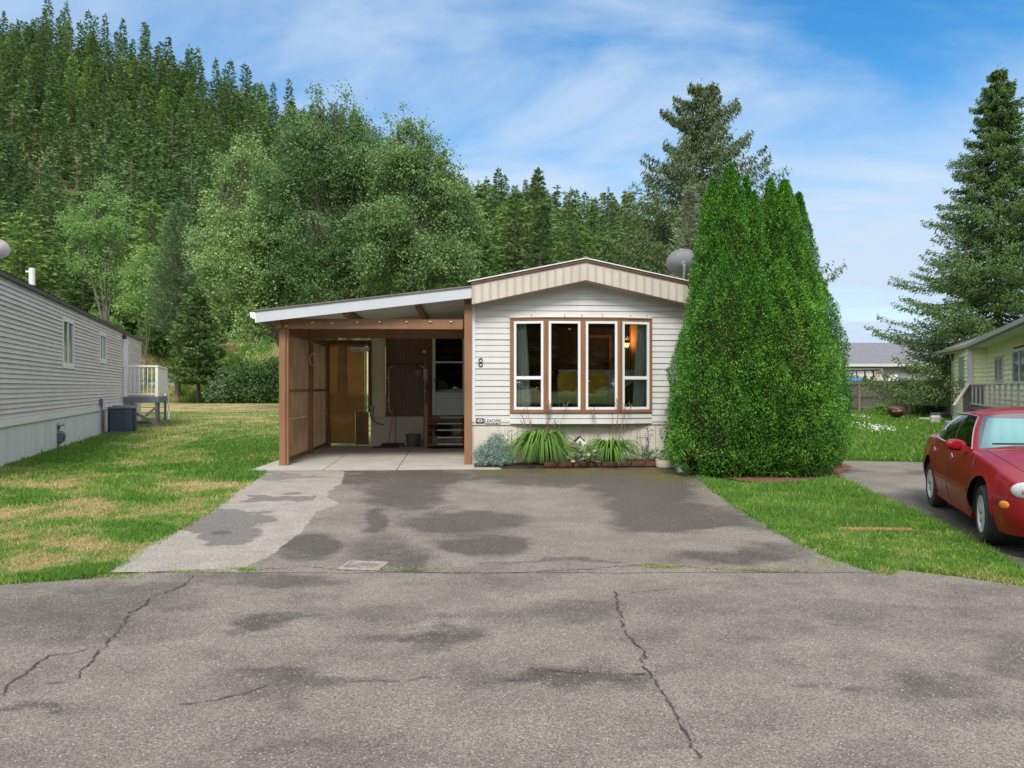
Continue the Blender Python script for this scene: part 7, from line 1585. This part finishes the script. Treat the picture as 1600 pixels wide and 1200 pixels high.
for s in (-1, 1):
    m = MB(); P = [gpnt(i, h0-.01, s, .008) for i in range(seg(4)-1, seg(11)+3)]; m.tube(P, .011, 5, cap=False); P = [gpnt(i, h1+.01, s, .006) for i in range(seg(4)-1, seg(11)+3)]; m.tube(P, .009, 5, cap=False); P = [gpnt(seg(11)+2, h0+(h1-h0)*k/8, s, .006) for k in range(9)]; m.tube(P, .009, 5, cap=False); P = [gpnt(seg(4)-1, h0+(h1-h0)*k/8, s, .006) for k in range(9)]; m.tube(P, .008, 5, cap=False)
    m.build('window_trim', M_CHR, car, True)
# cabin contents
m = MB(); m.box(-1.3, .75, -.70, .70, .5, .80); m.build('cabin_floor', M_BLK, car)
for s in (-.38, .38): m = MB(); m.box(-.35, .15, s-.25, s+.25, .5, .82, bev=.06); m.box(-.5, -.36, s-.24, s+.24, .72, 1.14, bev=.06); m.box(-.5, -.40, s-.13, s+.13, 1.15, 1.28, bev=.04); m.build('seat', pmat('grey_seat', (.16, .15, .14), .9), car)
m = MB(); m.grid([[(.82-.60*k/8-.22*y*y*(1-.4*k/8)+.02*((int((y+1)*9.99)) % 2), y*(.70-.20*k/8), .955+.33*k/8) for y in np.linspace(-1, 1, 40)] for k in range(9)]); ss = m.build('sky_reflection_sheet', pmat('teal_sky_reflection', (.22, .56, .58), .45, (.26, .60, .62), 1.5)); ss.matrix_world = Matrix.Translation((mid_[0], mid_[1], .012)) @ Matrix.Rotation(ha, 4, 'Z') @ Matrix.Scale(CS, 4); tag(ss, 'pale teal sheet standing in for sky reflected in the windscreen of the red car', 'sky_reflection_sheet')  # added sheet whose teal colour paints the sky's reflection in the windscreen
# wheels
def wheel(x, s, steer=0):
    T_ = Matrix.Translation((x, s*.775, WR)) @ Matrix.Rotation(steer, 4, 'Z') @ Matrix.Rotation(R(-90)*s, 4, 'X')     # local +z outwards
    m = MB(T_); m.lathe([(.205, .085), (.235, .102), (.295, .104), (.318, .088), (.325, .06), (.325, -.06), (.318, -.088), (.29, -.10), (.2, -.09)], 48); w = m.build('wheel', M_TYRE, car, True)
    m = MB(T_); 
    for zz in (-.045, -.015, .015, .045): m.lathe([(.3255, zz-.004), (.3275, zz), (.3255, zz+.004)], 48)
    m.build('tread_groove', M_BLK, w)
    m = MB(T_); m.lathe([(.21, .088), (.205, .098), (.195, .094), (.18, .07), (.165, .035), (.0, .03)], 40); m.build('rim_dish', pmat('rim_dark', (.07, .07, .07), .5), w, True)
    m = MB(T_); m.lathe([(.0, .085), (.03, .085), (.055, .078), (.065, .06), (.065, .03)], 24); m.lathe([(.206, .09), (.212, .10), (.203, .104), (.188, .096), (.180, .06)], 40)
    for k in range(7):
        a = 2*math.pi*k/7; c, sn_ = math.cos(a), math.sin(a)
        def q(r_, t, z): return (c*r_-sn_*t, sn_*r_+c*t, z)
        m.add([q(.05, -.020, .080), q(.05, .020, .080), q(.19, .032, .092), q(.19, -.032, .092), q(.05, -.026, .05), q(.05, .026, .05), q(.19, .038, .05), q(.19, -.038, .05)], [(0, 1, 2, 3), (0, 3, 7, 4), (1, 5, 6, 2)])
    m.build('rim', M_RIM, w, True); return w
for s in (-1, 1): wheel(FX, s, R(-4)); wheel(RX, s)
# details on the side surface
def side_y(x, z):
    w, zs_, zb_ = sp(x, T_w), sp(x, T_sh), sp(x, T_bot); g_ = (z-zb_)/max(.05, zs_-zb_); return w * (1 - .055*max(0, .35-g_)/.35*1.3 - .10*max(0, g_-.45)**1.8/.36)
def strip(pts, w, off, s, mat, name, th=.004):
    m = MB(); m.tube([(x, s*(side_y(x, z)+off), z) for x, z in pts], w, 5); return m.build(name, mat, car, True)
for s in (-1, 1):
    gapm = M_BLK
    for pts in ([(.93, .88), (.96, .78), (.96, .6), (.93, .45), (.86, .30), (.80, .24)], [(-.13, .91), (-.13, .6), (-.13, .24)], [(-1.28, .93), (-1.22, .85), (-1.05, .78), (-.97, .62), (-.92, .45), (-.85, .27), (-.8, .24)], [(-.9, .232), (.85, .232)]):
        P = []
        for (a, b_) in zip(pts[:-1], pts[1:]): P += [(a[0]+(b_[0]-a[0])*k/6, a[1]+(b_[1]-a[1])*k/6) for k in range(6)]
        P.append(pts[-1]); strip(P, .007, -.003, s, gapm, 'door_gap')
    strip([(x, .50) for x in np.linspace(-.88, .88, 30)], .013, .0, s, M_RED, 'side_moulding'); strip([(x, .235-.01) for x in np.linspace(-.95, .95, 30)], .032, -.005, s, M_RED, 'sill')
    for hx in (.0, -1.08):
        m = MB(); m.tube([(hx+math.cos(a*math.pi/8)*.055, s*(side_y(hx, .80)+.004), .80+math.sin(a*math.pi/8)*.045) for a in range(17)], .007, 5, cap=False); h_ = m.build('door_handle', M_CHR, car, True); m = MB(); m.tube([(hx-.045, s*(side_y(hx, .81)+.016), .815), (hx+.045, s*(side_y(hx, .81)+.016), .81)], .013, 6); m.build('grip', M_RED, h_, True)
    m = MB(); c = Matrix.Translation((.56, s*.955, .985)) @ Matrix.Rotation(s*R(-12), 4, 'Z'); m.lathe([(0, -.05), (.055, -.045), (.082, -.02), (.085, .03), (.08, .045), (0, .045)], 24, c @ Matrix.Rotation(R(-90), 4, 'Y') @ Matrix.Diagonal((.80, 1.45, 1, 1))); m.bar((.58, s*.80, .935), (.57, s*.90, .955), .10, .05); mm_ = m.build('mirror', M_RED, car, True)
    m = MB(); m.lathe([(0, .048), (.072, .0475), (.074, .044)], 24, c @ Matrix.Rotation(R(-90), 4, 'Y') @ Matrix.Diagonal((.78, 1.42, 1, 1))); m.build('mirror_glass', M_METAL, mm_)
    # headlight, marker, fog
    hx_, hz_ = 2.20, .655; yy = side_y(hx_, .6)
    m = MB(); rows = []
    for i in range(13):
        a0 = i/12; rows.append([(hx_+.02+.0*i + math.cos(b_*math.pi/10)*.16*math.sin(a0*math.pi/2) - .05*0, s*(yy-.075) + s*math.cos(a0*math.pi/2)*.075 - s*math.cos(b_*math.pi/10)*.13*math.sin(a0*math.pi/2), hz_+math.sin(b_*math.pi/10)*.095*math.sin(a0*math.pi/2)) for b_ in range(20)])
    m.grid(rows, wrap=True); hl = m.build('headlight', pmat('lens_clear', (.62, .64, .62), .12, (.50, .52, .52), 14, coat=1.0), car, True)
    m = MB(); m.lathe([(0, .012), (.022, .008), (.026, 0)], 12, Matrix.Translation((hx_+.03, s*(yy+.0), hz_)) @ Matrix.Rotation(R(-90)*s, 4, 'X')); m.build('bulb', M_CHR, hl)
    mx_, mz = 2.02, .50; m = MB(); m.lathe([(0, .014), (.035, .012), (.05, .004), (.052, -.01)], 18, Matrix.Translation((mx_, s*(side_y(mx_, mz)-.002), mz)) @ Matrix.Rotation(s*R(-20), 4, 'Z') @ Matrix.Rotation(R(-90)*s, 4, 'X') @ Matrix.Diagonal((1.5, .75, 1, 1))); m.build('marker_lamp', pmat('amber_lens', (.85, .25, .03), .25, coat=1.0), car, True)
    P = [(1.80, .46), (1.86, .52), (1.95, .555), (2.1, .56), (2.25, .55)]; Q = []
    for (a, b_) in zip(P[:-1], P[1:]): Q += [(a[0]+(b_[0]-a[0])*k/5, a[1]+(b_[1]-a[1])*k/5) for k in range(5)]
    strip(Q, .004, -.001, s, M_BLK, 'bumper_gap')
    # bonnet shut line
    m = MB(); P = []
    for x in np.linspace(.80, 2.20, 26):
        w, zs_, ztc = sp(x, T_w), sp(x, T_sh), sp(x, T_top); ysh = side_y(x, zs_); a = math.acos(min(1, (.83-.09*max(0, x-1.2))**(1/.9))); P.append((x, s*ysh*math.cos(a)**.9, zs_+(ztc-zs_)*math.sin(a)**1.1+.0005))
    m.tube(P, .004, 4); m.build('bonnet_gap', M_BLK, car)
m = MB(); m.tube([(.99, .1, 1.015), (.93, -.25, 1.035), (.80, -.62, 1.02)], .011, 5); m.tube([(.97, .55, 1.01), (.93, .2, 1.035), (.90, -.1, 1.045)], .011, 5); m.build('wiper', M_BLK, car)
m = MB(); m.grid([[(1.02+.05*math.sin(k), y*.001*0+yv, 1.0-.0*abs(yv)+.006) for yv in np.linspace(-.55, .55, 12)] for k in (0, 1)]); m.build('cowl_grille', M_BLK, car)
m = MB(); m.box(2.44, 2.50, -.36, .36, .36, .50, bev=.02); m.build('front_grille', M_BLK, car)
for s in (-1, 1): m = MB(); m.box(-2.665, -2.60, s*.50-.14, s*.50+.14, .68, .80, bev=.03); m.build('tail_lamp', pmat('tail_red', (.35, .01, .01), .2, coat=1.0), car)

# trees across the street behind the camera, seen only as reflections
Vs, Fs, Ts = [], [], []; off = 0; gn = np.random.default_rng(30)
for i in range(44):
    me, h, r, V, Fq, T = PROTO[i % 5]; x = -50+2.4*i+gn.uniform(-1, 1); y = -30-gn.uniform(0, 14)
    keep = gn.random(len(Fq)) < .6; q = V.reshape(-1, 4, 3)[keep]; cc = q.mean(1, keepdims=True); q = (cc + (q-cc)*2.4).reshape(-1, 3)*gn.uniform(.55, .9)*np.array([1.5, 1.5, 1]) + np.array([x, y, 0]); n = len(q)//4; Vs.append(q); Fs.append(np.arange(n*4).reshape(n, 4)+off); Ts.append(T[keep]); off += len(q)
tag(arr_mesh('street_side_trees', np.concatenate(Vs), np.concatenate(Fs), L_HILL, tint=np.concatenate(Ts)), 'dark trees across the street seen reflected in the window panes', 'trees', kind='stuff')

for ch in list(car.children):
    if not ch.name.startswith(('wheel',)) or ch.name.startswith('wheel_arch'): ch.scale = (1, 1, 1.06)
ss.matrix_world = ss.matrix_world @ Matrix.Diagonal((1, 1, 1.06, 1))
